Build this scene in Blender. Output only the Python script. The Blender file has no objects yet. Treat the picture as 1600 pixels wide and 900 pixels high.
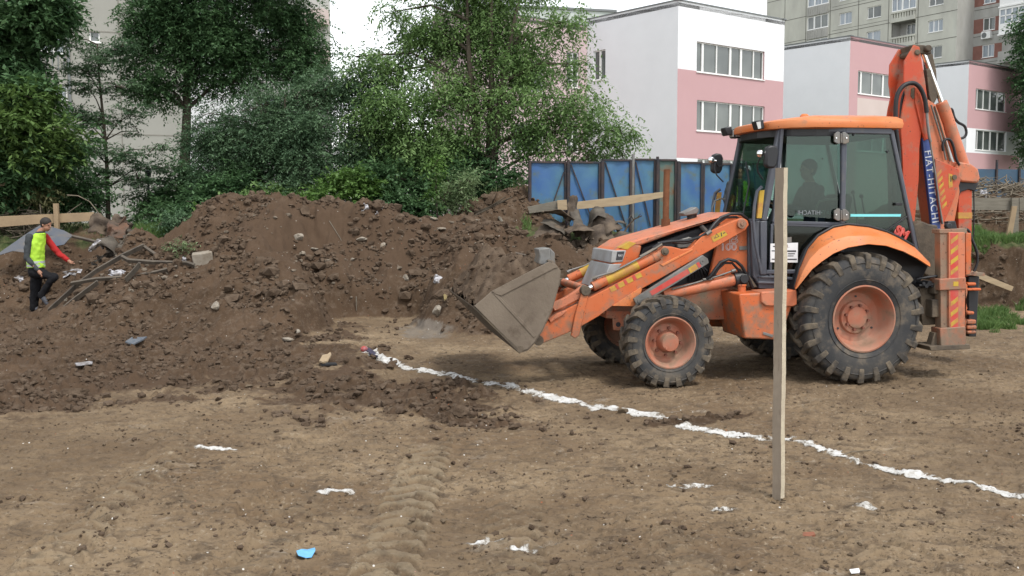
import bpy, bmesh, math, random
import numpy as np
from mathutils import Vector, Matrix
random.seed(7); rng = np.random.default_rng(11)
R = math.radians
sc = bpy.context.scene
COL = sc.collection
# ------------------------------------------------------------------ camera
FPX = 1560.0; PITCH = math.atan(122/1560.0); CZ = 1.89
cd = bpy.data.cameras.new('camera'); cam = bpy.data.objects.new('camera', cd); COL.objects.link(cam)
cd.sensor_width = 36; cd.lens = 36*FPX/1600; cd.clip_start = 0.1; cd.clip_end = 2000
cam.location = (0, 0, CZ); cam.rotation_euler = (math.pi/2-PITCH, 0, 0)
sc.camera = cam
# ------------------------------------------------------------------ sky, sun, exposure
SUN_EL, SUN_AZ = R(60), R(148)        # azimuth clockwise from +Y: the sun stands to the right, slightly behind the camera
w = bpy.data.worlds.new('World'); sc.world = w; w.use_nodes = True
nt = w.node_tree; nt.nodes.clear()
sky = nt.nodes.new('ShaderNodeTexSky'); sky.sky_type = 'NISHITA'; sky.sun_disc = False
sky.sun_elevation = SUN_EL; sky.sun_rotation = SUN_AZ; sky.air_density = 1.2; sky.dust_density = 0.6; sky.ozone_density = 1.0
hs = nt.nodes.new('ShaderNodeHueSaturation'); hs.inputs['Saturation'].default_value = 0.16; hs.inputs['Value'].default_value = 1.0
bg = nt.nodes.new('ShaderNodeBackground'); bg.inputs['Strength'].default_value = 0.15
ow = nt.nodes.new('ShaderNodeOutputWorld')
nt.links.new(sky.outputs[0], hs.inputs['Color']); nt.links.new(hs.outputs[0], bg.inputs['Color']); nt.links.new(bg.outputs[0], ow.inputs[0])
sl = bpy.data.lights.new('sun', 'SUN'); sl.energy = 1.35; sl.angle = R(12); sl.color = (1, .955, .88)
so = bpy.data.objects.new('sun', sl); COL.objects.link(so)
sdir = Vector((math.sin(SUN_AZ)*math.cos(SUN_EL), math.cos(SUN_AZ)*math.cos(SUN_EL), math.sin(SUN_EL)))
so.rotation_euler = sdir.to_track_quat('Z', 'Y').to_euler(); so.location = (10, -10, 30)
sc.view_settings.view_transform = 'Standard'; sc.view_settings.look = 'None'
sc.view_settings.exposure = 0.98; sc.view_settings.gamma = 1.0; sc.view_settings.use_curve_mapping = False
sc.cycles.max_bounces = 6; sc.cycles.transparent_max_bounces = 16; sc.cycles.use_denoising = True
# ------------------------------------------------------------------ where a line of sight meets a plane
def ray(px, py):
    xc = (px-800)/FPX; yc = -(py-450)/FPX
    return np.array([xc, math.cos(PITCH)+yc*math.sin(PITCH), -math.sin(PITCH)+yc*math.cos(PITCH)])
def W(px, py, Y):
    d = ray(px, py); t = Y/d[1]; return np.array([d[0]*t, Y, CZ+d[2]*t])
def G(px, py, z=0.0):
    d = ray(px, py); t = (z-CZ)/d[2]; return np.array([d[0]*t, d[1]*t, z])
def topx(x, y, z=0.0):
    zz = z-CZ; f = y*math.cos(PITCH)-zz*math.sin(PITCH); u = y*math.sin(PITCH)+zz*math.cos(PITCH)
    return 800+FPX*x/f, 450-FPX*u/f
# ------------------------------------------------------------------ naming
def tag(o, label=None, cat=None, group=None, kind=None):
    if label: o['label'] = label
    if cat: o['category'] = cat
    if group: o['group'] = group
    if kind: o['kind'] = kind
    return o
def empty(name, loc=(0, 0, 0), rz=0.0, label=None, cat=None, group=None, parent=None):
    o = bpy.data.objects.new(name, None); COL.objects.link(o); o.location = loc; o.rotation_euler = (0, 0, rz)
    o.empty_display_size = 0.2
    if parent: o.parent = parent
    return tag(o, label, cat, group)
def copy_tree(o, parent=None):
    c = o.copy(); COL.objects.link(c); c.parent = parent
    for ch in [x for x in bpy.data.objects if x.parent == o]: copy_tree(ch, c)
    return c
# ------------------------------------------------------------------ mesh builder
def frame_of(d):
    d = Vector(d).normalized(); a = Vector((0, 0, 1)) if abs(d.z) < .9 else Vector((1, 0, 0))
    u = d.cross(a).normalized(); v = u.cross(d).normalized(); return u, v, d
class MB:
    def __init__(s): s.v = []; s.f = []; s.m = []
    def add(s, vs, fs, mi=0):
        n = len(s.v); s.v += [tuple(map(float, p)) for p in vs]; s.f += [[i+n for i in f] for f in fs]; s.m += [mi]*len(fs); return s
    def box(s, c, size, M=None, mi=0):
        hx, hy, hz = [k/2 for k in size]; vs = []
        for i in (-1, 1):
            for j in (-1, 1):
                for k in (-1, 1):
                    p = Vector((i*hx, j*hy, k*hz)); p = (M @ p if M is not None else p)+Vector(c); vs.append(p)
        return s.add(vs, [(0, 1, 3, 2), (4, 6, 7, 5), (0, 4, 5, 1), (2, 3, 7, 6), (0, 2, 6, 4), (1, 5, 7, 3)], mi)
    def beam(s, p, q, wd, ht, up=(0, 0, 1), mi=0):
        p = Vector(p); q = Vector(q); d = (q-p); L = d.length; d.normalize(); u = d.cross(Vector(up)).normalized(); v = u.cross(d)
        M = Matrix((d, u, v)).transposed(); return s.box((p+q)/2, (L, wd, ht), M, mi)
    def prism(s, poly, y0, y1, mi=0):       # outline in local x,z, thickness along y
        n = len(poly); a = sum(poly[i][0]*poly[(i+1) % n][1]-poly[(i+1) % n][0]*poly[i][1] for i in range(n))
        if a < 0: poly = poly[::-1]
        vs = [(p[0], y0, p[1]) for p in poly]+[(p[0], y1, p[1]) for p in poly]
        fs = [list(range(n)), list(range(2*n-1, n-1, -1))]+[[i, i+n, (i+1) % n+n, (i+1) % n] for i in range(n)]
        return s.add(vs, fs, mi)
    def tube(s, pts, r, seg=10, caps=True, mi=0):
        pts = [Vector(p) for p in pts]; n = len(pts); rs = r if hasattr(r, '__len__') else [r]*n
        rings = []; pu = None
        for i, p in enumerate(pts):
            d = (pts[min(i+1, n-1)]-pts[max(i-1, 0)]).normalized()
            if pu is None: u, v, _ = frame_of(d)
            else:
                u = (pu-d*pu.dot(d))
                u = u.normalized() if u.length > 1e-5 else frame_of(d)[0]
                v = u.cross(d)
            pu = u; rings.append([p+(u*math.cos(2*math.pi*k/seg)+v*math.sin(2*math.pi*k/seg))*rs[i] for k in range(seg)])
        vs = [q for g in rings for q in g]; fs = []
        for i in range(n-1):
            for k in range(seg): fs.append([i*seg+k, i*seg+(k+1) % seg, (i+1)*seg+(k+1) % seg, (i+1)*seg+k])
        if caps: fs += [list(range(seg))[::-1], [(n-1)*seg+k for k in range(seg)]]
        return s.add(vs, fs, mi)
    def cyl(s, p, q, r, seg=16, r2=None, mi=0): return s.tube([p, q], [r, r if r2 is None else r2], seg, True, mi)
    def lathe(s, prof, c=(0, 0, 0), ax='y', seg=48, mi=0, closed=False):   # prof: (radius, along)
        vs = []; n = len(prof)
        for k in range(seg):
            a = 2*math.pi*k/seg
            for r, h in prof:
                p = (r*math.cos(a), h, r*math.sin(a)) if ax == 'y' else (r*math.cos(a), r*math.sin(a), h)
                vs.append((p[0]+c[0], p[1]+c[1], p[2]+c[2]))
        fs = []
        for k in range(seg):
            for i in range(n if closed else n-1):
                j = (i+1) % n; k2 = (k+1) % seg; fs.append([k*n+i, k*n+j, k2*n+j, k2*n+i])
        return s.add(vs, fs, mi)
    def sphere(s, c, r, nu=12, nv=8, sc_=(1, 1, 1), mi=0):
        vs = [(c[0], c[1], c[2]+r*sc_[2])]; fs = []
        for j in range(1, nv):
            t = math.pi*j/nv
            for i in range(nu):
                a = 2*math.pi*i/nu; vs.append((c[0]+r*sc_[0]*math.sin(t)*math.cos(a), c[1]+r*sc_[1]*math.sin(t)*math.sin(a), c[2]+r*sc_[2]*math.cos(t)))
        vs.append((c[0], c[1], c[2]-r*sc_[2]))
        for i in range(nu):
            fs.append([0, 1+i, 1+(i+1) % nu]); L = len(vs)-1
            fs.append([L, L-nu+(i+1) % nu, L-nu+i])
            for j in range(nv-2): fs.append([1+j*nu+i, 1+(j+1)*nu+i, 1+(j+1)*nu+(i+1) % nu, 1+j*nu+(i+1) % nu])
        return s.add(vs, fs, mi)
    def build(s, name, mat, parent=None, bevel=0.0, smooth=35, loc=None, seg=2, fix=True):
        me = bpy.data.meshes.new(name); me.from_pydata(s.v, [], s.f)
        mats = mat if isinstance(mat, (list, tuple)) else [mat]
        for m in mats: me.materials.append(m)
        me.polygons.foreach_set('material_index', s.m)
        if smooth or fix:
            bm = bmesh.new(); bm.from_mesh(me)
            if fix: bmesh.ops.recalc_face_normals(bm, faces=bm.faces)
            if smooth:
                for f in bm.faces: f.smooth = True
                lim = R(smooth)
                for e in bm.edges:
                    e.smooth = len(e.link_faces) == 2 and e.calc_face_angle(3.0) < lim
            bm.to_mesh(me); bm.free()
        o = bpy.data.objects.new(name, me); COL.objects.link(o)
        if parent: o.parent = parent
        if loc is not None: o.location = loc
        if bevel:
            b = o.modifiers.new('bevel', 'BEVEL'); b.width = bevel; b.segments = seg; b.limit_method = 'ANGLE'; b.angle_limit = R(40)
            b.harden_normals = False
        return o
def fast_mesh(name, V, F, mat, parent=None, smooth=False, attr=None):
    V = np.asarray(V, np.float32); F = np.asarray(F, np.int32); k = F.shape[1]
    me = bpy.data.meshes.new(name); me.vertices.add(len(V)); me.vertices.foreach_set('co', V.ravel())
    me.loops.add(F.size); me.loops.foreach_set('vertex_index', F.ravel())
    me.polygons.add(len(F)); me.polygons.foreach_set('loop_start', np.arange(0, F.size, k, dtype=np.int32))
    me.polygons.foreach_set('loop_total', np.full(len(F), k, np.int32))
    me.polygons.foreach_set('use_smooth', np.full(len(F), smooth, bool))
    me.update(calc_edges=True)
    for m in (mat if isinstance(mat, (list, tuple)) else [mat]): me.materials.append(m)
    if attr is not None:
        a = me.color_attributes.new('zone', 'FLOAT_COLOR', 'POINT'); a.data.foreach_set('color', np.asarray(attr, np.float32).ravel())
    o = bpy.data.objects.new(name, me); COL.objects.link(o)
    if parent: o.parent = parent
    return o
# ------------------------------------------------------------------ noise
_T = {}
def _tab(seed):
    if seed not in _T:
        a = np.random.default_rng(seed).random((256, 256))*2*np.pi; _T[seed] = (np.cos(a), np.sin(a))
    return _T[seed]
def gn(x, y, seed=0):
    gx, gy = _tab(seed); ix = np.floor(x).astype(np.int64); iy = np.floor(y).astype(np.int64); fx = x-ix; fy = y-iy
    u = fx*fx*fx*(fx*(fx*6-15)+10); v = fy*fy*fy*(fy*(fy*6-15)+10)
    def d(a, b): i = (ix+a) & 255; j = (iy+b) & 255; return gx[i, j]*(fx-a)+gy[i, j]*(fy-b)
    return ((d(0, 0)*(1-u)+d(1, 0)*u)*(1-v)+(d(0, 1)*(1-u)+d(1, 1)*u)*v)*1.4
def fbm(x, y, wl, octv=4, gain=.5, seed=0, ridged=False):
    s = 0; a = 1.0; c, si = math.cos(.6), math.sin(.6)
    for k in range(octv):
        n = gn(x/wl+17.3*k, y/wl-9.1*k, seed+k)
        s = s+a*((1-2*np.abs(n)) if ridged else n); a *= gain; wl *= .5; x, y = c*x-si*y, si*x+c*y
    return s
def sst(a, b, x): t = np.clip((x-a)/(b-a), 0, 1); return t*t*(3-2*t)
# ------------------------------------------------------------------ materials
def mat(name, col, rough=.7, metal=0.0, col2=None, scale=4.0, detail=6.0, mixlo=.35, mixhi=.65, bump=0.0, bscale=30.0, spec=.5, dist=0.0, stretch=None, col3=None, s3=1.2, lo3=.5, hi3=.7, coat=0.0, rvar=0.0):
    m = bpy.data.materials.new(name); m.use_nodes = True; t = m.node_tree; N = t.nodes; L = t.links
    b = N['Principled BSDF']; b.inputs['Base Color'].default_value = (*col, 1); b.inputs['Roughness'].default_value = rough
    b.inputs['Metallic'].default_value = metal; b.inputs['Specular IOR Level'].default_value = spec
    if coat: b.inputs['Coat Weight'].default_value = coat; b.inputs['Coat Roughness'].default_value = .15
    tc = N.new('ShaderNodeTexCoord'); src = tc.outputs['Object']
    if stretch:
        mp = N.new('ShaderNodeMapping'); mp.inputs['Scale'].default_value = stretch; L.new(src, mp.inputs[0]); src = mp.outputs[0]
    def noise(sc_, de, seed=0.0):
        n = N.new('ShaderNodeTexNoise'); n.inputs['Scale'].default_value = sc_; n.inputs['Detail'].default_value = de
        n.inputs['Roughness'].default_value = .62; n.inputs['Distortion'].default_value = dist; L.new(src, n.inputs['Vector']); return n
    def ramp(fac, lo, hi):
        r = N.new('ShaderNodeMapRange'); r.inputs['From Min'].default_value = lo; r.inputs['From Max'].default_value = hi; L.new(fac, r.inputs['Value']); return r.outputs[0]
    cur = None
    def mixc(fac, a, c2):
        x = N.new('ShaderNodeMix'); x.data_type = 'RGBA'; L.new(fac, x.inputs['Factor'])
        if isinstance(a, tuple): x.inputs['A'].default_value = (*a, 1)
        else: L.new(a, x.inputs['A'])
        x.inputs['B'].default_value = (*c2, 1); return x.outputs['Result']
    if col2 is not None:
        n = noise(scale, detail); f = ramp(n.outputs['Fac'], mixlo, mixhi); cur = mixc(f, tuple(col), tuple(col2)); L.new(cur, b.inputs['Base Color'])
        if rvar:
            r = N.new('ShaderNodeMapRange'); r.inputs['To Min'].default_value = rough; r.inputs['To Max'].default_value = min(1, rough+rvar); L.new(f, r.inputs['Value']); L.new(r.outputs[0], b.inputs['Roughness'])
    if col3 is not None:
        n = noise(s3, 8); f = ramp(n.outputs['Fac'], lo3, hi3); cur = mixc(f, cur if cur is not None else tuple(col), tuple(col3)); L.new(cur, b.inputs['Base Color'])
    if bump:
        n = noise(bscale, 6); bp = N.new('ShaderNodeBump'); bp.inputs['Strength'].default_value = bump; bp.inputs['Distance'].default_value = .02
        L.new(n.outputs['Fac'], bp.inputs['Height']); L.new(bp.outputs[0], b.inputs['Normal'])
    return m
def leafmat(name, c1, c2, trans=.35, rough=.55):
    m = bpy.data.materials.new(name); m.use_nodes = True; t = m.node_tree; N = t.nodes; L = t.links; b = N['Principled BSDF']; out = N['Material Output']
    g = N.new('ShaderNodeNewGeometry'); tc = N.new('ShaderNodeTexCoord'); n = N.new('ShaderNodeTexNoise'); n.inputs['Scale'].default_value = 1.7; n.inputs['Detail'].default_value = 3
    L.new(tc.outputs['Object'], n.inputs['Vector'])
    ad = N.new('ShaderNodeMath'); ad.operation = 'MULTIPLY_ADD'; L.new(g.outputs['Random Per Island'], ad.inputs[0]); ad.inputs[1].default_value = .5
    mr = N.new('ShaderNodeMapRange'); mr.inputs['From Min'].default_value = .35; mr.inputs['From Max'].default_value = .65; mr.inputs['To Max'].default_value = .55; L.new(n.outputs['Fac'], mr.inputs['Value'])
    L.new(mr.outputs[0], ad.inputs[2])
    x = N.new('ShaderNodeMix'); x.data_type = 'RGBA'; L.new(ad.outputs[0], x.inputs['Factor']); x.inputs['A'].default_value = (*c1, 1); x.inputs['B'].default_value = (*c2, 1)
    L.new(x.outputs['Result'], b.inputs['Base Color']); b.inputs['Roughness'].default_value = rough; b.inputs['Specular IOR Level'].default_value = .35
    tr = N.new('ShaderNodeBsdfTranslucent'); L.new(x.outputs['Result'], tr.inputs['Color'])
    ms = N.new('ShaderNodeMixShader'); ms.inputs[0].default_value = trans; L.new(b.outputs[0], ms.inputs[1]); L.new(tr.outputs[0], ms.inputs[2]); L.new(ms.outputs[0], out.inputs['Surface'])
    return m
# ================================================================== THE GROUND
def seg_ridge(x, y, pts, slope, soft=.35, back=None):
    out = np.full_like(x, -9.0)
    for (a, b) in zip(pts[:-1], pts[1:]):
        ax, ay, az = a; bx, by, bz = b; dx, dy = bx-ax, by-ay; L2 = dx*dx+dy*dy
        t = np.clip(((x-ax)*dx+(y-ay)*dy)/L2, 0, 1); px_ = ax+t*dx; py_ = ay+t*dy; d = np.hypot(x-px_, y-py_)
        s = slope if back is None else np.where(y > py_, back, slope)
        out = np.maximum(out, az+t*(bz-az)+s*soft*.6-s*np.sqrt(d*d+soft*soft*.36))
    return out
def smax(a, b, k=.18): h = np.clip(.5+.5*(a-b)/k, 0, 1); return b*(1-h)+a*h+k*h*(1-h)
def P3(*l): return [tuple(W(*p)) for p in l]
CREST = P3((225, 374, 18.6), (300, 366, 18.8), (340, 340, 18.8), (378, 306, 18.8), (425, 306, 18.8), (468, 324, 19), (520, 320, 19.2), (560, 331, 19.2), (600, 329, 19.2), (650, 340, 19.3), (700, 346, 19.5), (742, 324, 20.3), (785, 304, 21.0), (830, 297, 21.8), (900, 300, 22.6))
LOBE = P3((385, 330, 18.4), (440, 405, 16.8), (480, 475, 15.2), (530, 548, 13.5))
LOBE2 = P3((300, 385, 17.9), (250, 425, 17.0), (330, 462, 15.8), (400, 505, 14.6))
RIGHT = P3((735, 345, 19.3), (770, 362, 18.0), (830, 380, 17.8), (900, 393, 18.0), (960, 388, 18.5), (1040, 376, 19.4), (1120, 380, 20), (1300, 372, 20.3))
RIGHT2 = P3((770, 385, 17.7), (752, 452, 16.0), (775, 492, 15.3), (830, 500, 15.3), (890, 500, 15.6))
BRUSH = P3((1425, 296, 25.0), (1500, 290, 25.0), (1560, 296, 25.2), (1640, 286, 25.5), (1800, 290, 26))
SPREAD = np.array([G(*p)[:2] for p in [(-300, 700), (-40, 668), (120, 655), (250, 628), (330, 612), (400, 640), (520, 660), (640, 678), (730, 676), (800, 655), (846, 640), (800, 612), (700, 590), (620, 574), (560, 545), (540, 520), (500, 500), (300, 480), (-300, 480)]])
PATH = np.array([G(*p)[:2] for p in [(1000, 668), (1060, 656), (1110, 648), (1190, 655), (1110, 668), (1050, 672)]])
def sdpoly(x, y, P):
    n = len(P); d2 = np.full_like(x, 1e9); ins = np.zeros(x.shape, bool)
    for i in range(n):
        ax, ay = P[i]; bx, by = P[(i+1) % n]; ex, ey = bx-ax, by-ay; t = np.clip(((x-ax)*ex+(y-ay)*ey)/(ex*ex+ey*ey+1e-9), 0, 1)
        d2 = np.minimum(d2, (x-ax-t*ex)**2+(y-ay-t*ey)**2)
        c = ((ay > y) != (by > y)) & (x < (bx-ax)*(y-ay)/(by-ay+1e-12)+ax); ins ^= c
    d = np.sqrt(d2); return np.where(ins, d, -d)
TREAD = [None]
def terrain(x, y, full=False):
    x = np.asarray(x, float); y = np.asarray(y, float)
    wx = x+.35*fbm(x, y, 1.6, 3, .55, 3); wy = y+.35*fbm(x, y, 1.6, 3, .55, 8)
    # the higher ground around the dug-out site
    xs = [-40, -12, -9.0, -5.5, -2, 1, 5.2, 8.0, 12, 40]
    y0 = np.interp(x, xs, [18.3, 18.3, 18.6, 16.6, 17.2, 18.6, 19.6, 19.0, 18.2, 17.5]); y1 = np.interp(x, xs, [21.3, 21.3, 21.2, 20.8, 20, 20.2, 20.6, 19.9, 19.2, 18.5])
    pl = sst(0, 1, (wy-y0)/(y1-y0))*np.interp(x, xs, [1.35, 1.35, 1.3, 1.3, 1.3, 1.3, 1.25, 1.22, 1.2, 1.2])
    m = seg_ridge(wx, wy, CREST, .86, .5)
    m = smax(m, seg_ridge(wx, wy, LOBE, .62, .6)); m = smax(m, seg_ridge(wx, wy, LOBE2, .5, .6))
    m = smax(m, seg_ridge(wx, wy, RIGHT, .8, .4)); m = smax(m, seg_ridge(wx, wy, RIGHT2, .6, .5))
    m = smax(m, seg_ridge(wx, wy, BRUSH, .7, .8))
    cut = sst(-3.35, -2.75, wx)*sst(-1.25, -1.65, wx); m = m*(1-cut*(1-sst(16.95, 17.35, wy+.25*gn(x*1.3, y*1.3, 15)))); h = smax(m, pl, .15); h = np.maximum(h, 0)
    near = y < 60
    sd = sdpoly(x+.25*fbm(x, y, .9, 4, .6, 21), y+.25*fbm(x, y, .9, 4, .6, 27), SPREAD)
    loose = np.maximum(sst(-.35, .95, sd+.75*fbm(x, y, .9, 5, .66, 29)), sst(.03, .16, h))
    loose = np.where(y > 12.2, np.maximum(loose, sst(.02, .1, h)), loose)
    sdp = sdpoly(x+.2*fbm(x, y, .5, 3, .6, 31), y+.2*fbm(x, y, .5, 3, .6, 37), PATH); loose = np.maximum(loose, sst(-.05, .15, sdp))
    wheel = sst(.9, .3, np.hypot((x-3.3)/1.2, y-11.2)) if False else 0
    # heaps of clods on loose soil, softer ruts on the packed floor
    big = fbm(x, y, 1.1, 3, .5, 40)*.16*np.clip(h, 0, 1)
    clod = fbm(x, y, .62, 6, .64, 50)
    rid = fbm(x, y, .32, 4, .6, 60, True)
    amp = .007+.080*loose*(.45+.55*sst(0, .4, h))
    z = h+big+clod*amp+rid*(.002+.016*loose)
    clump = np.clip(fbm(x, y, .22, 3, .6, 71)-.18, 0, 1); z = z+clump*(.007+.10*loose)
    z = z+.03*fbm(x, y, 3.2, 2, .5, 80)*(1-loose)
    # flaky, scuffed surface of the packed floor
    fl = fbm(x*1.0, y*1.7, .20, 5, .62, 90); z = z+(1-loose)*(.013*np.clip(fl, -.25, .6)+.008*sst(.05, .12, fl)); rg = fbm(x, y, .5, 3, .5, 93, True); z = z+(1-loose)*.010*rg
    # tyre tread prints
    tr = np.zeros_like(x)
    for (cx, sx, wd, ya, yb, per, am) in [(-.66, .01, .20, 4.0, 9.2, .185, .036), (.02, .02, .20, 4.0, 7.6, .185, .022), (-1.35, .0, .19, 4.2, 8.0, .185, .014), (-2.5, -.08, .19, 4.4, 9.5, .185, .020), (.95, .04, .19, 4.0, 7.4, .185, .016), (2.1, .12, .19, 4.6, 8.2, .185, .012), (1.9, .3, .25, 8.6, 12, .13, .008)]:
        c = cx+sx*(y-6); u = (x-c)/wd; msk = sst(1.0, .75, np.abs(u))*sst(ya, ya+.6, y)*sst(yb, yb-2.8, y)*sst(-.75, -.15, gn(x*1.3+cx, y*1.1, 97)+.3*gn(x*5, y*5, 96))
        ph = (y+.085*np.abs(u)**1.5*2+.02*fbm(x, y, .3, 2, .5, 95))/per
        tr = tr+msk*am*(1.5*sst(.25, .6, np.abs((ph % 1)-.5)*2)-.75)*(.8+.4*gn(x*2, y*2, 99))
    z = z+tr*(1-loose); TREAD[0] = tr
    # flat light patch left by the bucket, with grey ash
    for (X, Y) in [(-1.4, 15.8)]: pass
    gx = (x-G(662, 522)[0])/.55; gy = (y-G(662, 522)[1])/.8; ash = sst(1.25, .3, np.hypot(gx, gy)+.35*fbm(x, y, .5, 3, .6, 33))*(h < .15)
    far = sst(22, 30, y); z = np.where(y > 30, np.where(far > .99, 1.25, z), z)
    pa = sst(-.12, .12, y-y1+.0)
    if not full: return z
    plat = sst(1.0, 1.2, pl)*sst(.35, .05, m-pl)
    return z, loose, ash, plat, h
def build_ground():
    ya = np.concatenate([np.linspace(-60, 0.6, 14), np.linspace(1.2, 4.1, 16)[:-1], 4.1*(24/4.1)**np.linspace(0, 1, 800), 24.4*(600/24.4)**np.linspace(0, 1, 60)])
    core = np.linspace(-.60, .60, 900); s = np.concatenate([-.6-np.geomspace(.004, 2.4, 46)[::-1], core, .6+np.geomspace(.004, 2.4, 46)])
    S, Yg = np.meshgrid(s, ya); X = S*np.maximum(Yg, 4.0)
    X = np.where(Yg < 4.0, S*np.interp(Yg, [-60, 4.0], [60, 4.0]), X)
    Z, lo, ash, plat, h = terrain(X, Yg, True)
    Z = np.where(Yg < 3.0, 0.0, Z); V = np.stack([X, Yg, Z], -1).reshape(-1, 3)
    ny, nx = X.shape; i = np.arange(ny-1)[:, None]*nx+np.arange(nx-1)[None, :]; i = i.ravel(); F = np.stack([i, i+1, i+nx+1, i+nx], 1)
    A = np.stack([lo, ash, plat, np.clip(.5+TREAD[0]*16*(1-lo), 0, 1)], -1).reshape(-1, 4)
    m = bpy.data.materials.new('site soil'); m.use_nodes = True; t = m.node_tree; N = t.nodes; L = t.links; b = N['Principled BSDF']
    b.inputs['Specular IOR Level'].default_value = .18
    at = N.new('ShaderNodeAttribute'); at.attribute_name = 'zone'; sp = N.new('ShaderNodeSeparateColor'); L.new(at.outputs['Color'], sp.inputs[0])
    g = N.new('ShaderNodeNewGeometry')
    def noise(scale, det=6, rough=.6, st=None, dist=0):
        n = N.new('ShaderNodeTexNoise'); n.inputs['Scale'].default_value = scale; n.inputs['Detail'].default_value = det; n.inputs['Roughness'].default_value = rough; n.inputs['Distortion'].default_value = dist
        if st: mp = N.new('ShaderNodeMapping'); mp.inputs['Scale'].default_value = st; L.new(g.outputs['Position'], mp.inputs[0]); L.new(mp.outputs[0], n.inputs['Vector'])
        else: L.new(g.outputs['Position'], n.inputs['Vector'])
        return n.outputs['Fac']
    def rng_(f, lo, hi, a=0., c=1.):
        r = N.new('ShaderNodeMapRange'); r.inputs['From Min'].default_value = lo; r.inputs['From Max'].default_value = hi; r.inputs['To Min'].default_value = a; r.inputs['To Max'].default_value = c; L.new(f, r.inputs['Value']); return r.outputs[0]
    def mix(f, a, c):
        x = N.new('ShaderNodeMix'); x.data_type = 'RGBA'
        (L.new(f, x.inputs['Factor']) if not isinstance(f, float) else setattr(x.inputs['Factor'], 'default_value', f))
        for k, q in (('A', a), ('B', c)):
            if isinstance(q, tuple): x.inputs[k].default_value = (*q, 1)
            else: L.new(q, x.inputs[k])
        return x.outputs['Result']
    def mul(a, c):
        x = N.new('ShaderNodeMath'); x.operation = 'MULTIPLY'; L.new(a, x.inputs[0])
        if isinstance(c, float): x.inputs[1].default_value = c
        else: L.new(c, x.inputs[1])
        return x.outputs[0]
    packed = mix(rng_(noise(.7, 5, .55), .38, .62), (.150, .103, .062), (.232, .171, .107))
    packed = mix(rng_(noise(5, 8, .7, (1, 1.6, 1)), .50, .66), packed, (.090, .066, .045))
    packed = mix(rng_(noise(26, 6, .7), .56, .72), packed, (.31, .255, .185))
    packed = mix(mul(rng_(noise(1.9, 8, .72, (.8, 1.5, 1), .6), .60, .70), .4), packed, (.42, .38, .32))
    packed = mix(rng_(noise(14, 9, .78, (1, 1.9, 1), .5), .555, .60), packed, (.092, .066, .044))
    packed = mix(rng_(noise(70, 4, .6), .60, .68), packed, (.09, .064, .042))
    packed = mix(mul(rng_(noise(.32, 5, .6), .47, .60), .55), packed, (.110, .076, .047))
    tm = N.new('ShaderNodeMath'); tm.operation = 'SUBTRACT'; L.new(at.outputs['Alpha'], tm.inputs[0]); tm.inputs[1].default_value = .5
    packed = mix(rng_(tm.outputs[0], .04, .40, 0, .4), packed, (.255, .215, .148)); packed = mix(rng_(tm.outputs[0], -.04, -.40, 0, .5), packed, (.10, .073, .05))  # fresh soil grooves; relief shading also put into crest and groove colour
    dark = mix(rng_(noise(.9, 6, .6), .36, .64), (.054, .034, .020), (.090, .058, .036))
    dark = mix(rng_(noise(9, 7, .7), .50, .70), dark, (.125, .092, .066))
    dark = mix(rng_(noise(42, 5, .7), .60, .72), dark, (.20, .155, .115))
    dark = mix(rng_(noise(.35, 3, .5), .5, .62), dark, (.076, .049, .031))
    lf = rng_(mul(sp.outputs[0], rng_(noise(6, 6, .7), .25, .55, .6, 1.3)), .25, .75)
    c = mix(lf, packed, dark)
    c = mix(rng_(mul(sp.outputs[1], rng_(noise(7, 6, .7), .3, .6, .3, 1.2)), .2, .8, 0, .6), c, (.17, .155, .135))
    # loose specks of lime, plaster and brick
    vo = N.new('ShaderNodeTexVoronoi'); vo.inputs['Scale'].default_value = 22; L.new(g.outputs['Position'], vo.inputs['Vector'])
    near0 = rng_(vo.outputs['Distance'], .16, .10); sc2 = N.new('ShaderNodeSeparateColor'); L.new(vo.outputs['Color'], sc2.inputs[0])
    c = mix(mul(near0, rng_(sc2.outputs[0], .955, .96)), c, (.62, .60, .56))
    c = mix(mul(near0, rng_(sc2.outputs[1], .985, .99)), c, (.30, .10, .05))
    gm = rng_(mul(sp.outputs[2], rng_(noise(.5, 4, .6), .35, .6, .3, 1.2)), .4, .7)
    c = mix(gm, c, mix(rng_(noise(8, 5, .6), .4, .6), (.035, .055, .018), (.085, .09, .04)))
    L.new(c, b.inputs['Base Color']); b.inputs['Roughness'].default_value = .93
    hsum = N.new('ShaderNodeMath'); hsum.operation = 'ADD'; L.new(mul(noise(38, 9, .75), .6), hsum.inputs[0]); L.new(mul(noise(11, 8, .7, (1, 1.5, 1), .3), .8), hsum.inputs[1])
    bp = N.new('ShaderNodeBump'); bp.inputs['Strength'].default_value = .75; bp.inputs['Distance'].default_value = .026
    L.new(hsum.outputs[0], bp.inputs['Height']); L.new(bp.outputs[0], b.inputs['Normal'])
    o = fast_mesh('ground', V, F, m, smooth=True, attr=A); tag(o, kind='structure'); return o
build_ground()
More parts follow.
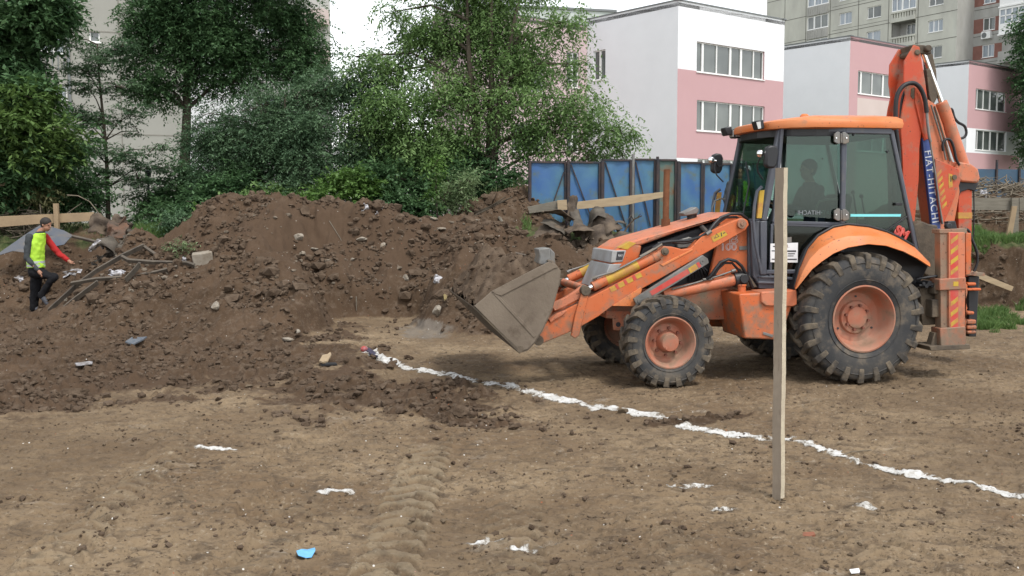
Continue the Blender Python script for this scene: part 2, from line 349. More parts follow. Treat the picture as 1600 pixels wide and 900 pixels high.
# ---- clods and stones that nobody could count
def ico(sub):
    bm = bmesh.new(); bmesh.ops.create_icosphere(bm, subdivisions=sub, radius=1.0); bm.verts.ensure_lookup_table()
    V = np.array([v.co[:] for v in bm.verts]); F = np.array([[v.index for v in f.verts] for f in bm.faces]); bm.free(); return V, F
I1, I2, I3 = ico(1), ico(2), ico(3)
def lump(seed, base=I2, rough=.28, flat=.75):
    V, F = base; r = np.random.default_rng(seed); f = np.ones(len(V))
    for k in range(6):
        d = r.normal(size=3); d /= np.linalg.norm(d); off = r.uniform(.35, .8); f = np.minimum(f, 1/np.maximum(.05, (V@d)/off)*np.where(V@d > off, 1, 99))
    f = np.clip(f, .45, 1)*(1+rough*.5*r.normal(size=len(V))*.35)
    s = r.uniform(.7, 1.15, 3)*np.array([1, 1, flat]); return V*f[:, None]*s, F
def scatter(name, pts, sizes, mats, lab, base=I1, nproto=12, seed=1, sink=.25, rough=.3, cat='soil', flat=.75):
    r = np.random.default_rng(seed); protos = [lump(seed*100+k, base, rough, flat) for k in range(nproto)]; VV = []; FF = []; n = 0
    for (p, s) in zip(pts, sizes):
        V, F = protos[r.integers(nproto)]; a = r.uniform(0, 2*np.pi); c, si = np.cos(a), np.sin(a); M = np.array([[c, -si, 0], [si, c, 0], [0, 0, 1]])
        b_ = r.uniform(-.5, .5); cb, sb = np.cos(b_), np.sin(b_); M = M@np.array([[1, 0, 0], [0, cb, -sb], [0, sb, cb]])
        VV.append((V*s)@M.T+np.array(p)+np.array([0, 0, s*sink])); FF.append(F+n); n += len(V)
    o = fast_mesh(name, np.concatenate(VV), np.concatenate(FF), mats, smooth=False); tag(o, lab, cat, kind='stuff'); return o
M_CLOD = mat('dark clods', (.058, .039, .026), .95, col2=(.125, .091, .064), scale=6, bump=.6, bscale=60, spec=.15)
M_CLODL = mat('dry clods', (.16, .122, .083), .95, col2=(.095, .07, .048), scale=7, bump=.6, bscale=60, spec=.15)
M_RUBBLE = mat('broken concrete', (.20, .17, .135), .9, col2=(.11, .085, .06), scale=9, bump=.5, bscale=40, spec=.2)
def pick(n, X0, X1, Y0, Y1, accept, seed):
    r = np.random.default_rng(seed); out = []
    while len(out) < n:
        s = r.uniform(X0, X1, n*2); y = (r.uniform(Y0**-1, Y1**-1, n*2))**-1 if False else r.uniform(Y0, Y1, n*2); x = s*y
        z, lo, ash, pl, h = terrain(x, y, True); k = accept(x, y, lo, h, pl, r); out += list(zip(x[k], y[k], z[k]))
    return out[:n]
pts = pick(11000, -.56, .56, 8.3, 21, lambda x, y, lo, h, pl, r: (r.random(len(x)) < lo*(.35+.65*sst(.02, .6, h))) & (pl < .3) & (fbm(x, y, .9, 3, .6, 5) > -.15), 2)
szs_ = np.clip(rng.lognormal(-3.38, .62, 11000), .012, .19); szs_ = np.minimum(szs_, .05+.15*np.clip(np.array([p[2] for p in pts])*2, 0, 1))
scatter('soil_clods', pts, szs_, M_CLOD, 'dark loose soil clods strewn over the heaps')
pts = pick(5200, -.56, .56, 4.2, 15, lambda x, y, lo, h, pl, r: (r.random(len(x)) < (1-lo)*np.clip(8/y, 0, 1)**2) & (fbm(x, y, 1.2, 3, .6, 6) > -.05), 4)
scatter('dirt_crumbs', pts, np.clip(rng.lognormal(-4.95, .55, 5200), .003, .03), M_CLODL, 'small crumbs of dry dirt on the packed floor', seed=3)
pts = pick(2600, -.56, .56, 4.4, 11, lambda x, y, lo, h, pl, r: (r.random(len(x)) < .25+.7*lo) & (fbm(x, y, 1.0, 3, .6, 16) > .02), 5)
scatter('dark_crumbs', pts, np.clip(rng.lognormal(-4.5, .5, 2600), .004, .035), M_CLOD, 'small dark soil crumbs on the packed floor', seed=4)
pts = pick(800, -.56, .56, 11, 20.5, lambda x, y, lo, h, pl, r: (r.random(len(x)) < lo*sst(.1, .6, h)) & (pl < .3) & (fbm(x, y, 1.3, 3, .6, 7) > .05), 6)
scatter('rubble', pts, np.clip(rng.lognormal(-3.6, .45, 800), .012, .08), M_RUBBLE, 'grey rubble bits mixed into the soil heaps', seed=5, sink=.1)
# ---- lime powder
M_LIME = mat('lime powder', (.62, .61, .58), .95, bump=.6, bscale=70, spec=.15)
def _lime():
    t = M_LIME.node_tree; N = t.nodes; Lk = t.links; b = N['Principled BSDF']; at = N.new('ShaderNodeAttribute'); at.attribute_name = 'zone'; sp = N.new('ShaderNodeSeparateColor'); Lk.new(at.outputs['Color'], sp.inputs[0])
    g = N.new('ShaderNodeNewGeometry'); n = N.new('ShaderNodeTexNoise'); n.inputs['Scale'].default_value = 22; n.inputs['Detail'].default_value = 8; n.inputs['Roughness'].default_value = .75; Lk.new(g.outputs['Position'], n.inputs['Vector'])
    a = N.new('ShaderNodeMath'); a.operation = 'MULTIPLY_ADD'; Lk.new(n.outputs['Fac'], a.inputs[0]); a.inputs[1].default_value = 2.4; Lk.new(sp.outputs[0], a.inputs[2])
    r = N.new('ShaderNodeMapRange'); r.inputs['From Min'].default_value = 1.56; r.inputs['From Max'].default_value = 1.98; Lk.new(a.outputs[0], r.inputs['Value'])
    r2 = N.new('ShaderNodeMapRange'); r2.inputs['From Min'].default_value = 1.75; r2.inputs['From Max'].default_value = 2.35; Lk.new(a.outputs[0], r2.inputs['Value'])
    x = N.new('ShaderNodeMix'); x.data_type = 'RGBA'; Lk.new(r2.outputs[0], x.inputs['Factor']); x.inputs['A'].default_value = (.34, .31, .265, 1); x.inputs['B'].default_value = (.58, .58, .57, 1); Lk.new(x.outputs['Result'], b.inputs['Base Color'])
    tr = N.new('ShaderNodeBsdfTransparent'); mx = N.new('ShaderNodeMixShader'); Lk.new(r.outputs[0], mx.inputs[0]); Lk.new(tr.outputs[0], mx.inputs[1]); Lk.new(b.outputs[0], mx.inputs[2]); Lk.new(mx.outputs[0], N['Material Output'].inputs['Surface'])
_lime()
def lime(name, pts, width, lab, thr=0.0, seed=0, step=.012, cat='lime mark', group=None, thick=.008):
    pts = [G(*p[:2])[:2] for p in pts]; P = np.array(pts); x0, y0 = P.min(0)-width*1.3; x1, y1 = P.max(0)+width*1.3
    xs = np.arange(x0, x1, step); ys = np.arange(y0, y1, step*1.6); X, Y = np.meshgrid(xs, ys); d = np.full_like(X, 9.0); T = np.zeros_like(X); acc = 0
    for a, b in zip(P[:-1], P[1:]):
        e = b-a; L = np.hypot(*e); t = np.clip(((X-a[0])*e[0]+(Y-a[1])*e[1])/L**2, 0, 1); dd = np.hypot(X-a[0]-t*e[0], Y-a[1]-t*e[1]); k = dd < d
        d = np.where(k, dd, d); T = np.where(k, acc+t*L, T); acc += L
    nz = fbm(X, Y, .22, 5, .68, seed+5)*.75; taper = sst(0, .12, T)*sst(acc, acc-.12, T)
    q = (1-(d/width)**2)*(.5+.5*taper)+nz*1.1-.36-thr+.3*fbm(X, Y, .5, 2, .5, seed+15); keep = q > -.35
    Z = terrain(X, Y)+.0025+np.clip(q, 0, .5)*thick*1.2+.006*np.clip(fbm(X, Y, .06, 3, .6, seed+9), -.3, 1)*np.clip(q*3, 0, 1)
    ny, nx = X.shape; V = np.stack([X, Y, Z], -1).reshape(-1, 3); i = (np.arange(ny-1)[:, None]*nx+np.arange(nx-1)[None, :]); k = keep[:-1, :-1] & keep[1:, 1:]
    i = i[k]; F = np.stack([i, i+1, i+nx+1, i+nx], 1); u, inv = np.unique(F, return_inverse=True); qa = np.stack([np.clip((q+.35)/1.05, 0, 1)]*3+[np.ones_like(q)], -1).reshape(-1, 4); o = fast_mesh(name, V[u], inv.reshape(F.shape), M_LIME, smooth=True, attr=qa[u])
    tag(o, lab, cat, group); return o
lime('lime_line', [(570, 554), (600, 567), (640, 578), (690, 586)], .11, 'short white lime stretch beside the soil heap, farthest from the stake', -.12, 1)
lime('lime_line', [(660, 581), (745, 597), (800, 606), (842, 618)], .12, 'white lime stretch below the bucket teeth', -.1, 2)
lime('lime_line', [(838, 619), (880, 627), (950, 640), (1045, 660)], .125, 'long white lime stretch in front of the front wheel', -.22, 3)
lime('lime_line', [(1072, 673), (1110, 679), (1150, 686), (1200, 690)], .10, 'bright white lime stretch just left of the wooden stake', -.2, 4)
lime('lime_line', [(1235, 692), (1290, 710), (1340, 728), (1390, 738), (1440, 749), (1510, 760), (1600, 776), (1700, 795)], .08, 'white lime stretch running from the stake towards the right edge', -.16, 5)
for k, (p, wd, lab) in enumerate([
    ([(735, 855), (765, 849), (798, 847)], .05, 'upper chalky scrape near the bottom middle of the packed floor'),
    ([(775, 862), (820, 860), (862, 858)], .05, 'longest chalky scrape near the bottom middle of the packed floor'),
    ([(315, 711), (345, 712), (372, 713)], .05, 'thin chalky scrape left of the tyre prints'),
    ([(478, 773), (510, 774), (545, 774)], .045, 'thin chalky scrape above the blue plastic scrap'),
    ([(1335, 797), (1365, 803), (1385, 808)], .06, 'faint chalky smear right of the stake foot'),
    ([(1050, 768), (1080, 767), (1110, 766)], .05, 'faint chalky scrape left of the stake foot'),
    ([(1120, 805), (1132, 806), (1140, 806)], .045, 'small chalky dab below left of the stake')]):
    lime('lime_scrape', p, wd, lab, [-.02, -.08, -.02, .0, .08, .08, .0][k], 20+k, .007, 'lime mark', 'chalky lime scrapes on the packed floor', .003)
# ================================================================== BUILDINGS
M_WHITE = mat('white render', (.78, .785, .80), .9, col2=(.73, .735, .75), scale=.5, mixlo=.3, mixhi=.7, bump=.15, bscale=60, spec=.2)
M_PINK = mat('pink render', (.50, .315, .325), .9, col2=(.475, .295, .305), scale=.5, mixlo=.3, mixhi=.7, bump=.15, bscale=60, spec=.2)
M_PALE = mat('pale pink render', (.56, .47, .44), .9, col2=(.53, .44, .41), scale=.5, bump=.1, spec=.2)
M_PVC = mat('white window frame', (.80, .80, .78), .4, spec=.4)
M_GLASSD = mat('dark window glass', (.055, .065, .062), .07, col2=(.13, .145, .135), scale=.35, detail=2, spec=.9)
M_CURT = mat('curtained glass', (.34, .38, .42), .12, col2=(.20, .24, .28), scale=1.2, detail=2, spec=.8, stretch=(6, 6, .3))
M_CAP = mat('roof edge flashing', (.16, .17, .17), .5, metal=.3)
M_ROOF = mat('roofing felt', (.12, .12, .12), .9)
M_PANEL = mat('weathered panel concrete', (.54, .54, .475), .92, col2=(.47, .465, .41), scale=.7, mixlo=.35, mixhi=.65, bump=.2, bscale=20, spec=.15, col3=(.38, .375, .34), s3=.25, lo3=.52, hi3=.75, stretch=(1, 1, .45))
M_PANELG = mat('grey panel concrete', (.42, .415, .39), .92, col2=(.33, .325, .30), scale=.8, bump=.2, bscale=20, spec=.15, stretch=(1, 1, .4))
M_BRICKP = mat('faded red panel', (.27, .135, .11), .9, col2=(.22, .11, .09), scale=1.5, spec=.15)
M_JOINT = mat('joint mortar', (.12, .115, .10), .95)
M_BEIGE = mat('beige panel concrete', (.315, .31, .28), .92, col2=(.27, .265, .24), scale=.4, mixlo=.3, mixhi=.7, bump=.15, bscale=30, spec=.15)
class Facade:
    def __init__(s, P0, P1, z0, z1, out=None):
        s.P0 = np.array(P0, float); s.P1 = np.array(P1, float); s.L = np.hypot(*(s.P1-s.P0)); s.d = (s.P1-s.P0)/s.L
        s.n = np.array([s.d[1], -s.d[0]]);
        if out is None: out = -s.P0
        if s.n@out < 0: s.n = -s.n
        s.z0, s.z1 = z0, z1; s.M = Matrix(((s.d[0], s.n[0], 0), (s.d[1], s.n[1], 0), (0, 0, 1)))
    def pt(s, u, v, o=0.0): q = s.P0+s.d*u+s.n*o; return (q[0], q[1], v)
    def uv(s, px, py):
        r = ray(px, py); A = np.array([[r[0], -s.d[0]], [r[1], -s.d[1]]]); t, u = np.linalg.solve(A, s.P0); return u, CZ+r[2]*t
    def rect(s, x0, y0, x1, y1):   # a picture rectangle to a wall rectangle, read at its left edge
        u0, v0 = s.uv(x0, y0); _, v1 = s.uv(x0, y1); u1, _ = s.uv(x1, y0); return (min(u0, u1), max(u0, u1), min(v0, v1), max(v0, v1))
    def box(s, mb, u0, u1, v0, v1, o0, o1, mi=0): mb.box(s.pt((u0+u1)/2, (v0+v1)/2, (o0+o1)/2), (u1-u0, o1-o0, v1-v0), s.M, mi)
    def wall(s, mb, openings=(), zone=None, ubr=(), vbr=(), depth=.22, revmi=0):
        us = sorted({0.0, s.L, *[k for o in openings for k in o[:2]], *ubr}); vs = sorted({s.z0, s.z1, *[k for o in openings for k in o[2:4]], *vbr})
        us = [k for k in us if 0 <= k <= s.L]; vs = [k for k in vs if s.z0 <= k <= s.z1]
        for a, b in zip(us[:-1], us[1:]):
            for c, d in zip(vs[:-1], vs[1:]):
                um, vm = (a+b)/2, (c+d)/2
                if any(o[0] < um < o[1] and o[2] < vm < o[3] for o in openings): continue
                mb.add([s.pt(a, c), s.pt(b, c), s.pt(b, d), s.pt(a, d)], [(0, 1, 2, 3)], zone(um, vm) if zone else 0)
        for o in openings:
            a, b, c, d = o[:4]; mi = zone((a+b)/2, c-.05) if zone else 0
            for p, q in (((a, c), (b, c)), ((b, c), (b, d)), ((b, d), (a, d)), ((a, d), (a, c))):
                mb.add([s.pt(*p), s.pt(*q), s.pt(*q, -depth), s.pt(*p, -depth)], [(0, 1, 2, 3)], mi)
    def window(s, root, o, splits, wide=(), fr=.06, sill=True, glass=None, depth=.16, blind=None):
        a, b, c, d = o; mb = MB(); W_ = b-a
        for (u0, u1, v0, v1) in ((a, b, c, c+fr), (a, b, d-fr, d), (a, a+fr, c+fr, d-fr), (b-fr, b, c+fr, d-fr)): s.box(mb, u0, u1, v0, v1, -depth, -depth+.06)
        for k, f in enumerate(splits):
            u = a+W_*f; t = fr*1.3 if k in wide else fr*.6; s.box(mb, u-t, u+t, c+fr, d-fr, -depth, -depth+.07)
        if sill: s.box(mb, a-.04, b+.04, c-.05, c-.003, -depth, .06)
        w_ = mb.build('window', M_PVC, root, smooth=0)
        g = MB(); s.box(g, a+.02, b-.02, c+.02, d-.02, -depth-.02, -depth+.01); g.build('pane', glass or M_GLASSD, w_, smooth=0)
        if blind:
            g = MB(); u0, u1, f = blind; s.box(g, a+W_*u0, a+W_*u1, d-(d-c)*f, d-fr, -depth+.012, -depth+.03); g.build('roller_blind', M_PVC, w_, smooth=0)
        return w_
RD = np.array([.789, .615]); LD = np.array([-.631, .776])
def ptx(C, D, px, py=328):     # walk from corner C along D until the picture column px
    r = ray(px, py); A = np.array([[r[0], -D[0]], [r[1], -D[1]]]); t, u = np.linalg.solve(A, C); return C+D*u
def zat(P, py): return W(800, py, P[1])[2] if False else CZ+ray(800, py)[2]/ray(800, py)[1]*P[1]
def corner(px, Y): r = ray(px, 250); return np.array([r[0]/r[1]*Y, Y])
def slab(mb, quad, z0, z1, mi=0):
    mb.add([(p[0], p[1], z0) for p in quad]+[(p[0], p[1], z1) for p in quad], [(0, 1, 2, 3), (4, 5, 6, 7), (0, 1, 5, 4), (1, 2, 6, 5), (2, 3, 7, 6), (3, 0, 4, 7)], mi)
def block(name, label, C, pxr, pxl, z1, zoneR, zoneL, vbr, ubr, winR, winL, mats, depthL=None):
    Rr = ptx(C, RD, pxr); Ll = ptx(C, LD, pxl)
    if depthL: Ll = C+LD*depthL
    root = empty(name, (0, 0, 0), 0, label, 'building', 'pink and white buildings behind the fence')
    FR = Facade(C, Rr, 1.0, z1, np.array([.6, -.8])); FL = Facade(C, Ll, 1.0, z1, np.array([-.8, -.6])); mb = MB()
    oR = [FR.rect(*w_[:4]) for w_ in winR]; oL = [FL.rect(*w_[:4]) for w_ in winL]
    FR.wall(mb, oR, zoneR(FR), ubr(FR), vbr(FR)); FL.wall(mb, oL, zoneL, (), ())
    B = Rr+(Ll-C); Facade(Rr, B, 1.0, z1, np.array([.8, .6])).wall(mb); Facade(Ll, B, 1.0, z1, np.array([-.6, .8])).wall(mb)
    mb.build('wall', mats, root, smooth=0, fix=False)
    q = [C, Rr, B, Ll]; r_ = MB(); slab(r_, q, z1-.3, z1-.1); rf = r_.build('roof', M_ROOF, root, smooth=0)
    c_ = MB()
    for a, b in ((C, Rr), (C, Ll), (Rr, B), (Ll, B)):
        F = Facade(a, b, 0, 1, (a+b)/2-(C+B)/2); F.box(c_, -.1, F.L+.1, z1, z1+.07, -.25, .05)
    c_.build('roof_edge', M_CAP, rf, smooth=0)
    for F, ws, os_ in ((FR, winR, oR), (FL, winL, oL)):
        for w_, o in zip(ws, os_): F.window(root, o, *w_[4:])
    return root, FR, FL, Rr, Ll
# nearest wing: white above, pink below the first floor line
C1 = corner(1057, 55.0); H1 = zat(C1, 0.5); zb1 = zat(C1, 107); zb2 = zat(C1, 246.5)
sp6 = ((.10, .30, .50, .66, .85), (0, 2, 3))
wr = [(1089, 64.5, 1195, 112, *sp6), (1089, 156, 1195, 204, *sp6), (1090, 248, 1196, 296, *sp6)]
b1, F1R, F1L, R1, L1 = block('school_building', 'tall white and pink wing with a bare white side, closest to the camera', C1, 1220, 916, H1,
    lambda F: (lambda u, v: 0 if v > zb1 or v < zb2 else 1), lambda u, v: 0, lambda F: (zb1, zb2), lambda F: (), wr, [(927, 80, 946, 126, (.5,), (0,))], [M_WHITE, M_PINK], None)
# second wing
C2 = corner(1324, 70.0); H2 = zat(C2, 56.5)
o2 = Facade(C2, ptx(C2, RD, 1440), 1, H2, np.array([.6, -.8])).rect(1341, 110, 1430, 148); z2 = o2[2]
block('school_building', 'middle wing with pink upper wall and plain white side, seen above the cab roof', C2, 1445, 1215, H2,
    lambda F: (lambda u, v: 2 if (v < z2-.2 and u > o2[0]) else 1), lambda u, v: 0, lambda F: (z2-.2,), lambda F: (o2[0],), [(1341, 110, 1418, 146, (.08, .30, .52, .70), (0, 2, 3)), (1341, 200, 1418, 236, (.3, .52, .7), (1, 2))], [], [M_WHITE, M_PINK, M_PALE])
# third wing
C3 = corner(1509, 84.0); H3 = zat(C3, 94.5); a3 = zat(C3, 199.5); b3 = zat(C3, 238)
block('school_building', 'small pink wing with a white band round its lower window, right of the boom', C3, 1589, 1440, H3,
    lambda F: (lambda u, v: 0 if b3 < v < a3 else 1), lambda u, v: 0, lambda F: (a3, b3), lambda F: (), [(1525, 138, 1573, 170, (.08, .28, .5, .74), (2, 3)), (1525, 202.5, 1573, 234, (.08, .28, .5, .74), (2, 3))], [], [M_WHITE, M_PINK])
# the pink wing set back behind the tree
CB = L1; HB = zat(L1, 41); RB = CB; LB = CB-RD*9
rt = empty('school_building', (0, 0, 0), 0, 'set back all pink wing half hidden behind the drooping tree', 'building', 'pink and white buildings behind the fence')
FB = Facade(LB, RB, 1.0, HB, np.array([.6, -.8])); wb = [(885.5, 80, 905, 136, (.5,), (0,)), (885.5, 190, 905, 236, (.5,), (0,)), (800, 92, 850, 140, (.5,), ()), (800, 192, 850, 236, (.5,), ())]
ob = [FB.rect(*q[:4]) for q in wb]; mb = MB(); FB.wall(mb, ob)
Facade(LB, LB+LD*3, 1.0, HB, np.array([-.8, -.6])).wall(mb); Facade(LB+LD*3, RB+LD*3, 1, HB, np.array([-.6, .8])).wall(mb)
M_PINK2 = mat('light pink render', (.56, .44, .45), .9, col2=(.53, .41, .42), scale=.5, bump=.1, spec=.2)
mb.build('wall', M_PINK2, rt, smooth=0, fix=False)
for q, o in zip(wb, ob): FB.window(rt, o, *q[4:])
r_ = MB(); slab(r_, [LB, RB-RD*.1, RB+LD*3-RD*.1, LB+LD*3], HB-.3, HB-.1); rf = r_.build('roof', M_ROOF, rt, smooth=0)
c_ = MB(); FB.box(c_, -.1, FB.L-.02, HB, HB+.07, -.25, .05); c_.build('roof_edge', M_CAP, rf, smooth=0)
# flats far behind the wing
PF = corner(958, 92); rt = empty('apartment_block', (0, 0, 0), 0, 'far pale block peeping over the pink wing roof', 'building')
a_ = PF-np.array([.97, .243])*12; FF_ = Facade(a_, PF, 1, zat(PF, 19), np.array([.2, -1])); wf = [(898, 24, 909, 37, (.5,), ()), (858, 22, 870, 36, (.5,), ()), (898, 60, 909, 73, (.5,), ())]
of = [FF_.rect(*q[:4]) for q in wf]; mb = MB(); FF_.wall(mb, of); M_FAR = mat('far pale panel', (.50, .54, .50), .9, col2=(.45, .49, .46), scale=.3)
Facade(PF, PF+np.array([-.243, .97])*10, 1, zat(PF, 19), np.array([1, .2])).wall(mb)
mb.build('wall', M_FAR, rt, smooth=0, fix=False)
for q, o in zip(wf, of): FF_.window(rt, o, *q[4:])
c_ = MB(); FF_.box(c_, -.1, FF_.L+.2, FF_.z1, FF_.z1+.2, -10, .15); c_.build('roof', M_CAP, rt, smooth=0)
# ---- the grey tower block
TD = np.array([-.5, .866]); TR = corner(1488, 100.0); TL = ptx(TR, TD, 1192)
rt = empty('tower_block', (0, 0, 0), 0, 'tall grey concrete tower block with balconies and red panels rising above the wings', 'building')
FT = Facade(TL, TR, 1, 34, np.array([-.9, -.5])); st = FT.uv(1440, 26)[1]-FT.uv(1440, 66.5)[1]; zb = FT.uv(1440, 66.5)[1]
U = lambda px: FT.uv(px, 40)[0]
rows = [zb+st*k for k in range(-3, 5)]; cols = [('win', 1311, 1330.5, .31, .80), ('win', 1354.5, 1376, .33, .80), ('win', 1450, 1473, .32, .78)]; ops = []; mb = MB()
for zr in rows:
    for (k, a, b, f0, f1) in cols: ops.append((U(a), U(b), zr+st*f0, zr+st*f1))
    ops.append((U(1262), U(1294), zr+st*.36, zr+st*.92)); ops.append((U(1393), U(1430.5), zr+st*.40, zr+st*.985))
FT.wall(mb, ops, depth=.25)
S0 = TR+np.array([.866, .5])*0; bk = TD*2.6; TR2 = TR+TD*3.0; FS = Facade(TR, TR2, 1, 34, np.array([.9, .5])); 
T3 = ptx(TR, np.array([.94, -.34])*1.0, 1513); e3 = -TD; T3b = ptx(TR+np.array([.866, .5])*2.2, -TD, 1640)
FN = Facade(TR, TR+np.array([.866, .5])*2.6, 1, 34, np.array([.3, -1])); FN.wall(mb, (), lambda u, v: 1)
Q0 = TR+np.array([.866, .5])*2.6; FQ = Facade(Q0, ptx(Q0, -TD, 1660), 1, 34, np.array([-.9, -.5]))
UQ = lambda px: FQ.uv(px, 60)[0]; stq = st*1.0; zq = FQ.uv(1520, 65)[1]; oq = []; zq0 = zq
for k in range(-4, 5): oq.append((UQ(1535), UQ(1554), zq+stq*(k)+stq*.33, zq+stq*k+stq*.80))
pz = [zq+stq*k for k in range(-4, 5)]
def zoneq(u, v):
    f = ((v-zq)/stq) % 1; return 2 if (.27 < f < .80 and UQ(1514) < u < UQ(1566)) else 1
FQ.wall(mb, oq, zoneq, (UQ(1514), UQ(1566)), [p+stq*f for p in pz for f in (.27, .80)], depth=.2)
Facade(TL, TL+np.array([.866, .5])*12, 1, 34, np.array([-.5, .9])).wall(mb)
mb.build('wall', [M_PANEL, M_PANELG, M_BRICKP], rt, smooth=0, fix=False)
j = MB()
for zr in rows:
    FT.box(j, 0, U(1262), zr-.03, zr+.03, -.02, .012); FT.box(j, U(1294), U(1393), zr-.03, zr+.03, -.02, .012); FT.box(j, U(1431), FT.L, zr-.03, zr+.03, -.02, .012)
    FT.box(j, U(1300), U(1388), zr+.32, zr+.36, -.02, .010); FQ.box(j, 0, FQ.L, zr+.1, zr+.15, -.02, .012)
for px in (1226, 1259, 1297, 1341, 1388, 1434): FT.box(j, U(px)-.035, U(px)+.035, rows[0]-2, 34, -.02, .015)
j.build('panel_joints', M_JOINT, rt, smooth=0)
rr = random.Random(4)
for i, zr in enumerate(rows):
    for (k, a, b, f0, f1) in cols:
        FT.window(rt, (U(a), U(b), zr+st*f0, zr+st*f1), (.36, .68) if a > 1440 and i % 2 else (.42,), (), .07, True, rr.choice([M_GLASSD, M_CURT, M_CURT]))
    # glazed-in loggia with ribbed parapet
    FT.window(rt, (U(1262), U(1294), zr+st*.36, zr+st*.92), (.33, .66), (0,), .08, True, M_CURT if i % 2 else M_GLASSD, .05, (0.0, .33, .3) if i % 3 == 0 else None)
    p = MB(); FT.box(p, U(1262), U(1294), zr-.15, zr+st*.34, -.02, .18)
    for q in range(9): u = U(1262)+(U(1294)-U(1262))*(q+.5)/9; FT.box(p, u-.05, u+.05, zr-.1, zr+st*.32, .18, .23)
    p.build('parapet', M_PANELG, rt, smooth=0)
    # open balcony or glazed one
    u0, u1 = U(1393), U(1430.5); op = i in (3, 0, 1)
    if op:
        p = MB(); p.add([FT.pt(u0, zr+st*.3, -1.4), FT.pt(u1, zr+st*.3, -1.4), FT.pt(u1, zr+st*.985, -1.4), FT.pt(u0, zr+st*.985, -1.4)], [(0, 1, 2, 3)])
        for (a, b) in (((u0, 0), (u0, -1.4)), ((u1, 0), (u1, -1.4))): p.add([FT.pt(a[0], zr+st*.3, a[1]), FT.pt(b[0], zr+st*.3, b[1]), FT.pt(b[0], zr+st*.985, b[1]), FT.pt(a[0], zr+st*.985, a[1])], [(0, 1, 2, 3)])
        for vv in (.985, .3): p.add([FT.pt(u0, zr+st*vv, 0), FT.pt(u1, zr+st*vv, 0), FT.pt(u1, zr+st*vv, -1.4), FT.pt(u0, zr+st*vv, -1.4)], [(0, 1, 2, 3)])
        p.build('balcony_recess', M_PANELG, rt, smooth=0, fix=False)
        FT.window(rt, (u0+.9, u0+2.0, zr+st*.3, zr+st*.9), (.5,), (), .07, False, M_GLASSD, 1.35)
    else: FT.window(rt, (u0, u1, zr+st*.40, zr+st*.985), (.22, .44, .72), (1,), .08, True, M_CURT, .06)
    p = MB(); FT.box(p, u0, u1, zr-.1, zr+st*.12, -.02, .2)
    for q in range(9): u = u0+(u1-u0)*(q+.5)/9; FT.box(p, u-.09, u+.09, zr+st*.12, zr+st*.31, .06, .16)
    FT.box(p, u0, u1, zr+st*.31, zr+st*.38, -.02, .22); p.build('parapet', M_PANEL, rt, smooth=0)
for i, o in enumerate(oq): FQ.window(rt, o, (.5,), (), .07, True, M_CURT if i % 2 else M_GLASSD, .12)
for k in range(-3, 4):      # enclosed balconies on the far corner
    zz = zq+stq*k; p = MB(); FQ.box(p, UQ(1571), UQ(1640), zz+.1, zz+stq*.40, 0, 1.1); FQ.box(p, UQ(1570), UQ(1641), zz-.05, zz+.1, 0, 1.2); bb = p.build('balcony', M_PVC if k in (0, 1) else M_PANELG, rt, smooth=0)
    if k in (0, 1, 2):
        p = MB()
        for px in (1571, 1580, 1590, 1600, 1612): u = UQ(px); FQ.box(p, u, u+.12, zz+stq*.4, zz+stq*.95, 1.0, 1.1)
        FQ.box(p, UQ(1571), UQ(1640), zz+stq*.9, zz+stq*.97, 0, 1.12); FQ.box(p, UQ(1571), UQ(1640), zz+stq*.66, zz+stq*.70, 1.0, 1.1); p.build('balcony_frame', M_PVC, bb, smooth=0)
        p = MB(); FQ.box(p, UQ(1571)+.05, UQ(1640), zz+stq*.4, zz+stq*.9, .1, 1.03); p.build('pane', M_CURT, bb, smooth=0)
o = oq[4]; p = MB(); FQ.box(p, o[0]+.1, o[0]+1.1, o[2]-.85, o[2]-.15, .02, .4)
ac = p.build('air_conditioner', M_PVC, rt, bevel=.03, smooth=0)
p = MB(); cc = FQ.pt(o[0]+.45, o[2]-.5, .41); ccb = FQ.pt(o[0]+.45, o[2]-.5, .43); p.cyl(cc, ccb, .26, 20); p.build('fan_grille', M_CAP, ac)
# ---- the beige block on the left
BR = corner(290, 50.0); BL = corner(-330, 44.0); rt = empty('concrete_building', (0, 0, 0), 0, 'beige concrete panel building with few windows behind the left trees', 'building')
FBt = Facade(BL, BR, 1, 22, np.array([0, -1])); wl = [(46, 48, 100, 81, (.30, .66), (0, 1)), (46, -38, 100, -5, (.30, .66), (0, 1)), (75, 133, 105, 155, (.3, .6), ()), (30, 133, 60, 155, (.5,), ()), (139, 47.5, 156, 65.5, (), ()), (-60, 48, -10, 81, (.3, .66), ()), (46, 218, 100, 250, (.3, .66), (0,))]
ol = [FBt.rect(*q[:4]) for q in wl]; mb = MB(); FBt.wall(mb, ol)
Facade(BR, BR+np.array([.12, 1])*9, 1, 22, np.array([1, 0])).wall(mb, (), lambda u, v: 1); mb.build('wall', [M_BEIGE, M_WHITE], rt, smooth=0, fix=False)
for q, o in zip(wl, ol): FBt.window(rt, o, q[4], q[5], .07, True, M_CURT if q[0] in (46, 75) else M_GLASSD)
j = MB(); zz = [FBt.uv(150, y)[1] for y in (49, 209, 283, -35, 130)]
for z_ in zz: FBt.box(j, FBt.uv(108, 50)[0], FBt.L-.01, z_-.03, z_+.03, -.02, .01)
for px in (108, 186, 0): u = FBt.uv(px, 50)[0]; FBt.box(j, u-.03, u+.03, 1, 22, -.02, .012)
j.build('panel_joints', mat('shallow joints', (.20, .19, .165), .95), rt, smooth=0)
p = MB()
for z_ in (zz[0]-.2, zz[3]-.2, zz[4]-.2):
    for q in range(7): u = FBt.uv(52, 50)[0]+.25*q; FBt.box(p, u, u+.05, z_-1.7, z_-.1, .0, .04)
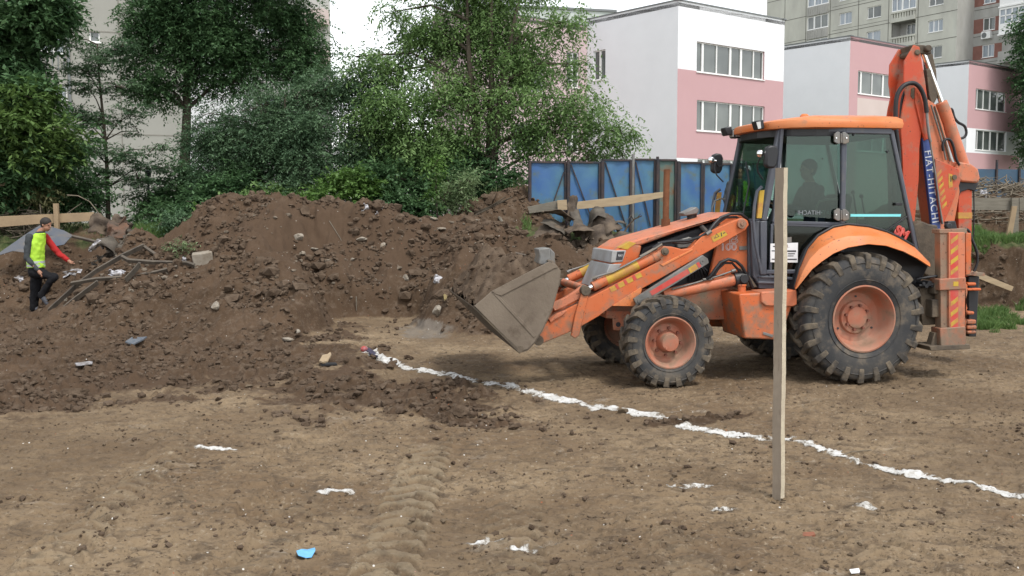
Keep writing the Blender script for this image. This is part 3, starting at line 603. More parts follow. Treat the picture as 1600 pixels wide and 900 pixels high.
p.build('parapet_ribs', M_CAP, rt, smooth=0)
p = MB(); p.cyl((*FBt.pt(FBt.uv(106, 50)[0], 1, .12)[:2], 1), (*FBt.pt(FBt.uv(106, 50)[0], 1, .12)[:2], 22), .07, 10); p.build('downpipe', M_CAP, rt)
# pale building behind, between the trees, and the block whose corner meets the sky
XL = corner(292, 74); XR = corner(519, 70); rt = empty('apartment_block', (0, 0, 0), 0, 'pale apartment block behind the dark trees whose corner meets the open sky', 'building')
FX = Facade(XL, XR, 1, 24, np.array([0, -1])); wx = [(300, 150, 330, 172, (.5,), ()), (300, 90, 330, 112, (.5,), ()), (400, 90, 430, 112, (.5,), ()), (400, 150, 430, 172, (.5,), ()), (460, 90, 490, 112, (.5,), ()), (460, 30, 490, 52, (.5,), ()), (400, 30, 430, 52, (.5,), ())]
ox = [FX.rect(*q[:4]) for q in wx]; mb = MB(); FX.wall(mb, ox); Facade(XR, XR+np.array([-.3, 1])*8, 1, 24, np.array([1, 0])).wall(mb)
mb.build('wall', mat('pale panel', (.48, .48, .45), .9, col2=(.42, .42, .39), scale=.4), rt, smooth=0, fix=False)
for q, o in zip(wx, ox): FX.window(rt, o, *q[4:], .07, True, M_CURT)
for y in (38, 100, 160): p = MB(); a = FX.uv(505, y)[1]; FX.box(p, FX.L-2.5, FX.L-.1, a-.1, a+.9, .003, .9); p.build('balcony', M_PALE, rt, smooth=0)

# ================================================================== TREES
LM = {'dark': leafmat('dark foliage', (.034, .084, .034), (.108, .200, .082), .34), 'blue': leafmat('bluish foliage', (.042, .092, .046), (.135, .220, .115), .34),
      'mid': leafmat('elm foliage', (.070, .142, .042), (.225, .345, .125), .40), 'light': leafmat('fresh foliage', (.06, .13, .028), (.13, .23, .055), .35), 'pale': leafmat('pale weed leaves', (.12, .19, .08), (.23, .30, .15), .3),
      'dry': leafmat('dry brush leaves', (.10, .12, .045), (.20, .19, .09), .2), 'yel': leafmat('yellow green foliage', (.060, .12, .030), (.135, .215, .060), .35)}
M_BARK = mat('bark', (.055, .045, .035), .95, col2=(.10, .085, .065), scale=8, bump=.8, bscale=25, spec=.1, stretch=(1, 1, .3))
M_TWIG = mat('dry twigs', (.20, .17, .13), .9, col2=(.12, .10, .075), scale=6, spec=.1)
def sprays(C, D, L, n, ll, lw, droop, r, up=.3):
    N = len(C); D = D/np.linalg.norm(D, axis=1, keepdims=True); t = (np.arange(n)+.6)/n; L = L[:, None]
    P = C[:, None, :]+D[:, None, :]*(L*t)[..., None]; P[..., 2] -= droop*(L*t*t)
    T = np.repeat(D[:, None, :], n, 1).copy(); T[..., 2] -= 2*droop*t; T /= np.linalg.norm(T, axis=2, keepdims=True)
    S = np.cross(T, np.array([0, 0, 1.])+r.normal(0, .35, T.shape)); S /= np.linalg.norm(S, axis=2, keepdims=True)+1e-6
    S *= np.where(np.arange(n) % 2, 1., -1.)[None, :, None]
    dl = S*.85+T*.55+r.normal(0, .28, S.shape); dl[..., 2] -= .15; dl /= np.linalg.norm(dl, axis=2, keepdims=True)
    wv = np.cross(dl, np.array([0, 0, 1.])+r.normal(0, up, dl.shape)); wv = np.cross(dl, wv) if False else wv; wv /= np.linalg.norm(wv, axis=2, keepdims=True)+1e-6
    l = ll*1.22*r.uniform(.6, 1.35, (N, n, 1)); w_ = lw*1.22*r.uniform(.7, 1.25, (N, n, 1))
    V = np.stack([P, P+dl*l*.45+wv*w_*.5, P+dl*l, P+dl*l*.45-wv*w_*.5], 2).reshape(-1, 3); F = np.arange(len(V)).reshape(-1, 4); return V, F
DENS = 1.75
def crown_clusters(lobes, dens, r, minz=None):
    out = []
    for (px, py, Y, rx, rz, ry) in lobes:
        c = W(px, py, Y); k = Y/FPX; R3 = np.array([rx*k, ry, rz*k]); n = max(3, int(DENS*dens*(R3[0]*R3[2])**.9*(1+R3[1]*.5)*4))
        v = r.normal(size=(n, 3)); v /= np.linalg.norm(v, axis=1, keepdims=True); rad = r.uniform(.25, 1.0, (n, 1))**.6; out.append(c+v*rad*R3)
        for q in range(2 if rx > 12 else 0):
            dv = r.normal(size=3); dv[2] = abs(dv[2])*.6 if r.random() < .6 else dv[2]; dv /= np.linalg.norm(dv); c2 = c+dv*R3*1.05; m2 = max(2, n//6); v = r.normal(size=(m2, 3)); v /= np.linalg.norm(v, axis=1, keepdims=True); out.append(c2+v*r.uniform(.2, 1, (m2, 1))*R3*.34)
    A_ = np.concatenate(out); k_ = gn(A_[:, 0]*1.15+40, A_[:, 2]*1.3+A_[:, 1]*.6, 55) > -.20
    return A_[k_] if k_.sum() > 4 and len(A_) > 60 else A_
def tree(name, label, base, lobes, leaf, dens=7, cr=.42, ns=20, nl=11, L=.42, ll=.085, lw=.036, droop=.5, trunk_r=.12, fork=.35, seed=0, cat='tree', group=None, lean=None, bark=None, stems=1, twigs=True, flat=1.0, hang=0.0):
    r = np.random.default_rng(seed); base = np.array(base, float); root = empty(name, base, 0, label, cat, group)
    Cc = crown_clusters(lobes, dens, r); lc = np.array([W(*l[:3]) for l in lobes]); ctr = lc.mean(0)
    tb = MB(); bs = [base+np.array([r.normal()*.18*(k > 0), r.normal()*.18*(k > 0), -.15]) for k in range(stems)]
    top = max(lc[:, 2])
    nodes = []
    for k, b0 in enumerate(bs):
        tgt = np.array([ctr[0]*.6+b0[0]*.4+(r.normal()*.6 if stems > 1 else 0), ctr[1], top-.3]) if lean is None else np.array(lean, float)
        pts = []; H = tgt-b0
        for q in range(9): f = q/8; pts.append(b0+H*f+np.array([math.sin(f*5+k)*.06*H[2]*.3*f, math.cos(f*4+k)*.05, 0])*(1 if 0 < q < 9 else 0))
        tb.tube(pts, [trunk_r*(1-.85*q/8)+.008 for q in range(9)], 9); nodes += pts[2:]
    nodes = np.array(nodes)
    for c in lc:
        d = np.linalg.norm((nodes-c)*np.array([1, 1, .7]), axis=1)+np.where(nodes[:, 2] > c[2]-.1, 1.2, 0); a = nodes[np.argmin(d)]; m = (a+c)/2+np.array([0, 0, .12*np.linalg.norm(c-a)])
        tb.tube([a, a*.6+m*.4, m, m*.5+c*.5, c], [trunk_r*.36, trunk_r*.3, trunk_r*.24, trunk_r*.18, trunk_r*.1], 6)
    if twigs:
        sel = Cc[r.random(len(Cc)) < .75]
        for c in sel:
            a = lc[np.argmin(np.linalg.norm(lc-c, axis=1))]; m = (a+c)/2+r.normal(0, .06, 3); tb.tube([a, m, c], [.016, .011, .005], 4, False)
    V = np.array(tb.v)-base; tb.v = [tuple(q) for q in V]; tb.build('trunk', bark or M_BARK, root, smooth=60, fix=False)
    n = len(Cc); off = r.normal(size=(n*ns, 3)); off /= np.linalg.norm(off, axis=1, keepdims=True); off *= (r.random((n*ns, 1))**.5)*cr; off[:, 2] *= .75*flat
    size = np.repeat(r.uniform(.45, 1.45, n), ns); C = np.repeat(Cc, ns, 0)+off*size[:, None]
    D = off/np.linalg.norm(off, axis=1, keepdims=True)+r.normal(0, .45, off.shape); D[:, 2] = D[:, 2]*.6*flat+.1-hang
    V, F = sprays(C, D, L*r.uniform(.6, 1.3, len(C)), nl, ll, lw, droop, r); fast_mesh('crown', V-base, F, LM[leaf], root); return root
GZ = lambda px, Y: (lambda p: (p[0], p[1], float(terrain(p[0], p[1]))))(W(px, 340, Y))
# dark leafy tree at the left edge
tree('leafy_tree', 'bright green leafy tree filling the left edge behind the plank', GZ(-60, 22.5), [(5, 150, 22, 60, 45, .9), (45, 215, 21.6, 58, 34, .8), (15, 265, 21.5, 60, 28, .7), (-30, 80, 22.5, 60, 60, 1), (30, 30, 22.5, 55, 32, .9), (55, 15, 22.3, 40, 18, .6), (-50, 180, 22.5, 60, 60, 1), (20, 105, 22.5, 38, 30, .7), (70, 240, 21.5, 32, 24, .5), (0, 305, 21.6, 45, 14, .6)],
     'dark', dens=9, ns=26, nl=9, L=.38, ll=.12, lw=.06, droop=.35, seed=1, trunk_r=.16)
tree('leafy_tree', 'yellowish green branches at the left edge in front of the darker crown', GZ(-30, 21.4), [(60, 158, 21.2, 34, 14, .4), (30, 190, 21.2, 40, 15, .5), (75, 205, 21.2, 28, 11, .35), (10, 228, 21.1, 34, 13, .4), (60, 245, 21.1, 30, 9, .4)], 'yel', dens=7, ns=18, nl=9, L=.34, ll=.12, lw=.055, droop=.3, seed=2, trunk_r=.06)
tree('slender_tree', 'slender sparse dark tree in front of the beige wall', GZ(168, 24.5), [(118, 62, 24.5, 14, 26, .35), (128, 108, 24.5, 24, 16, .4), (160, 90, 24.5, 26, 22, .5), (188, 72, 24.5, 14, 12, .3), (140, 140, 24.5, 30, 12, .5), (182, 135, 24.5, 26, 14, .5), (110, 178, 24.5, 26, 14, .5), (150, 190, 24.5, 34, 14, .6), (205, 178, 24.5, 22, 9, .4), (215, 205, 24.5, 30, 8, .5), (130, 230, 24.3, 40, 16, .6), (190, 245, 24.3, 44, 12, .6), (240, 232, 24.3, 28, 7, .4), (150, 275, 24.2, 48, 16, .7), (215, 282, 24.2, 40, 14, .6), (245, 262, 24.2, 26, 8, .4)],
     'blue', dens=7, cr=.30, ns=15, nl=9, L=.26, ll=.075, lw=.03, droop=.15, seed=3, trunk_r=.055, lean=W(158, 70, 24.5), flat=.5)
tree('tall_tree', 'tall dark tree with a bare trunk rising above the dirt heap', GZ(280, 26), [(240, 10, 26, 40, 30, 1), (290, 40, 26, 50, 38, 1), (250, 85, 26, 40, 26, .8), (225, 60, 26, 20, 18, .5), (345, 20, 26, 60, 40, 1.1), (330, 85, 26, 56, 32, 1), (395, 50, 26, 50, 40, 1), (445, 30, 26.5, 50, 34, 1), (478, 78, 26.5, 32, 24, .8), (420, 95, 26.5, 54, 28, 1), (470, 110, 26.5, 40, 16, .8), (300, 125, 25.8, 44, 20, .7), (250, 128, 25.8, 34, 20, .7), (232, 150, 25.8, 20, 12, .5), (300, -50, 26, 80, 50, 1.3), (420, -40, 26, 70, 45, 1.3), (366, 126, 26, 40, 18, .8)],
     'dark', dens=6.5, cr=.46, ns=22, nl=11, L=.40, ll=.09, lw=.036, droop=.45, seed=4, trunk_r=.17, lean=W(300, -30, 26))
tree('acacia_thicket', 'bluish green feathery acacia behind the highest dirt heap', GZ(430, 23.2), [(350, 180, 23.5, 45, 28, .8), (410, 165, 23.5, 50, 24, .8), (330, 225, 23.3, 36, 30, .7), (385, 225, 23, 50, 34, .8), (450, 205, 23, 48, 34, .8), (345, 280, 22.8, 46, 26, .7), (410, 280, 22.6, 50, 28, .7), (475, 262, 22.6, 48, 34, .8), (510, 205, 23.2, 40, 34, .8), (525, 150, 23.8, 34, 28, .8), (480, 150, 23.8, 44, 20, .8), (555, 135, 24.2, 34, 22, .8), (565, 190, 24, 40, 30, .8), (560, 245, 23.6, 40, 30, .8), (440, 235, 24.2, 60, 40, .6), (360, 250, 24, 50, 40, .6), (310, 195, 23.6, 18, 22, .4), (540, 250, 23, 38, 36, .8), (500, 300, 22.4, 46, 18, .6)],
     'blue', dens=8, cr=.40, ns=22, nl=14, L=.40, ll=.062, lw=.026, droop=.5, seed=5, trunk_r=.10, stems=3, cat='tree')
tree('drooping_tree', 'light green drooping elm left of the blue fence', GZ(755, 23.6), [(555, 88, 24.5, 24, 12, .5), (605, 112, 24.2, 40, 24, .9), (652, 45, 24.5, 36, 30, .8), (700, 65, 24.3, 52, 36, 1), (655, 110, 24, 44, 26, .9), (760, 30, 24.3, 52, 40, 1), (815, 55, 24.2, 42, 38, .9), (760, 100, 23.8, 50, 34, 1), (830, 110, 23.8, 38, 28, .8), (700, 150, 23.6, 54, 30, .9), (630, 165, 23.6, 50, 30, .9), (780, 165, 23.4, 50, 30, .9), (848, 160, 23.4, 42, 24, .8), (900, 155, 23.2, 38, 20, .7), (925, 185, 23, 32, 18, .6), (875, 205, 23, 48, 20, .8), (955, 205, 22.9, 14, 12, .3), (640, 225, 23.2, 48, 28, .8), (710, 215, 23.2, 46, 26, .8), (890, 238, 23, 34, 9, .5), (690, -30, 24.3, 70, 34, 1.1), (790, -30, 24.3, 70, 34, 1.1), (880, 35, 23.8, 14, 20, .4), (618, 18, 24.5, 10, 14, .3), (810, 215, 23.2, 36, 18, .6), (590, 200, 23.6, 40, 30, .8), (905, 100, 23.6, 8, 14, .2)],
     'mid', dens=5.2, cr=.40, ns=19, nl=12, L=.46, ll=.082, lw=.036, droop=.85, seed=6, trunk_r=.13, stems=3, hang=.25)
tree('wispy_sapling', 'wispy sapling tip hanging in front of the white wall', GZ(880, 22.9), [(968, 200, 22.6, 7, 14, .15), (962, 225, 22.6, 12, 6, .15), (985, 210, 22.6, 5, 4, .1), (972, 240, 22.6, 12, 4, .15), (945, 245, 22.6, 10, 5, .15)], 'light', dens=16, cr=.12, ns=6, nl=7, L=.2, ll=.07, lw=.03, droop=.8, seed=16, trunk_r=.02, twigs=True)
for k, (bx, Y, lob, lf, lab, sd) in enumerate([
    (560, 22.3, [(560, 296, 22, 44, 24, .5), (520, 318, 21.8, 40, 16, .5)], 'light', 'bright green low bush behind the middle of the heap crest', 20),
    (655, 23.4, [(650, 270, 23.4, 50, 34, .6), (600, 285, 23.2, 40, 26, .5), (690, 300, 22.6, 40, 20, .5)], 'dark', 'leafy thicket between the acacia and the elm stems', 29),
    (640, 22.6, [(630, 280, 22.5, 50, 30, .6), (660, 320, 22.2, 50, 14, .5), (610, 318, 22.0, 40, 16, .4)], 'dark', 'dark bush under the drooping elm', 21),
    (750, 22.8, [(745, 270, 22.8, 46, 34, .6), (790, 285, 22.6, 26, 20, .4), (770, 245, 23, 34, 18, .4)], 'dark', 'dark bush beside the elm trunk by the fence', 22),
    (450, 22.2, [(450, 312, 22, 50, 14, .5), (395, 312, 22, 46, 12, .5)], 'mid', 'leafy bush right behind the tallest heap', 23),
    (60, 23.5, [(40, 300, 23, 70, 26, .6), (110, 305, 23, 44, 26, .6), (90, 262, 23.3, 30, 26, .5)], 'dark', 'dark bush behind the wooden plank and its post', 24),
    (200, 25, [(150, 322, 25, 44, 20, .5), (215, 322, 25, 50, 18, .5), (270, 315, 25, 40, 22, .6), (300, 285, 25, 30, 30, .6)], 'dark', 'dark bush at the foot of the beige wall', 25),
    (330, 22.4, [(325, 312, 22.2, 34, 26, .6), (300, 335, 21.8, 30, 14, .4), (370, 300, 22.4, 40, 22, .6), (260, 335, 23, 40, 14, .4)], 'dark', 'dark bush behind the sumac plants', 27),
    (-10, 24.2, [(0, 318, 24, 60, 24, .6), (70, 318, 24, 50, 20, .6)], 'dark', 'shaded thicket under the leafy tree at the left edge', 28),
    (700, 24.6, [(700, 262, 24.6, 60, 40, .6), (600, 260, 24.6, 50, 40, .6)], 'dark', 'shaded thicket behind the elm stems', 26)]):
    tree('bush', lab, GZ(bx, Y), lob, lf, dens=10, cr=.34, ns=24, nl=9, L=.30, ll=.085, lw=.042, droop=.3, seed=sd, trunk_r=.03, stems=3, cat='bush', group='bushes along the edge of the higher ground')
tree('pale_bush', 'pale grey green weed on the heap crest left of the blue fence', GZ(716, 20.0), [(700, 300, 19.9, 12, 20, .2), (722, 292, 19.9, 16, 20, .25), (736, 284, 19.9, 10, 16, .2), (712, 318, 19.9, 18, 10, .25)], 'pale', dens=16, cr=.16, ns=12, nl=8, L=.20, ll=.06, lw=.022, droop=.1, seed=30, trunk_r=.012, stems=4, cat='plant')
tree('hanging_shoot', 'bright green leafy shoot hanging down at the heap crest', GZ(683, 20.6), [(682, 262, 20.5, 7, 20, .12), (684, 296, 20.5, 6, 20, .12)], 'light', dens=26, cr=.12, ns=10, nl=8, L=.22, ll=.07, lw=.035, droop=.8, seed=31, trunk_r=.014, cat='plant')
tree('dark_tree', 'dark conifer like tree at the right edge of the picture', GZ(1650, 88), [(1622, 40, 85, 20, 24, 1.4), (1612, 85, 85, 12, 20, 1.2), (1622, 130, 85, 12, 34, 1.4), (1620, 190, 85, 10, 40, 1.3), (1620, 240, 85, 10, 26, 1.3), (1650, 60, 86, 30, 60, 2), (1650, 180, 86, 26, 60, 2)], 'dark', dens=1.6, cr=1.1, ns=30, nl=8, L=1.0, ll=.26, lw=.13, droop=.4, seed=32, trunk_r=.3)
# ================================================================== THE BACKHOE LOADER
def paint(name, base, worn, dirt=(.20, .155, .11), amt=.50, rough=.42):
    m = mat(name, base, rough, col2=worn, scale=2.2, detail=5, mixlo=.38, mixhi=.66, bump=.06, bscale=14, spec=.4, col3=dirt, s3=5.5, lo3=amt-.02, hi3=amt+.2, rvar=.35)
    t = m.node_tree; N = t.nodes; L = t.links; b = N['Principled BSDF']; src = b.inputs['Base Color'].links[0].from_socket; tc = N.new('ShaderNodeTexCoord')
    sx = N.new('ShaderNodeSeparateXYZ'); L.new(tc.outputs['Object'], sx.inputs[0]); mr = N.new('ShaderNodeMapRange'); mr.inputs['From Min'].default_value = 1.25; mr.inputs['From Max'].default_value = .35; mr.inputs['To Max'].default_value = .34; L.new(sx.outputs['Z'], mr.inputs['Value'])
    n = N.new('ShaderNodeTexNoise'); n.inputs['Scale'].default_value = 7; n.inputs['Detail'].default_value = 9; n.inputs['Roughness'].default_value = .75; L.new(tc.outputs['Object'], n.inputs['Vector'])
    ad = N.new('ShaderNodeMath'); ad.operation = 'ADD'; L.new(n.outputs['Fac'], ad.inputs[0]); L.new(mr.outputs[0], ad.inputs[1]); m2 = N.new('ShaderNodeMapRange'); m2.inputs['From Min'].default_value = .66; m2.inputs['From Max'].default_value = .86; m2.inputs['To Max'].default_value = .85; L.new(ad.outputs[0], m2.inputs['Value'])
    x = N.new('ShaderNodeMix'); x.data_type = 'RGBA'; L.new(m2.outputs[0], x.inputs['Factor']); L.new(src, x.inputs['A']); x.inputs['B'].default_value = (.17, .13, .092, 1)
    n3 = N.new('ShaderNodeTexNoise'); n3.inputs['Scale'].default_value = 34; n3.inputs['Detail'].default_value = 5; L.new(tc.outputs['Object'], n3.inputs['Vector']); m3 = N.new('ShaderNodeMapRange'); m3.inputs['From Min'].default_value = .645; m3.inputs['From Max'].default_value = .69; m3.inputs['To Max'].default_value = .8; L.new(n3.outputs['Fac'], m3.inputs['Value'])
    x2 = N.new('ShaderNodeMix'); x2.data_type = 'RGBA'; L.new(m3.outputs[0], x2.inputs['Factor']); L.new(x.outputs['Result'], x2.inputs['A']); x2.inputs['B'].default_value = (.09, .04, .025, 1); L.new(x2.outputs['Result'], b.inputs['Base Color']); return m
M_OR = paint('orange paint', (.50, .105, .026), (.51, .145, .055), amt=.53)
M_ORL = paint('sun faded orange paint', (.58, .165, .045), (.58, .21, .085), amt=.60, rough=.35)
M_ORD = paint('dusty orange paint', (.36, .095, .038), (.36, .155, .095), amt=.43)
M_RED = paint('red orange boom paint', (.44, .055, .018), (.46, .085, .036), amt=.53, rough=.36)
M_SAL = paint('faded salmon paint', (.50, .145, .065), (.50, .19, .11), amt=.54)
M_RUB = mat('tyre rubber', (.036, .037, .039), .8, col2=(.080, .074, .066), scale=3.5, mixlo=.4, mixhi=.7, bump=.15, bscale=40, spec=.3, col3=(.15, .122, .092), s3=7, lo3=.50, hi3=.74)
M_LUG = mat('muddy tyre lugs', (.052, .047, .042), .88, col2=(.17, .138, .10), scale=6, mixlo=.40, mixhi=.66, bump=.3, bscale=50, spec=.2)
M_RIM = mat('dusty orange rim', (.36, .118, .066), .65, col2=(.33, .19, .135), scale=3, spec=.3, col3=(.21, .135, .09), s3=6, lo3=.50, hi3=.70)
M_BLK = mat('black plastic', (.018, .019, .022), .45, spec=.4)
M_HOSE = mat('hydraulic hose', (.014, .014, .016), .5, spec=.4)
M_GUN = mat('blue grey cab frame', (.060, .068, .088), .45, col2=(.085, .09, .105), scale=3, spec=.4, col3=(.17, .15, .125), s3=4, lo3=.58, hi3=.8)
M_GREY = mat('grey bare steel', (.20, .20, .195), .5, metal=.3, col2=(.13, .125, .115), scale=6, spec=.5, col3=(.19, .15, .11), s3=4, lo3=.5, hi3=.7)
M_CHR = mat('chromed rod', (.85, .87, .88), .12, metal=1.0)
M_DIRTY = mat('mud caked steel', (.075, .062, .05), .85, col2=(.15, .118, .085), scale=4, mixlo=.35, mixhi=.65, bump=.4, bscale=25, spec=.2)
M_BUCK = mat('muddy bucket steel', (.125, .098, .074), .7, col2=(.175, .142, .108), scale=2.0, mixlo=.35, mixhi=.62, bump=.25, bscale=30, spec=.3, col3=(.095, .072, .052), s3=5, lo3=.55, hi3=.70)
M_YEL = mat('yellow marking', (.47, .31, .04), .6, col2=(.40, .20, .06), scale=7, mixlo=.45, mixhi=.6, spec=.3)
M_REDM = mat('red marking', (.50, .035, .025), .5, col2=(.42, .09, .07), scale=8)
M_BLUE = mat('blue label band', (.025, .055, .22), .45, col2=(.04, .07, .20), scale=7)
M_LET = mat('pale lettering', (.62, .64, .66), .5)
M_LETG = mat('grey lettering', (.20, .22, .24), .5)
M_TURQ = mat('turquoise sticker', (.18, .62, .66), .5)
M_PAPER = mat('white notice paper', (.72, .73, .74), .7)
M_INK = mat('dark ink', (.03, .03, .035), .6)
M_RUST = mat('rusty pipe', (.13, .055, .028), .8, col2=(.19, .085, .042), scale=9, bump=.3, bscale=60, spec=.2)
M_LENS = mat('lamp lens', (.45, .45, .44), .15, spec=.8)
M_SEAT = mat('black seat cover', (.02, .02, .022), .8)
def glassmat(name, tint, refl=1.45, film=.06):
    m = bpy.data.materials.new(name); m.use_nodes = True; t = m.node_tree; N = t.nodes; L = t.links; N.remove(N['Principled BSDF']); out = N['Material Output']
    tr = N.new('ShaderNodeBsdfTransparent'); tr.inputs[0].default_value = (*tint, 1); gl = N.new('ShaderNodeBsdfGlossy'); gl.inputs['Roughness'].default_value = .03; gl.inputs['Color'].default_value = (.85, .95, .92, 1)
    ge = N.new('ShaderNodeNewGeometry'); dt = N.new('ShaderNodeVectorMath'); dt.operation = 'DOT_PRODUCT'; L.new(ge.outputs['Incoming'], dt.inputs[0]); L.new(ge.outputs['Normal'], dt.inputs[1])
    ab = N.new('ShaderNodeMath'); ab.operation = 'ABSOLUTE'; L.new(dt.outputs['Value'], ab.inputs[0]); su = N.new('ShaderNodeMath'); su.operation = 'SUBTRACT'; su.inputs[0].default_value = 1; L.new(ab.outputs[0], su.inputs[1])
    pw = N.new('ShaderNodeMath'); pw.operation = 'POWER'; L.new(su.outputs[0], pw.inputs[0]); pw.inputs[1].default_value = 5; fr = N.new('ShaderNodeMath'); fr.operation = 'MULTIPLY_ADD'; L.new(pw.outputs[0], fr.inputs[0]); fr.inputs[1].default_value = .9; fr.inputs[2].default_value = .03*refl
    mx = N.new('ShaderNodeMixShader'); L.new(fr.outputs[0], mx.inputs[0]); L.new(tr.outputs[0], mx.inputs[1]); L.new(gl.outputs[0], mx.inputs[2])
    df = N.new('ShaderNodeBsdfDiffuse'); df.inputs[0].default_value = (.22, .23, .21, 1); n = N.new('ShaderNodeTexNoise'); n.inputs['Scale'].default_value = 3; tc = N.new('ShaderNodeTexCoord'); L.new(tc.outputs['Object'], n.inputs['Vector'])
    mr = N.new('ShaderNodeMapRange'); mr.inputs['From Min'].default_value = .35; mr.inputs['From Max'].default_value = .7; mr.inputs['To Min'].default_value = film*.4; mr.inputs['To Max'].default_value = film*1.6; L.new(n.outputs['Fac'], mr.inputs['Value'])
    m2 = N.new('ShaderNodeMixShader'); L.new(mr.outputs[0], m2.inputs[0]); L.new(mx.outputs[0], m2.inputs[1]); L.new(df.outputs[0], m2.inputs[2]); L.new(m2.outputs[0], out.inputs['Surface']); return m
M_GL = glassmat('tinted cab glass', (.47, .585, .545), 1.36, .012)
AO = R(190); OX, OY = 3.60, 11.80; UL = np.array([math.cos(AO), math.sin(AO)]); VL = np.array([-math.sin(AO), math.cos(AO)])
OO = np.array([OX, OY])
def L(px, py, yl):      # picture point -> (x, z) on the machine's own plane y = yl
    d = ray(px, py); t = (yl+VL@OO)/(VL@d[:2]); p = d*t; return (float(UL@(p[:2]-OO)), float(CZ+p[2]))
def LP(pts, yl): return [L(a, b, yl) for a, b in pts]
def L3(px, py, yl): a, b = L(px, py, yl); return (a, yl, b)
def toloc(p): d = np.array(p[:2])-OO; return (float(UL@d), float(VL@d), float(p[2]))
BH = empty('backhoe_loader', (OX, OY, 0), AO, 'muddy orange backhoe loader with a glazed cab, parked with its bucket raised', 'backhoe loader')
def flip(mb): mb.v = [(x, -y, z) for x, y, z in mb.v]; return mb
def both(name, fn, m, bevel=.006, smooth=35, subs=(), parent=None):
    out = []
    for s in (1, -1):
        mb = MB(); fn(mb)
        if s < 0: flip(mb)
        o = mb.build(name, m, parent or BH, bevel=bevel, smooth=smooth); out.append(o)
        for (n2, f2, m2, b2) in subs:
            q = MB(); f2(q)
            if s < 0: flip(q)
            q.build(n2, m2, o, bevel=b2, smooth=smooth)
    return out
def text(name, s, parent, x, y, z, size, m, ang=0.0, yl_face=1, mirror=False, outline=False, sx=1.0):
    c = bpy.data.curves.new(name, 'FONT'); c.body = s; c.size = size; c.align_x = 'CENTER'; c.align_y = 'CENTER'; c.extrude = .0015; c.space_character = 1.16 if s == 'FIAT-HITACHI' else 1.0
    if outline: c.fill_mode = 'NONE'; c.bevel_depth = outline; c.extrude = 0
    t = bpy.data.objects.new(name, c); me = bpy.data.meshes.new_from_object(t); bpy.data.objects.remove(t); me.materials.clear(); me.materials.append(m)
    mx = Matrix(((-1, 0, 0), (0, 0, 1), (0, 1, 0))); k = (-1 if mirror else 1)
    ca, sa = math.cos(ang), math.sin(ang)
    for v in me.vertices:
        a, b, d = v.co.x*k*sx, v.co.y, v.co.z; a, b = a*ca-b*sa, a*sa+b*ca; q = mx @ Vector((a, b, d)); v.co = (q.x+x, q.y+y, q.z+z)
    me.name = name; o = bpy.data.objects.new(name, me); COL.objects.link(o); o.parent = parent; return o
M_BOLT = mat('rusty bolts', (.16, .055, .035), .7)
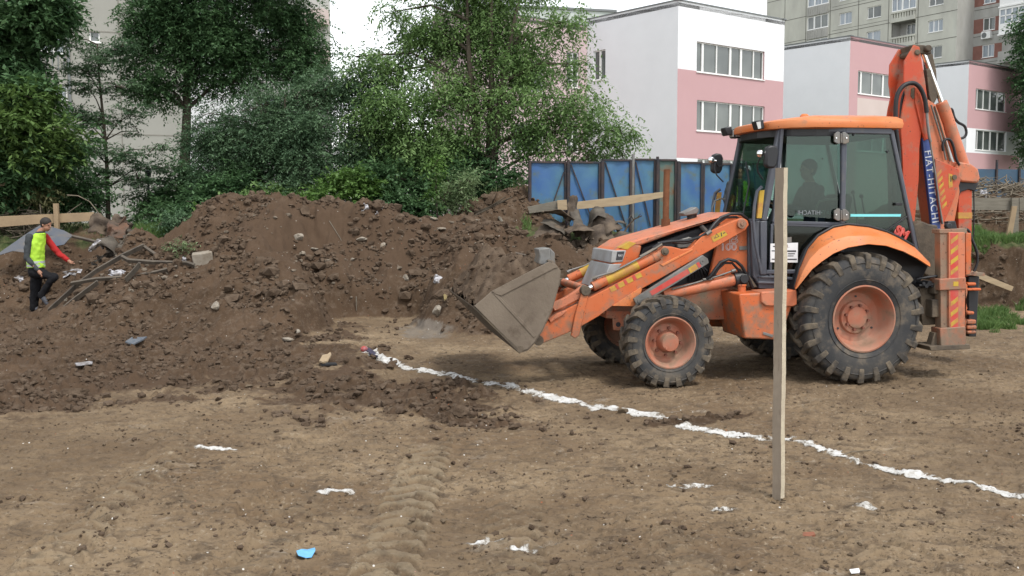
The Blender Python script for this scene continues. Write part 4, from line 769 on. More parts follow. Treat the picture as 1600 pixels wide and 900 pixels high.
# ---- wheels
def wheel(x, y, z, Rr, wd, rr, nl, front, s):
    hw = wd/2; e = empty('front_wheel' if front else 'rear_wheel', (x, y, z), 0, parent=BH); sgn = s
    t = MB(); c = Rr-.045 if not front else Rr-.034
    prof = [(rr, hw*.80), (rr+.02, hw*.90), (rr+(c-rr)*.35, hw*1.02), (rr+(c-rr)*.7, hw*1.0), (c-.035, hw*.93), (c-.008, hw*.80), (c, hw*.45), (c+.002, 0)]
    prof = prof+[(a, -b) for a, b in prof[::-1][1:]]; t.lathe(prof+[(rr-.01, -hw*.6), (rr-.01, hw*.6)], seg=72, closed=True)
    # sidewall rings
    for (r_, yy) in ((rr+(c-rr)*.22, hw*.985), (rr+(c-rr)*.78, hw*1.0)):
        for q in (1, -1): t.lathe([(r_-.006, q*(yy-.004)), (r_, q*(yy+.006)), (r_+.006, q*(yy-.004))], seg=72)
    ty = t.build('tyre', M_RUB, e, smooth=50, fix=True)
    lg = MB(); H = Rr
    for side in (1, -1):
        for k in range(nl):
            a0 = 2*math.pi*(k+(0 if side > 0 else .5))/nl
            st = [(-.015, 0, H, c-.01), (hw*.35, .10, H, c-.01), (hw*.72, .20, H-.004, c-.02), (hw*.97, .235, H-.022, c-.05), (hw*1.06, .24, c-.055, c-.11), (hw*1.03, .24, c-.13 if not front else c-.09, c-.15 if not front else c-.11)]
            sc2 = .75 if not front else .95; vs = []
            for (yy, da, ro, ri) in st:
                for (dd, r_) in ((-1, ro), (1, ro), (1.25, ri), (-1.25, ri)):
                    ww = (.031 if not front else .028)/H*(1.15 if yy > hw*.5 else .9); a = a0+da*sc2*1.0+dd*ww; yv = yy if r_ == ro or yy < hw*.9 else yy-.035
                    vs.append((r_*math.cos(a), side*yv, r_*math.sin(a)))
            fs = []
            for i in range(len(st)-1):
                for q in range(4): fs.append([i*4+q, i*4+(q+1) % 4, (i+1)*4+(q+1) % 4, (i+1)*4+q])
            n = len(st)-1; fs += [[0, 1, 2, 3], [n*4, n*4+1, n*4+2, n*4+3]]; lg.add(vs, fs)
    lg.build('tread_lugs', M_LUG, ty, bevel=.006, smooth=0, seg=1)
    r_ = MB()
    if front: pf = [(rr+.012, hw*.86), (rr+.018, hw*.93), (rr+.004, hw*.95), (rr-.012, hw*.80), (rr-.03, hw*.62), (rr-.04, hw*.25), (rr-.075, hw*.05), (rr-.10, hw*.12), (.125, hw*.16), (.118, hw*.05), (0, hw*.05)]
    else: pf = [(rr+.012, hw*.86), (rr+.018, hw*.95), (rr+.002, hw*.97), (rr-.016, hw*.84), (rr-.03, hw*.60), (rr-.045, hw*.2), (rr-.08, hw*.02), (.19, -.0), (.175, .03), (.155, .035), (.0, .035)]
    r_.lathe(pf, seg=64); r_.lathe([(rr+.012, -hw*.86), (rr-.02, -hw*.7), (rr-.03, 0), (.1, -.01), (0, -.01)], seg=48)
    rim = r_.build('rim', M_RIM, e, smooth=40, fix=True)
    if sgn < 0: rim.rotation_euler = (0, 0, math.pi)
    h = MB()
    if front: h.lathe([(.125, hw*.1), (.105, hw*.3), (.100, hw*.78), (.088, hw*.90), (.03, hw*.92), (.0, hw*.92)], seg=32); h.cyl((.055, hw*.9, -.05), (.055, hw*.99, -.05), .014, 8)
    else: h.lathe([(.13, .03), (.115, .055), (.06, .065), (0, .065)], seg=32)
    hb = h.build('hub', M_RIM, e, smooth=40)
    nb, rb, yb = (8, .125+.022, hw*.14) if front else (8, .135, .035)
    for k in range(nb): b_ = MB(); a = 2*math.pi*(k+.3)/nb; b_.cyl((rb*math.cos(a), yb-.01, rb*math.sin(a)), (rb*math.cos(a), yb+.035, rb*math.sin(a)), .016, 6); b_.build('bolt', M_BOLT, hb, smooth=20)
    if sgn < 0: hb.rotation_euler = (0, 0, math.pi)
    if not front:
        q = MB()
        for (dx, dz) in ((0, .23), (-.2, -.12), (.2, -.12)): q.cyl((dx, .002, dz), (dx, .012, dz), .012, 10)
        q.build('rim_hole', M_INK, rim, smooth=20)
    return e
for s in (1, -1):
    wheel(-.02, s*.885, .715, .725, .43, .350, 22, False, s); wheel(2.125, s*.825, .490, .497, .33, .262, 20, True, s)
for o in [q for q in bpy.data.objects if q.name.startswith('front_wheel')]: o.rotation_euler = (0, R(7), 0)
# ---- chassis and axles
mb = MB(); mb.prism(LP([(928, 468), (1000, 452), (1130, 446), (1240, 452), (1300, 450), (1300, 500), (1125, 500), (1075, 500), (1000, 498), (945, 492), (926, 486)], .36), -.36, .36)
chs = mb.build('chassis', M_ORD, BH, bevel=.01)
mb = MB(); mb.prism(LP([(946, 486), (996, 487), (996, 499), (946, 497)], .38), -.40, .40); mb.build('front_bolster', M_SAL, chs, bevel=.008)
mb = MB(); mb.prism(LP([(957, 497), (976, 498), (974, 517), (958, 516)], .40), .38, .41); te = mb.build('towing_eye', M_SAL, chs, bevel=.01)
c = L3(966, 507, .412); mb = MB(); mb.cyl((c[0], .405, c[2]), (c[0], .413, c[2]), .028, 16); mb.build('eye_hole', M_INK, te)
mb = MB(); mb.tube([(2.125, -.75, .49), (2.125, -.3, .49), (2.125, -.14, .5), (2.125, .14, .5), (2.125, .3, .49), (2.125, .75, .49)], [.07, .08, .15, .15, .08, .07], 14); mb.beam((2.125, -.2, .62), (2.125, .2, .62), .2, .2); mb.build('front_axle', M_DIRTY, BH, bevel=.01)
mb = MB(); mb.tube([(0, -.85, .715), (0, -.3, .715), (0, -.2, .72), (0, .2, .72), (0, .3, .715), (0, .85, .715)], [.11, .12, .24, .24, .12, .11], 14); mb.box((.45, 0, .70), (.8, .5, .35)); mb.box((-.5, 0, .75), (.9, .7, .4)); mb.build('rear_axle', M_DIRTY, BH, bevel=.02)
def tank(m):
    m.prism(LP([(1155, 459), (1243, 455), (1238, 478), (1228, 505), (1217, 531), (1163, 529)], .88), .26, .88)
tk = both('side_tank', tank, M_OR, .018)
def lip(m): m.prism(LP([(1189, 456), (1244, 453), (1245, 476), (1238, 479), (1196, 478), (1189, 472)], .90), .60, .915)
for t_ in tk:
    mb = MB(); lip(mb)
    if t_ == tk[1]: flip(mb)
    mb.build('step', M_SAL, t_, bevel=.012)
mb = MB(); mb.box((*[0], 0, 0), (.12, .008, .03)); q = mb.build('step_bracket', M_GREY, tk[0], bevel=.003); p_ = L3(1200, 523, .888); q.location = (p_[0], .888, p_[2]); q.rotation_euler = (0, R(-18), 0)
mb = MB(); mb.cyl(L3(1159, 446, .62), L3(1159, 461, .62), .045, 16); mb.cyl(L3(1159, 444, .62), L3(1159, 447, .62), .052, 16); mb.build('filler_neck', M_OR, tk[0], bevel=.004)
# ---- hood
M_LG = mat('light grey grille', (.34, .35, .36), .5, col2=(.24, .235, .225), scale=5)
HW = .42
mb = MB(); mb.prism(LP([(966, 389), (985, 377), (1132, 336), (1152, 331), (1154, 341), (1124, 343), (1060, 362), (1003, 383)], HW), -HW, HW)
hood = mb.build('hood', M_SAL, BH, bevel=.022, seg=3)
mb = MB(); mb.prism(LP([(966, 389), (985, 378), (1004, 383), (1000, 400), (992, 424), (975, 452), (944, 456), (957, 412), (959, 393)], HW), -HW, HW-.002); nose = mb.build('nose', M_OR, hood, bevel=.03, seg=3)
mb = MB(); mb.prism(LP([(957, 391.5), (979, 391), (973, 409.5), (954, 411)], HW+.006), -HW-.006, HW+.006); gr = mb.build('grille', M_LG, nose, bevel=.01)
mb = MB(); mb.prism(LP([(953, 413), (972, 412), (951, 444), (937, 452)], HW+.004), -HW-.004, HW+.004); mb.build('lower_grille', M_LG, nose, bevel=.008)
mb = MB(); mb.prism(LP([(964.5, 393), (976, 392.5), (972.5, 406), (962.5, 406.5)], HW+.010), HW+.003, HW+.011); em = mb.build('emblem', M_INK, gr, bevel=.003)
p_ = L3(969, 399.5, HW); text('emblem_lettering', 'FIAT', em, p_[0], HW+.0125, p_[2], .034, M_LET, ang=-.05, sx=.75)
mb = MB(); mb.prism(LP([(968, 387.3), (984, 377.3), (994, 380), (980, 390)], HW+.002), HW-.12, HW+.003); mb.build('yellow_patch', M_YEL, nose, bevel=.002)
mb = MB(); mb.prism(LP([(1004, 386), (1124, 345), (1114, 430), (1060, 452), (975, 448), (992, 424)], .34), -.34, .34); eb = mb.build('engine_block', M_BLK, BH, bevel=.02)
mb = MB(); mb.prism(LP([(1056, 376), (1076, 370), (1088, 374), (1086, 386), (1058, 388)], .36), .2, .38); mb.build('engine_cover', M_GREY, eb, bevel=.01); mb = MB(); mb.cyl(L3(1030, 378, .38), L3(1030, 398, .38), .02, 8); mb.build('filler_pipe', M_GREY, eb, bevel=.003); mb = MB(); mb.cyl(L3(1095, 352, .36), L3(1112, 372, .37), .028, 10); mb.build('pipe', M_GREY, eb, bevel=.003)
mb = MB()
for k in range(7): a = L3(1070+k*5, 400+k*3, .37); b = L3(1078+k*5, 440-k*2, .37); mb.tube([a, ((a[0]+b[0])/2, .39, (a[2]+b[2])/2), b], .012, 6)
mb.build('engine_hoses', M_HOSE, eb)
mb = MB(); mb.prism(LP([(1127, 344), (1150, 336), (1169, 339), (1172, 430), (1109, 431), (1118, 392)], .46), .40, .46); cw = mb.build('cowl_panel', M_OR, BH, bevel=.01)
mb = MB(); mb.prism(LP([(1127, 344), (1169, 339), (1172, 430), (1109, 431), (1118, 392)], .46), -.46, -.40); mb.build('cowl_panel', M_OR, BH, bevel=.01)
a = L3(1146, 374, .465); text('model_lettering', 'B', cw, a[0], .464, a[2], .15, M_LET, outline=.0022, sx=1.35)
a = L3(1138, 386.5, .465); text('model_number', '100', cw, a[0], .464, a[2], .105, M_LET, outline=.0022, sx=1.25)
mb = MB(); mb.prism(LP([(1155, 385), (1170, 384), (1170, 390), (1155, 391)], .47), .462, .475); mb.build('latch', M_GREY, cw, bevel=.003)
# exhaust stack and air intake
a = L3(1040, 358, -.18); b = L3(1042, 265, -.18); mb = MB(); mb.tube([a, (a[0], -.18, a[2]+.12)], .052, 16); mb.tube([(a[0], -.18, a[2]+.1), (b[0], -.18, b[2])], .037, 18)
mb.lathe([(.037, b[2]-.002), (.040, b[2]), (.030, b[2]+.002), (.030, b[2]-.12)], (b[0], -.18, 0), 'z', 18); mb.build('exhaust_stack', M_RUST, BH)
mb = MB(); a = L3(1081, 352, -.2); b = L3(1081, 334, -.2); mb.tube([a, b], [.05, .06], 16); ai = mb.build('air_intake', M_BLK, BH)
mb = MB(); mb.prism(LP([(1067, 333), (1088, 323), (1093, 327), (1090, 334), (1070, 338)], -.12), -.30, -.12); mb.build('intake_cap', M_GREY, ai, bevel=.012)
mb = MB(); mb.tube([L3(1113, 345, -.45), L3(1113, 325, -.45), L3(1117, 314, -.45), L3(1127, 310, -.45), L3(1133, 312, -.45)], .011, 8); mb.build('handrail', M_GREY, BH)
# ---- loader arms
ARM = [(1160, 340.5), (1168, 344), (1170.5, 351), (1165, 359.5), (1086, 405), (1002, 452), (996, 478), (958, 477.5), (936, 494), (910, 509), (890, 519), (846, 537.5), (841, 531), (845, 515), (861, 499), (886, 483), (920, 466), (985, 432), (1033, 407), (1030, 393), (1037, 384.5), (1050, 385.5), (1068, 390), (1079, 388), (1100, 366), (1146, 345)]
def arm(m): m.prism(LP(ARM, .62), .50, .62)
def armrib(m): m.prism(LP([(957, 478), (1001, 449), (1003, 452), (996, 478.5)], .63), .618, .632)
def armrib2(m): m.prism(LP([(1034, 413), (1082, 389), (1083, 391), (1036, 416), (1031, 412)], .628), .618, .628)
def pin1(m): c = L3(1158, 350, .62); m.cyl((c[0], .60, c[2]), (c[0], .655, c[2]), .052, 20); m.cyl((c[0], .655, c[2]), (c[0], .668, c[2]), .022, 12)
def pin2(m): c = L3(1038.5, 393, .62); m.cyl((c[0], .45, c[2]), (c[0], .65, c[2]), .042, 18); m.cyl((c[0], .65, c[2]), (c[0], .668, c[2]), .024, 12)
def label(m): m.prism(LP([(1111, 370), (1132, 359.5), (1137, 367), (1114.5, 378.5)], .625), .62, .6235)
def stripes(m):
    for (x, y) in ((956, 452), (969, 445.5), (982, 438.5), (996, 431.5)): m.prism(LP([(x-4, y-2), (x+4.5, y-6), (x+8, y+.5), (x-.5, y+4.5)], .625), .62, .6235)
def stripes2(m):
    for (x, y) in ((962.5, 449), (975.5, 442), (989, 435)): m.prism(LP([(x-1.5, y-4), (x+4, y-6.5), (x+6.5, y+1), (x+1.5, y+3.5)], .625), .62, .6230)
arms = both('loader_arm', arm, M_OR, .008, subs=(('gusset', armrib, M_ORL, .002), ('gusset', armrib2, M_ORL, .002), ('pivot_pin', pin1, M_ORD, .004), ('cylinder_pin', pin2, M_DIRTY, .004), ('warning_label', label, M_YEL, 0), ('hazard_stripes', stripes, M_YEL, 0), ('hazard_stripes', stripes2, M_REDM, 0)))
a = L3(1120, 369.5, .6235); lb = [o for o in bpy.data.objects if o.name.startswith('warning_label')][0]
mb = MB()
tri = LP([(1116, 373), (1119.5, 364.5), (1124, 369.5)], .625); cen = (sum(p[0] for p in tri)/3, sum(p[1] for p in tri)/3); inn = [(c[0]*.68+cen[0]*.32, c[1]*.68+cen[1]*.32) for c in tri]
for i in range(3): j_ = (i+1) % 3; mb.add([(tri[i][0], .6243, tri[i][1]), (tri[j_][0], .6243, tri[j_][1]), (inn[j_][0], .6243, inn[j_][1]), (inn[i][0], .6243, inn[i][1])], [(0, 1, 2, 3)])
mb.prism(LP([(1126, 363.5), (1127.5, 363), (1128.5, 369), (1127, 369.5)], .625), .6236, .6243); mb.prism(LP([(1129.5, 364), (1133, 362.5), (1133.5, 364), (1130, 365.5)], .625), .6236, .6243)
mb.build('warning_symbol', M_INK, arms[0], smooth=0)
mb = MB(); a = L3(905, 497, .5); mb.cyl((a[0], -.55, a[2]), (a[0], .55, a[2]), .075, 20); a = L3(1000, 440, .5); mb.cyl((a[0], -.52, a[2]), (a[0], .52, a[2]), .055, 16); mb.build('arm_cross_tube', M_OR, BH)
def tcyl(m): m.tube([L3(926, 447.5, .57), L3(1024, 401, .57)], .054, 20); m.tube([L3(1020, 403, .57), L3(1038, 394, .57)], .060, 16)
def trod(m): m.tube([L3(913, 454, .57), L3(927, 447, .57)], .026, 14)
def tband(m): m.tube([L3(947, 437.5, .57), L3(996, 414, .57)], .0555, 20)
def tpipe(m): m.tube([L3(930, 433, .60), L3(958, 425, .62), L3(1000, 403, .62), L3(1020, 391, .62), L3(1034, 382, .62)], .011, 8); m.tube([L3(925, 436, .59), L3(932, 433, .60)], .02, 8)
both('tilt_cylinder', tcyl, M_OR, 0, 50, subs=(('rod', trod, M_CHR, 0), ('yellow_band', tband, M_YEL, 0), ('oil_pipe', tpipe, M_GREY, 0)))
def bell(m): m.prism(LP([(909, 458), (920, 459), (913, 490), (905, 524), (899, 529), (892, 525), (899, 490)], .66), .625, .66)
both('bell_crank', bell, M_OR, .008)
def pinb(m): c = L3(914.5, 454, .64); m.cyl((c[0], .48, c[2]), (c[0], .675, c[2]), .055, 20)
both('crank_pin', pinb, M_DIRTY, .006)
def link(m): m.prism(LP([(910, 446), (921, 449), (918, 462), (900, 470), (880, 481), (867, 486), (862, 480), (866, 473), (885, 464), (900, 454)], .60), .53, .60)
both('bucket_link', link, M_SAL, .01)
def link2(m): m.prism(LP([(858, 500), (870, 490), (886, 484), (880, 492), (866, 500), (860, 505)], .63), .50, .64)
both('bucket_lug', link2, M_SAL, .008)
mb = MB(); a = L3(913, 451, .5); mb.cyl((a[0], -.56, a[2]), (a[0], .50, a[2]), .042, 18); mb.build('crank_tube', M_SAL, BH)
def lcyl(m): m.tube([L3(1036, 461, .57), L3(1075, 452.5, .57), L3(1148, 436.5, .57)], [.060, .066, .066], 20)
def lend(m): m.tube([L3(1146, 437, .57), L3(1164, 434, .57)], .085, 16); c = L3(1158, 435, .57); m.cyl((c[0], .46, c[2]), (c[0], .67, c[2]), .05, 14)
def lpipe(m): m.tube([L3(1050, 452, .63), L3(1090, 441, .63), L3(1120, 432, .63), L3(1146, 423, .63)], .010, 8); m.tube([L3(1098, 437, .63), L3(1112, 436, .63)], .016, 8); m.tube([L3(1143, 424, .63), L3(1149, 422, .63)], .02, 8)
def lhose(m): m.tube([L3(1104, 436, .63), L3(1110, 432, .66), L3(1118, 420, .66), L3(1126, 410, .66), L3(1138, 405, .66), L3(1150, 408, .66), L3(1159, 416, .64), L3(1168, 432, .62), L3(1176, 450, .58)], .018, 10); m.tube([L3(1112, 436, .62), L3(1122, 420, .63), L3(1132, 411, .63), L3(1144, 411, .63), L3(1154, 422, .62), L3(1164, 442, .58)], .014, 10)
both('lift_cylinder', lcyl, M_SAL, 0, 50, subs=(('cylinder_head', lend, M_BLK, .004), ('oil_pipe', lpipe, M_GREY, 0), ('oil_hose', lhose, M_HOSE, 0)))
def tri_(m): m.prism(LP([(1157, 420), (1163, 420), (1184, 449), (1166, 449)], .56), .50, .56)
both('cylinder_bracket', tri_, M_DIRTY, .004)
def strut(m): m.prism(LP([(990, 467), (1098, 398.5), (1106, 404), (1108, 411), (1003, 476), (995, 477)], .70), .655, .70)
def strutred(m): m.prism(LP([(1015, 455.5), (1074, 420), (1078, 427), (1019, 462)], .703), .70, .7025)
def strutyel(m): m.prism(LP([(1075, 419.5), (1087, 412), (1091, 419.5), (1079, 427)], .703), .70, .7025)
def strutred2(m): m.prism(LP([(1088, 411.5), (1092, 409), (1096, 416), (1092, 419)], .703), .70, .7025)
def strutpin(m): c = L3(999, 470, .70); m.cyl((c[0], .69, c[2]), (c[0], .712, c[2]), .022, 12); c = L3(1097, 409, .70); m.lathe([(.022, .70), (.022, .708), (.012, .708), (.012, .702)], (c[0], 0, c[2]), 'y', 16)
both('arm_lock_strut', strut, M_GREY, .006, subs=(('red_marking', strutred, M_REDM, 0), ('yellow_marking', strutyel, M_YEL, 0), ('red_marking', strutred2, M_REDM, 0), ('pin', strutpin, M_GREY, 0)))
mb = MB(); mb.tube([L3(1020, 388, .60), L3(1034, 379, .60), L3(1050, 377, .58), L3(1075, 376, .56), L3(1095, 370, .60), L3(1108, 361, .62), L3(1116, 350, .58), L3(1126, 340, .55), L3(1142, 334, .55), L3(1157, 334, .55), L3(1167, 341, .54), L3(1172, 352, .52)], .017, 10); mb.build('hydraulic_hose', M_HOSE, BH)
mb = MB(); mb.tube([L3(1000, 401, .62), L3(1018, 391, .61), L3(1030, 383, .60)], .013, 8); mb.tube([L3(1024, 387, .60), L3(1034, 381, .60)], .020, 8); mb.tube([L3(1104, 366, .63), L3(1111, 361, .63)], .021, 8); mb.build('hose_fittings', M_GREY, BH)
mb = MB(); mb.tube([L3(1112, 362, .56), L3(1122, 348, .53), L3(1134, 340, .52), L3(1150, 339, .52), L3(1160, 345, .52)], .014, 10); mb.tube([L3(1050, 379, .50), L3(1070, 380, .5), L3(1096, 374, .52), L3(1112, 362, .55)], .013, 8); mb.build('hydraulic_hose', M_HOSE, BH)
# ---- bucket
BW = 1.09
tip = L(739, 478, BW); bb_ = L(812, 549, BW); prof = [tip, bb_]+LP([(824, 545), (834, 534), (846, 515), (861, 482), (872, 442), (874, 424), (862, 409)], BW)
def strip(m, pr, y0, y1, t):
    n = len(pr); nr = []
    for i in range(n):
        a = np.array(pr[max(i-1, 0)]); b = np.array(pr[min(i+1, n-1)]); d = b-a; d /= np.linalg.norm(d); nr.append((pr[i][0]+d[1]*t, pr[i][1]-d[0]*t))
    for i in range(n-1): m.prism([pr[i], pr[i+1], nr[i+1], nr[i]], y0, y1)
mb = MB(); strip(mb, prof[1:], -BW+.01, BW-.01, -.02)
bk_ = mb.build('bucket', M_BUCK, BH, smooth=40)
cut = L(741, 478, BW)
SP = [cut]+LP([(756, 466), (768, 455), (858, 408.5), (869, 414), (875, 425), (873, 442), (862, 482), (847, 515), (835, 534), (825, 545), (812, 549)], BW)
def sidep(m): m.prism(SP, BW-.012, BW+.012)
for s in (1, -1):
    mb = MB(); sidep(mb)
    if s < 0: flip(mb)
    sp_ = mb.build('side_plate', M_BUCK, bk_, bevel=.004)
    mb = MB(); mb.prism(LP([(768, 455), (858, 408.5), (869, 414), (872, 418), (866, 419), (783, 462), (776, 460)], BW+.012), BW+.010, BW+.024); mb.prism(LP([(770, 458), (774, 456), (838, 524), (834, 528)], BW+.012), BW+.010, BW+.018)
    if s < 0: flip(mb)
    mb.build('edge_reinforcement', M_BUCK, sp_, bevel=.003)
mb = MB(); mb.prism([tip, bb_, (bb_[0]+.0, bb_[1]-.025), (tip[0]+.0, tip[1]-.014)], -BW-.005, BW+.02); mb.prism(LP([(742, 478.5), (739, 477), (741, 480), (812, 547), (812, 549)], BW), BW-.01, BW+.022)
mb.build('cutting_edge', M_DIRTY, bk_, bevel=.003)
mb = MB(); c = L3(812, 545, BW); mb.cyl((c[0], -BW-.01, c[2]), (c[0], BW+.025, c[2]), .035, 14); c = L3(840, 531, .6)
for s in (1, -1): mb.cyl((c[0], s*.48-.04, c[2]), (c[0], s*.66, c[2]), .055, 16)
mb.build('bucket_knuckle', M_DIRTY, bk_)
mb = MB(); mb.prism(LP([(841, 389), (859, 387), (862, 411), (845, 414), (841, 412), (844, 400)], .85), .60, .85); mb.prism(LP([(859, 387), (867, 395), (868, 414), (860, 412)], .80), .62, .80); mb.build('spill_guard_bracket', M_GREY, bk_, bevel=.01)
# soil left in the bucket
nx_, ny_ = 40, 90; U_, Y_ = np.meshgrid(np.linspace(0, 1, nx_), np.linspace(-1, 1, ny_)); t0 = np.array(L(745, 476, BW)); t1 = np.array(L(866, 425, BW))
edge = np.clip((1-np.abs(Y_))*5, 0, 1)**.6; Xs = t0[0]+(t1[0]-t0[0])*U_; Zs = t0[1]+.0+(t1[1]-t0[1])*U_+(.34*np.sin(U_*3.14)**.8*(.6+.5*gn(Y_*1.7+3, U_*1.5, 77))+.13*fbm(U_*2.2+5, Y_*2.6, .7, 5, .62, 201))*edge**.7
pf_ = sorted(prof[:8]); fl_ = lambda X: np.interp(X, [p[0] for p in pf_], [p[1] for p in pf_])+.012
Xs = np.concatenate([Xs[:1], Xs, Xs[-1:]]); Zs = np.concatenate([np.minimum(fl_(Xs[:1]), Zs[:1]), Zs, np.minimum(fl_(Xs[-1:]), Zs[-1:])]); Y_ = np.concatenate([Y_[:1], Y_, Y_[-1:]]); ny_ += 2; U_ = np.concatenate([U_[:1], U_, U_[-1:]])
V_ = np.stack([Xs, Y_*(BW-.015), Zs], -1).reshape(-1, 3); i = (np.arange(ny_-1)[:, None]*nx_+np.arange(nx_-1)[None, :]).ravel(); fast_mesh('bucket_soil', V_, np.stack([i, i+1, i+nx_+1, i+nx_], 1), M_CLOD, bk_, smooth=True)
bp_ = []; kk = np.random.default_rng(5).integers(0, len(V_), 260)
Vs_ = []; Fs_ = []; n0 = 0
for q_, k in enumerate(kk):
    if abs(V_[k][1]) > BW-.06: continue
    a_, b_ = lump(700+q_ % 9, I1, .3, .8); Vs_.append(a_*(.012+.045*random.random()**2)+V_[k]); Fs_.append(b_+n0); n0 += len(a_)
tag(fast_mesh('soil_clods', np.concatenate(Vs_), np.concatenate(Fs_), M_CLOD, bk_), kind='stuff')
# ---- cab
A0, A1, A2 = (.73, .53, 2.80), (.93, .55, 1.77), (.92, .55, 1.17); B0, B1 = (.085, .745, 2.79), (.085, .745, 1.70); Cc0, Cc1 = (-.47, .745, 2.77), (-.82, .745, 1.42)
def yof(x): return .55+(.90-x)*(.195/.815) if x > .085 else .745
def LD3(px, py):        # onto the door plane
    for _ in range(1):
        pa = np.array([.90, .55]); pb = np.array([.085, .745]); d = ray(px, py); o = np.array(toloc((0, 0, CZ)))[:2]; dd = np.array([UL@d[:2], VL@d[:2]])
        A = np.array([[dd[0], -(pb-pa)[0]], [dd[1], -(pb-pa)[1]]]); t, u = np.linalg.solve(A, pa-o); return (float(o[0]+dd[0]*t), float(o[1]+dd[1]*t), float(CZ+d[2]*t))
def panel(mb, pts, t=.01, off=0.0):
    P = [Vector(p) for p in pts]; n = (P[1]-P[0]).cross(P[2]-P[0]).normalized()
    if n.y < 0: n = -n
    a = [p+n*(off) for p in P]; b = [p+n*(off-t) for p in P]; k = len(P); mb.add([tuple(q) for q in a+b], [list(range(k)), list(range(2*k-1, k-1, -1))]+[[i, i+k, (i+1) % k+k, (i+1) % k] for i in range(k)])
def posts(m):
    m.beam(A0, A1, .075, .07, (1, 0, 0)); m.beam(A1, A2, .075, .08, (1, 0, 0)); m.beam(B0, (.085, .745, 1.20), .05, .055, (1, 0, 0)); m.beam(Cc0, Cc1, .05, .045, (1, 0, 0))
    m.beam((A0[0], A0[1], 2.77), (B0[0], B0[1], 2.77), .06, .07); m.beam((B0[0], .745, 2.76), (Cc0[0], .745, 2.755), .06, .07); m.beam((.085, .74, 1.215), (.90, .55, 1.20), .05, .05)
def rails2(m): m.beam(LD3(1214, 340), (.085, .74, 1.735), .04, .05); m.beam((.05, .745, 1.66), (-.45, .745, 1.60), .04, .04)
cabf = both('cab_frame', posts, M_GUN, .012)
mb = MB()
for (x, z, yy) in ((.73, 2.77, .53), (.93, 1.76, .54), (-.47, 2.74, .74), (-.80, 1.45, .74)): mb.beam((x, -yy, z), (x, yy, z), .06, .06)
mb.build('cab_crossbars', M_GUN, BH, bevel=.01)
mb = MB(); mb.prism([(.97, 1.17), (.97, 1.02), (.60, 1.00), (.60, 1.17)], -.56, .57); mb.prism([(.99, 1.10), (.99, 1.075), (.60, 1.06), (.60, 1.085)], -.57, .60); mb.prism([(.985, 1.155), (.985, 1.14), (.60, 1.13), (.60, 1.145)], -.57, .59); mb.prism([(.9, 1.17), (.9, 1.0), (-.8, 1.0), (-.8, 1.3), (-.3, 1.35), (.2, 1.2)], -.55, .55); mb.build('cab_floor', M_GUN, BH, bevel=.008)
mb = MB(); mb.prism(LP([(1172, 345), (1192, 345), (1196, 428), (1190, 450), (1176, 432)], .55), .47, .56); mb.prism([(.92, 1.76), (1.08, 1.74), (1.06, 1.10), (.92, 1.10)], -.50, .50); mb.build('cab_front_panel', M_GUN, BH, bevel=.012)
# roof
plan = [(-.575, .80), (.42, .80), (.70, .71), (.86, .50), (.935, .25), (.945, 0)]; plan = plan+[(x, -y) for x, y in plan[::-1][1:]]
def loop(sx, sy, z, dz=0): return [((x-.15)*sx+.15, y*sy, z+(dz*max(0, (x-.3)/.65))) for x, y in plan]
lv = [loop(.93, .90, 2.775, -.0), loop(1.0, 1.0, 2.79, -.01), loop(1.015, 1.01, 2.835, -.02), loop(1.0, .995, 2.885, -.03), loop(.95, .93, 2.915, -.045), loop(.75, .7, 2.945, -.05)]
n = len(plan); vs = [p for l_ in lv for p in l_]; fs = []
for i in range(len(lv)-1):
    for k in range(n): fs.append([i*n+k, i*n+(k+1) % n, (i+1)*n+(k+1) % n, (i+1)*n+k])
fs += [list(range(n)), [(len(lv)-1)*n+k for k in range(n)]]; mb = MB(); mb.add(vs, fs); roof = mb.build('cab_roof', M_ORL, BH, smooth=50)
mb = MB(); a = L3(1257, 179, .2); mb.tube([(a[0], .2, 2.93), (a[0], .2, 2.965), (a[0], .2, 2.985)], [.055, .05, .03], 14); mb.build('beacon_base', M_ORL, roof)
mb = MB(); mb.add(loop(.92, .9, 2.70)+loop(.92, .9, 2.774), [list(range(n)), list(range(n, 2*n))]+[[k, (k+1) % n, (k+1) % n+n, k+n] for k in range(n)]); mb.build('headliner', M_BLK, roof, smooth=0)
# doors
DW = [LD3(1230, 207), LD3(1308, 205), LD3(1309, 342), LD3(1222, 336)]
def doorf(m):
    o = [LD3(1222, 200), LD3(1316, 199), LD3(1316, 350), LD3(1208, 347)]
    for i in range(4): m.beam(o[i], o[(i+1) % 4], .035, .045, (0, 1, 0))
    q = [LD3(1206, 350), LD3(1310, 354), LD3(1292, 366), LD3(1270, 386), LD3(1254, 410), LD3(1244, 436), LD3(1203, 432)]
    for i in range(len(q)): m.beam(q[i], q[(i+1) % len(q)], .03, .035, (0, 1, 0))
def dpane(m): panel(m, DW, .008)
def dpane2(m): panel(m, [LD3(1206, 350), LD3(1310, 354), LD3(1292, 366), LD3(1270, 386), LD3(1254, 410), LD3(1244, 436), LD3(1203, 432)], .008)
def dhandle(m): a = LD3(1213, 358); m.box((a[0], a[1]+.03, a[2]), (.05, .04, .05)); a = LD3(1221, 372); m.beam((a[0], a[1]+.02, a[2]+.08), (a[0], a[1]+.02, a[2]-.06), .02, .02, (1, 0, 0))
doors = both('cab_door', doorf, M_GUN, .006, subs=(('window_pane', dpane, M_GL, 0), ('handle', dhandle, M_BLK, .006)))
M_GLL = glassmat('dark lower door glass', (.32, .35, .34), 1.35, .02)
for s, d_ in zip((1, -1), doors):
    mb = MB(); dpane2(mb)
    if s < 0: flip(mb)
    mb.build('lower_pane', M_GLL, d_, smooth=0)
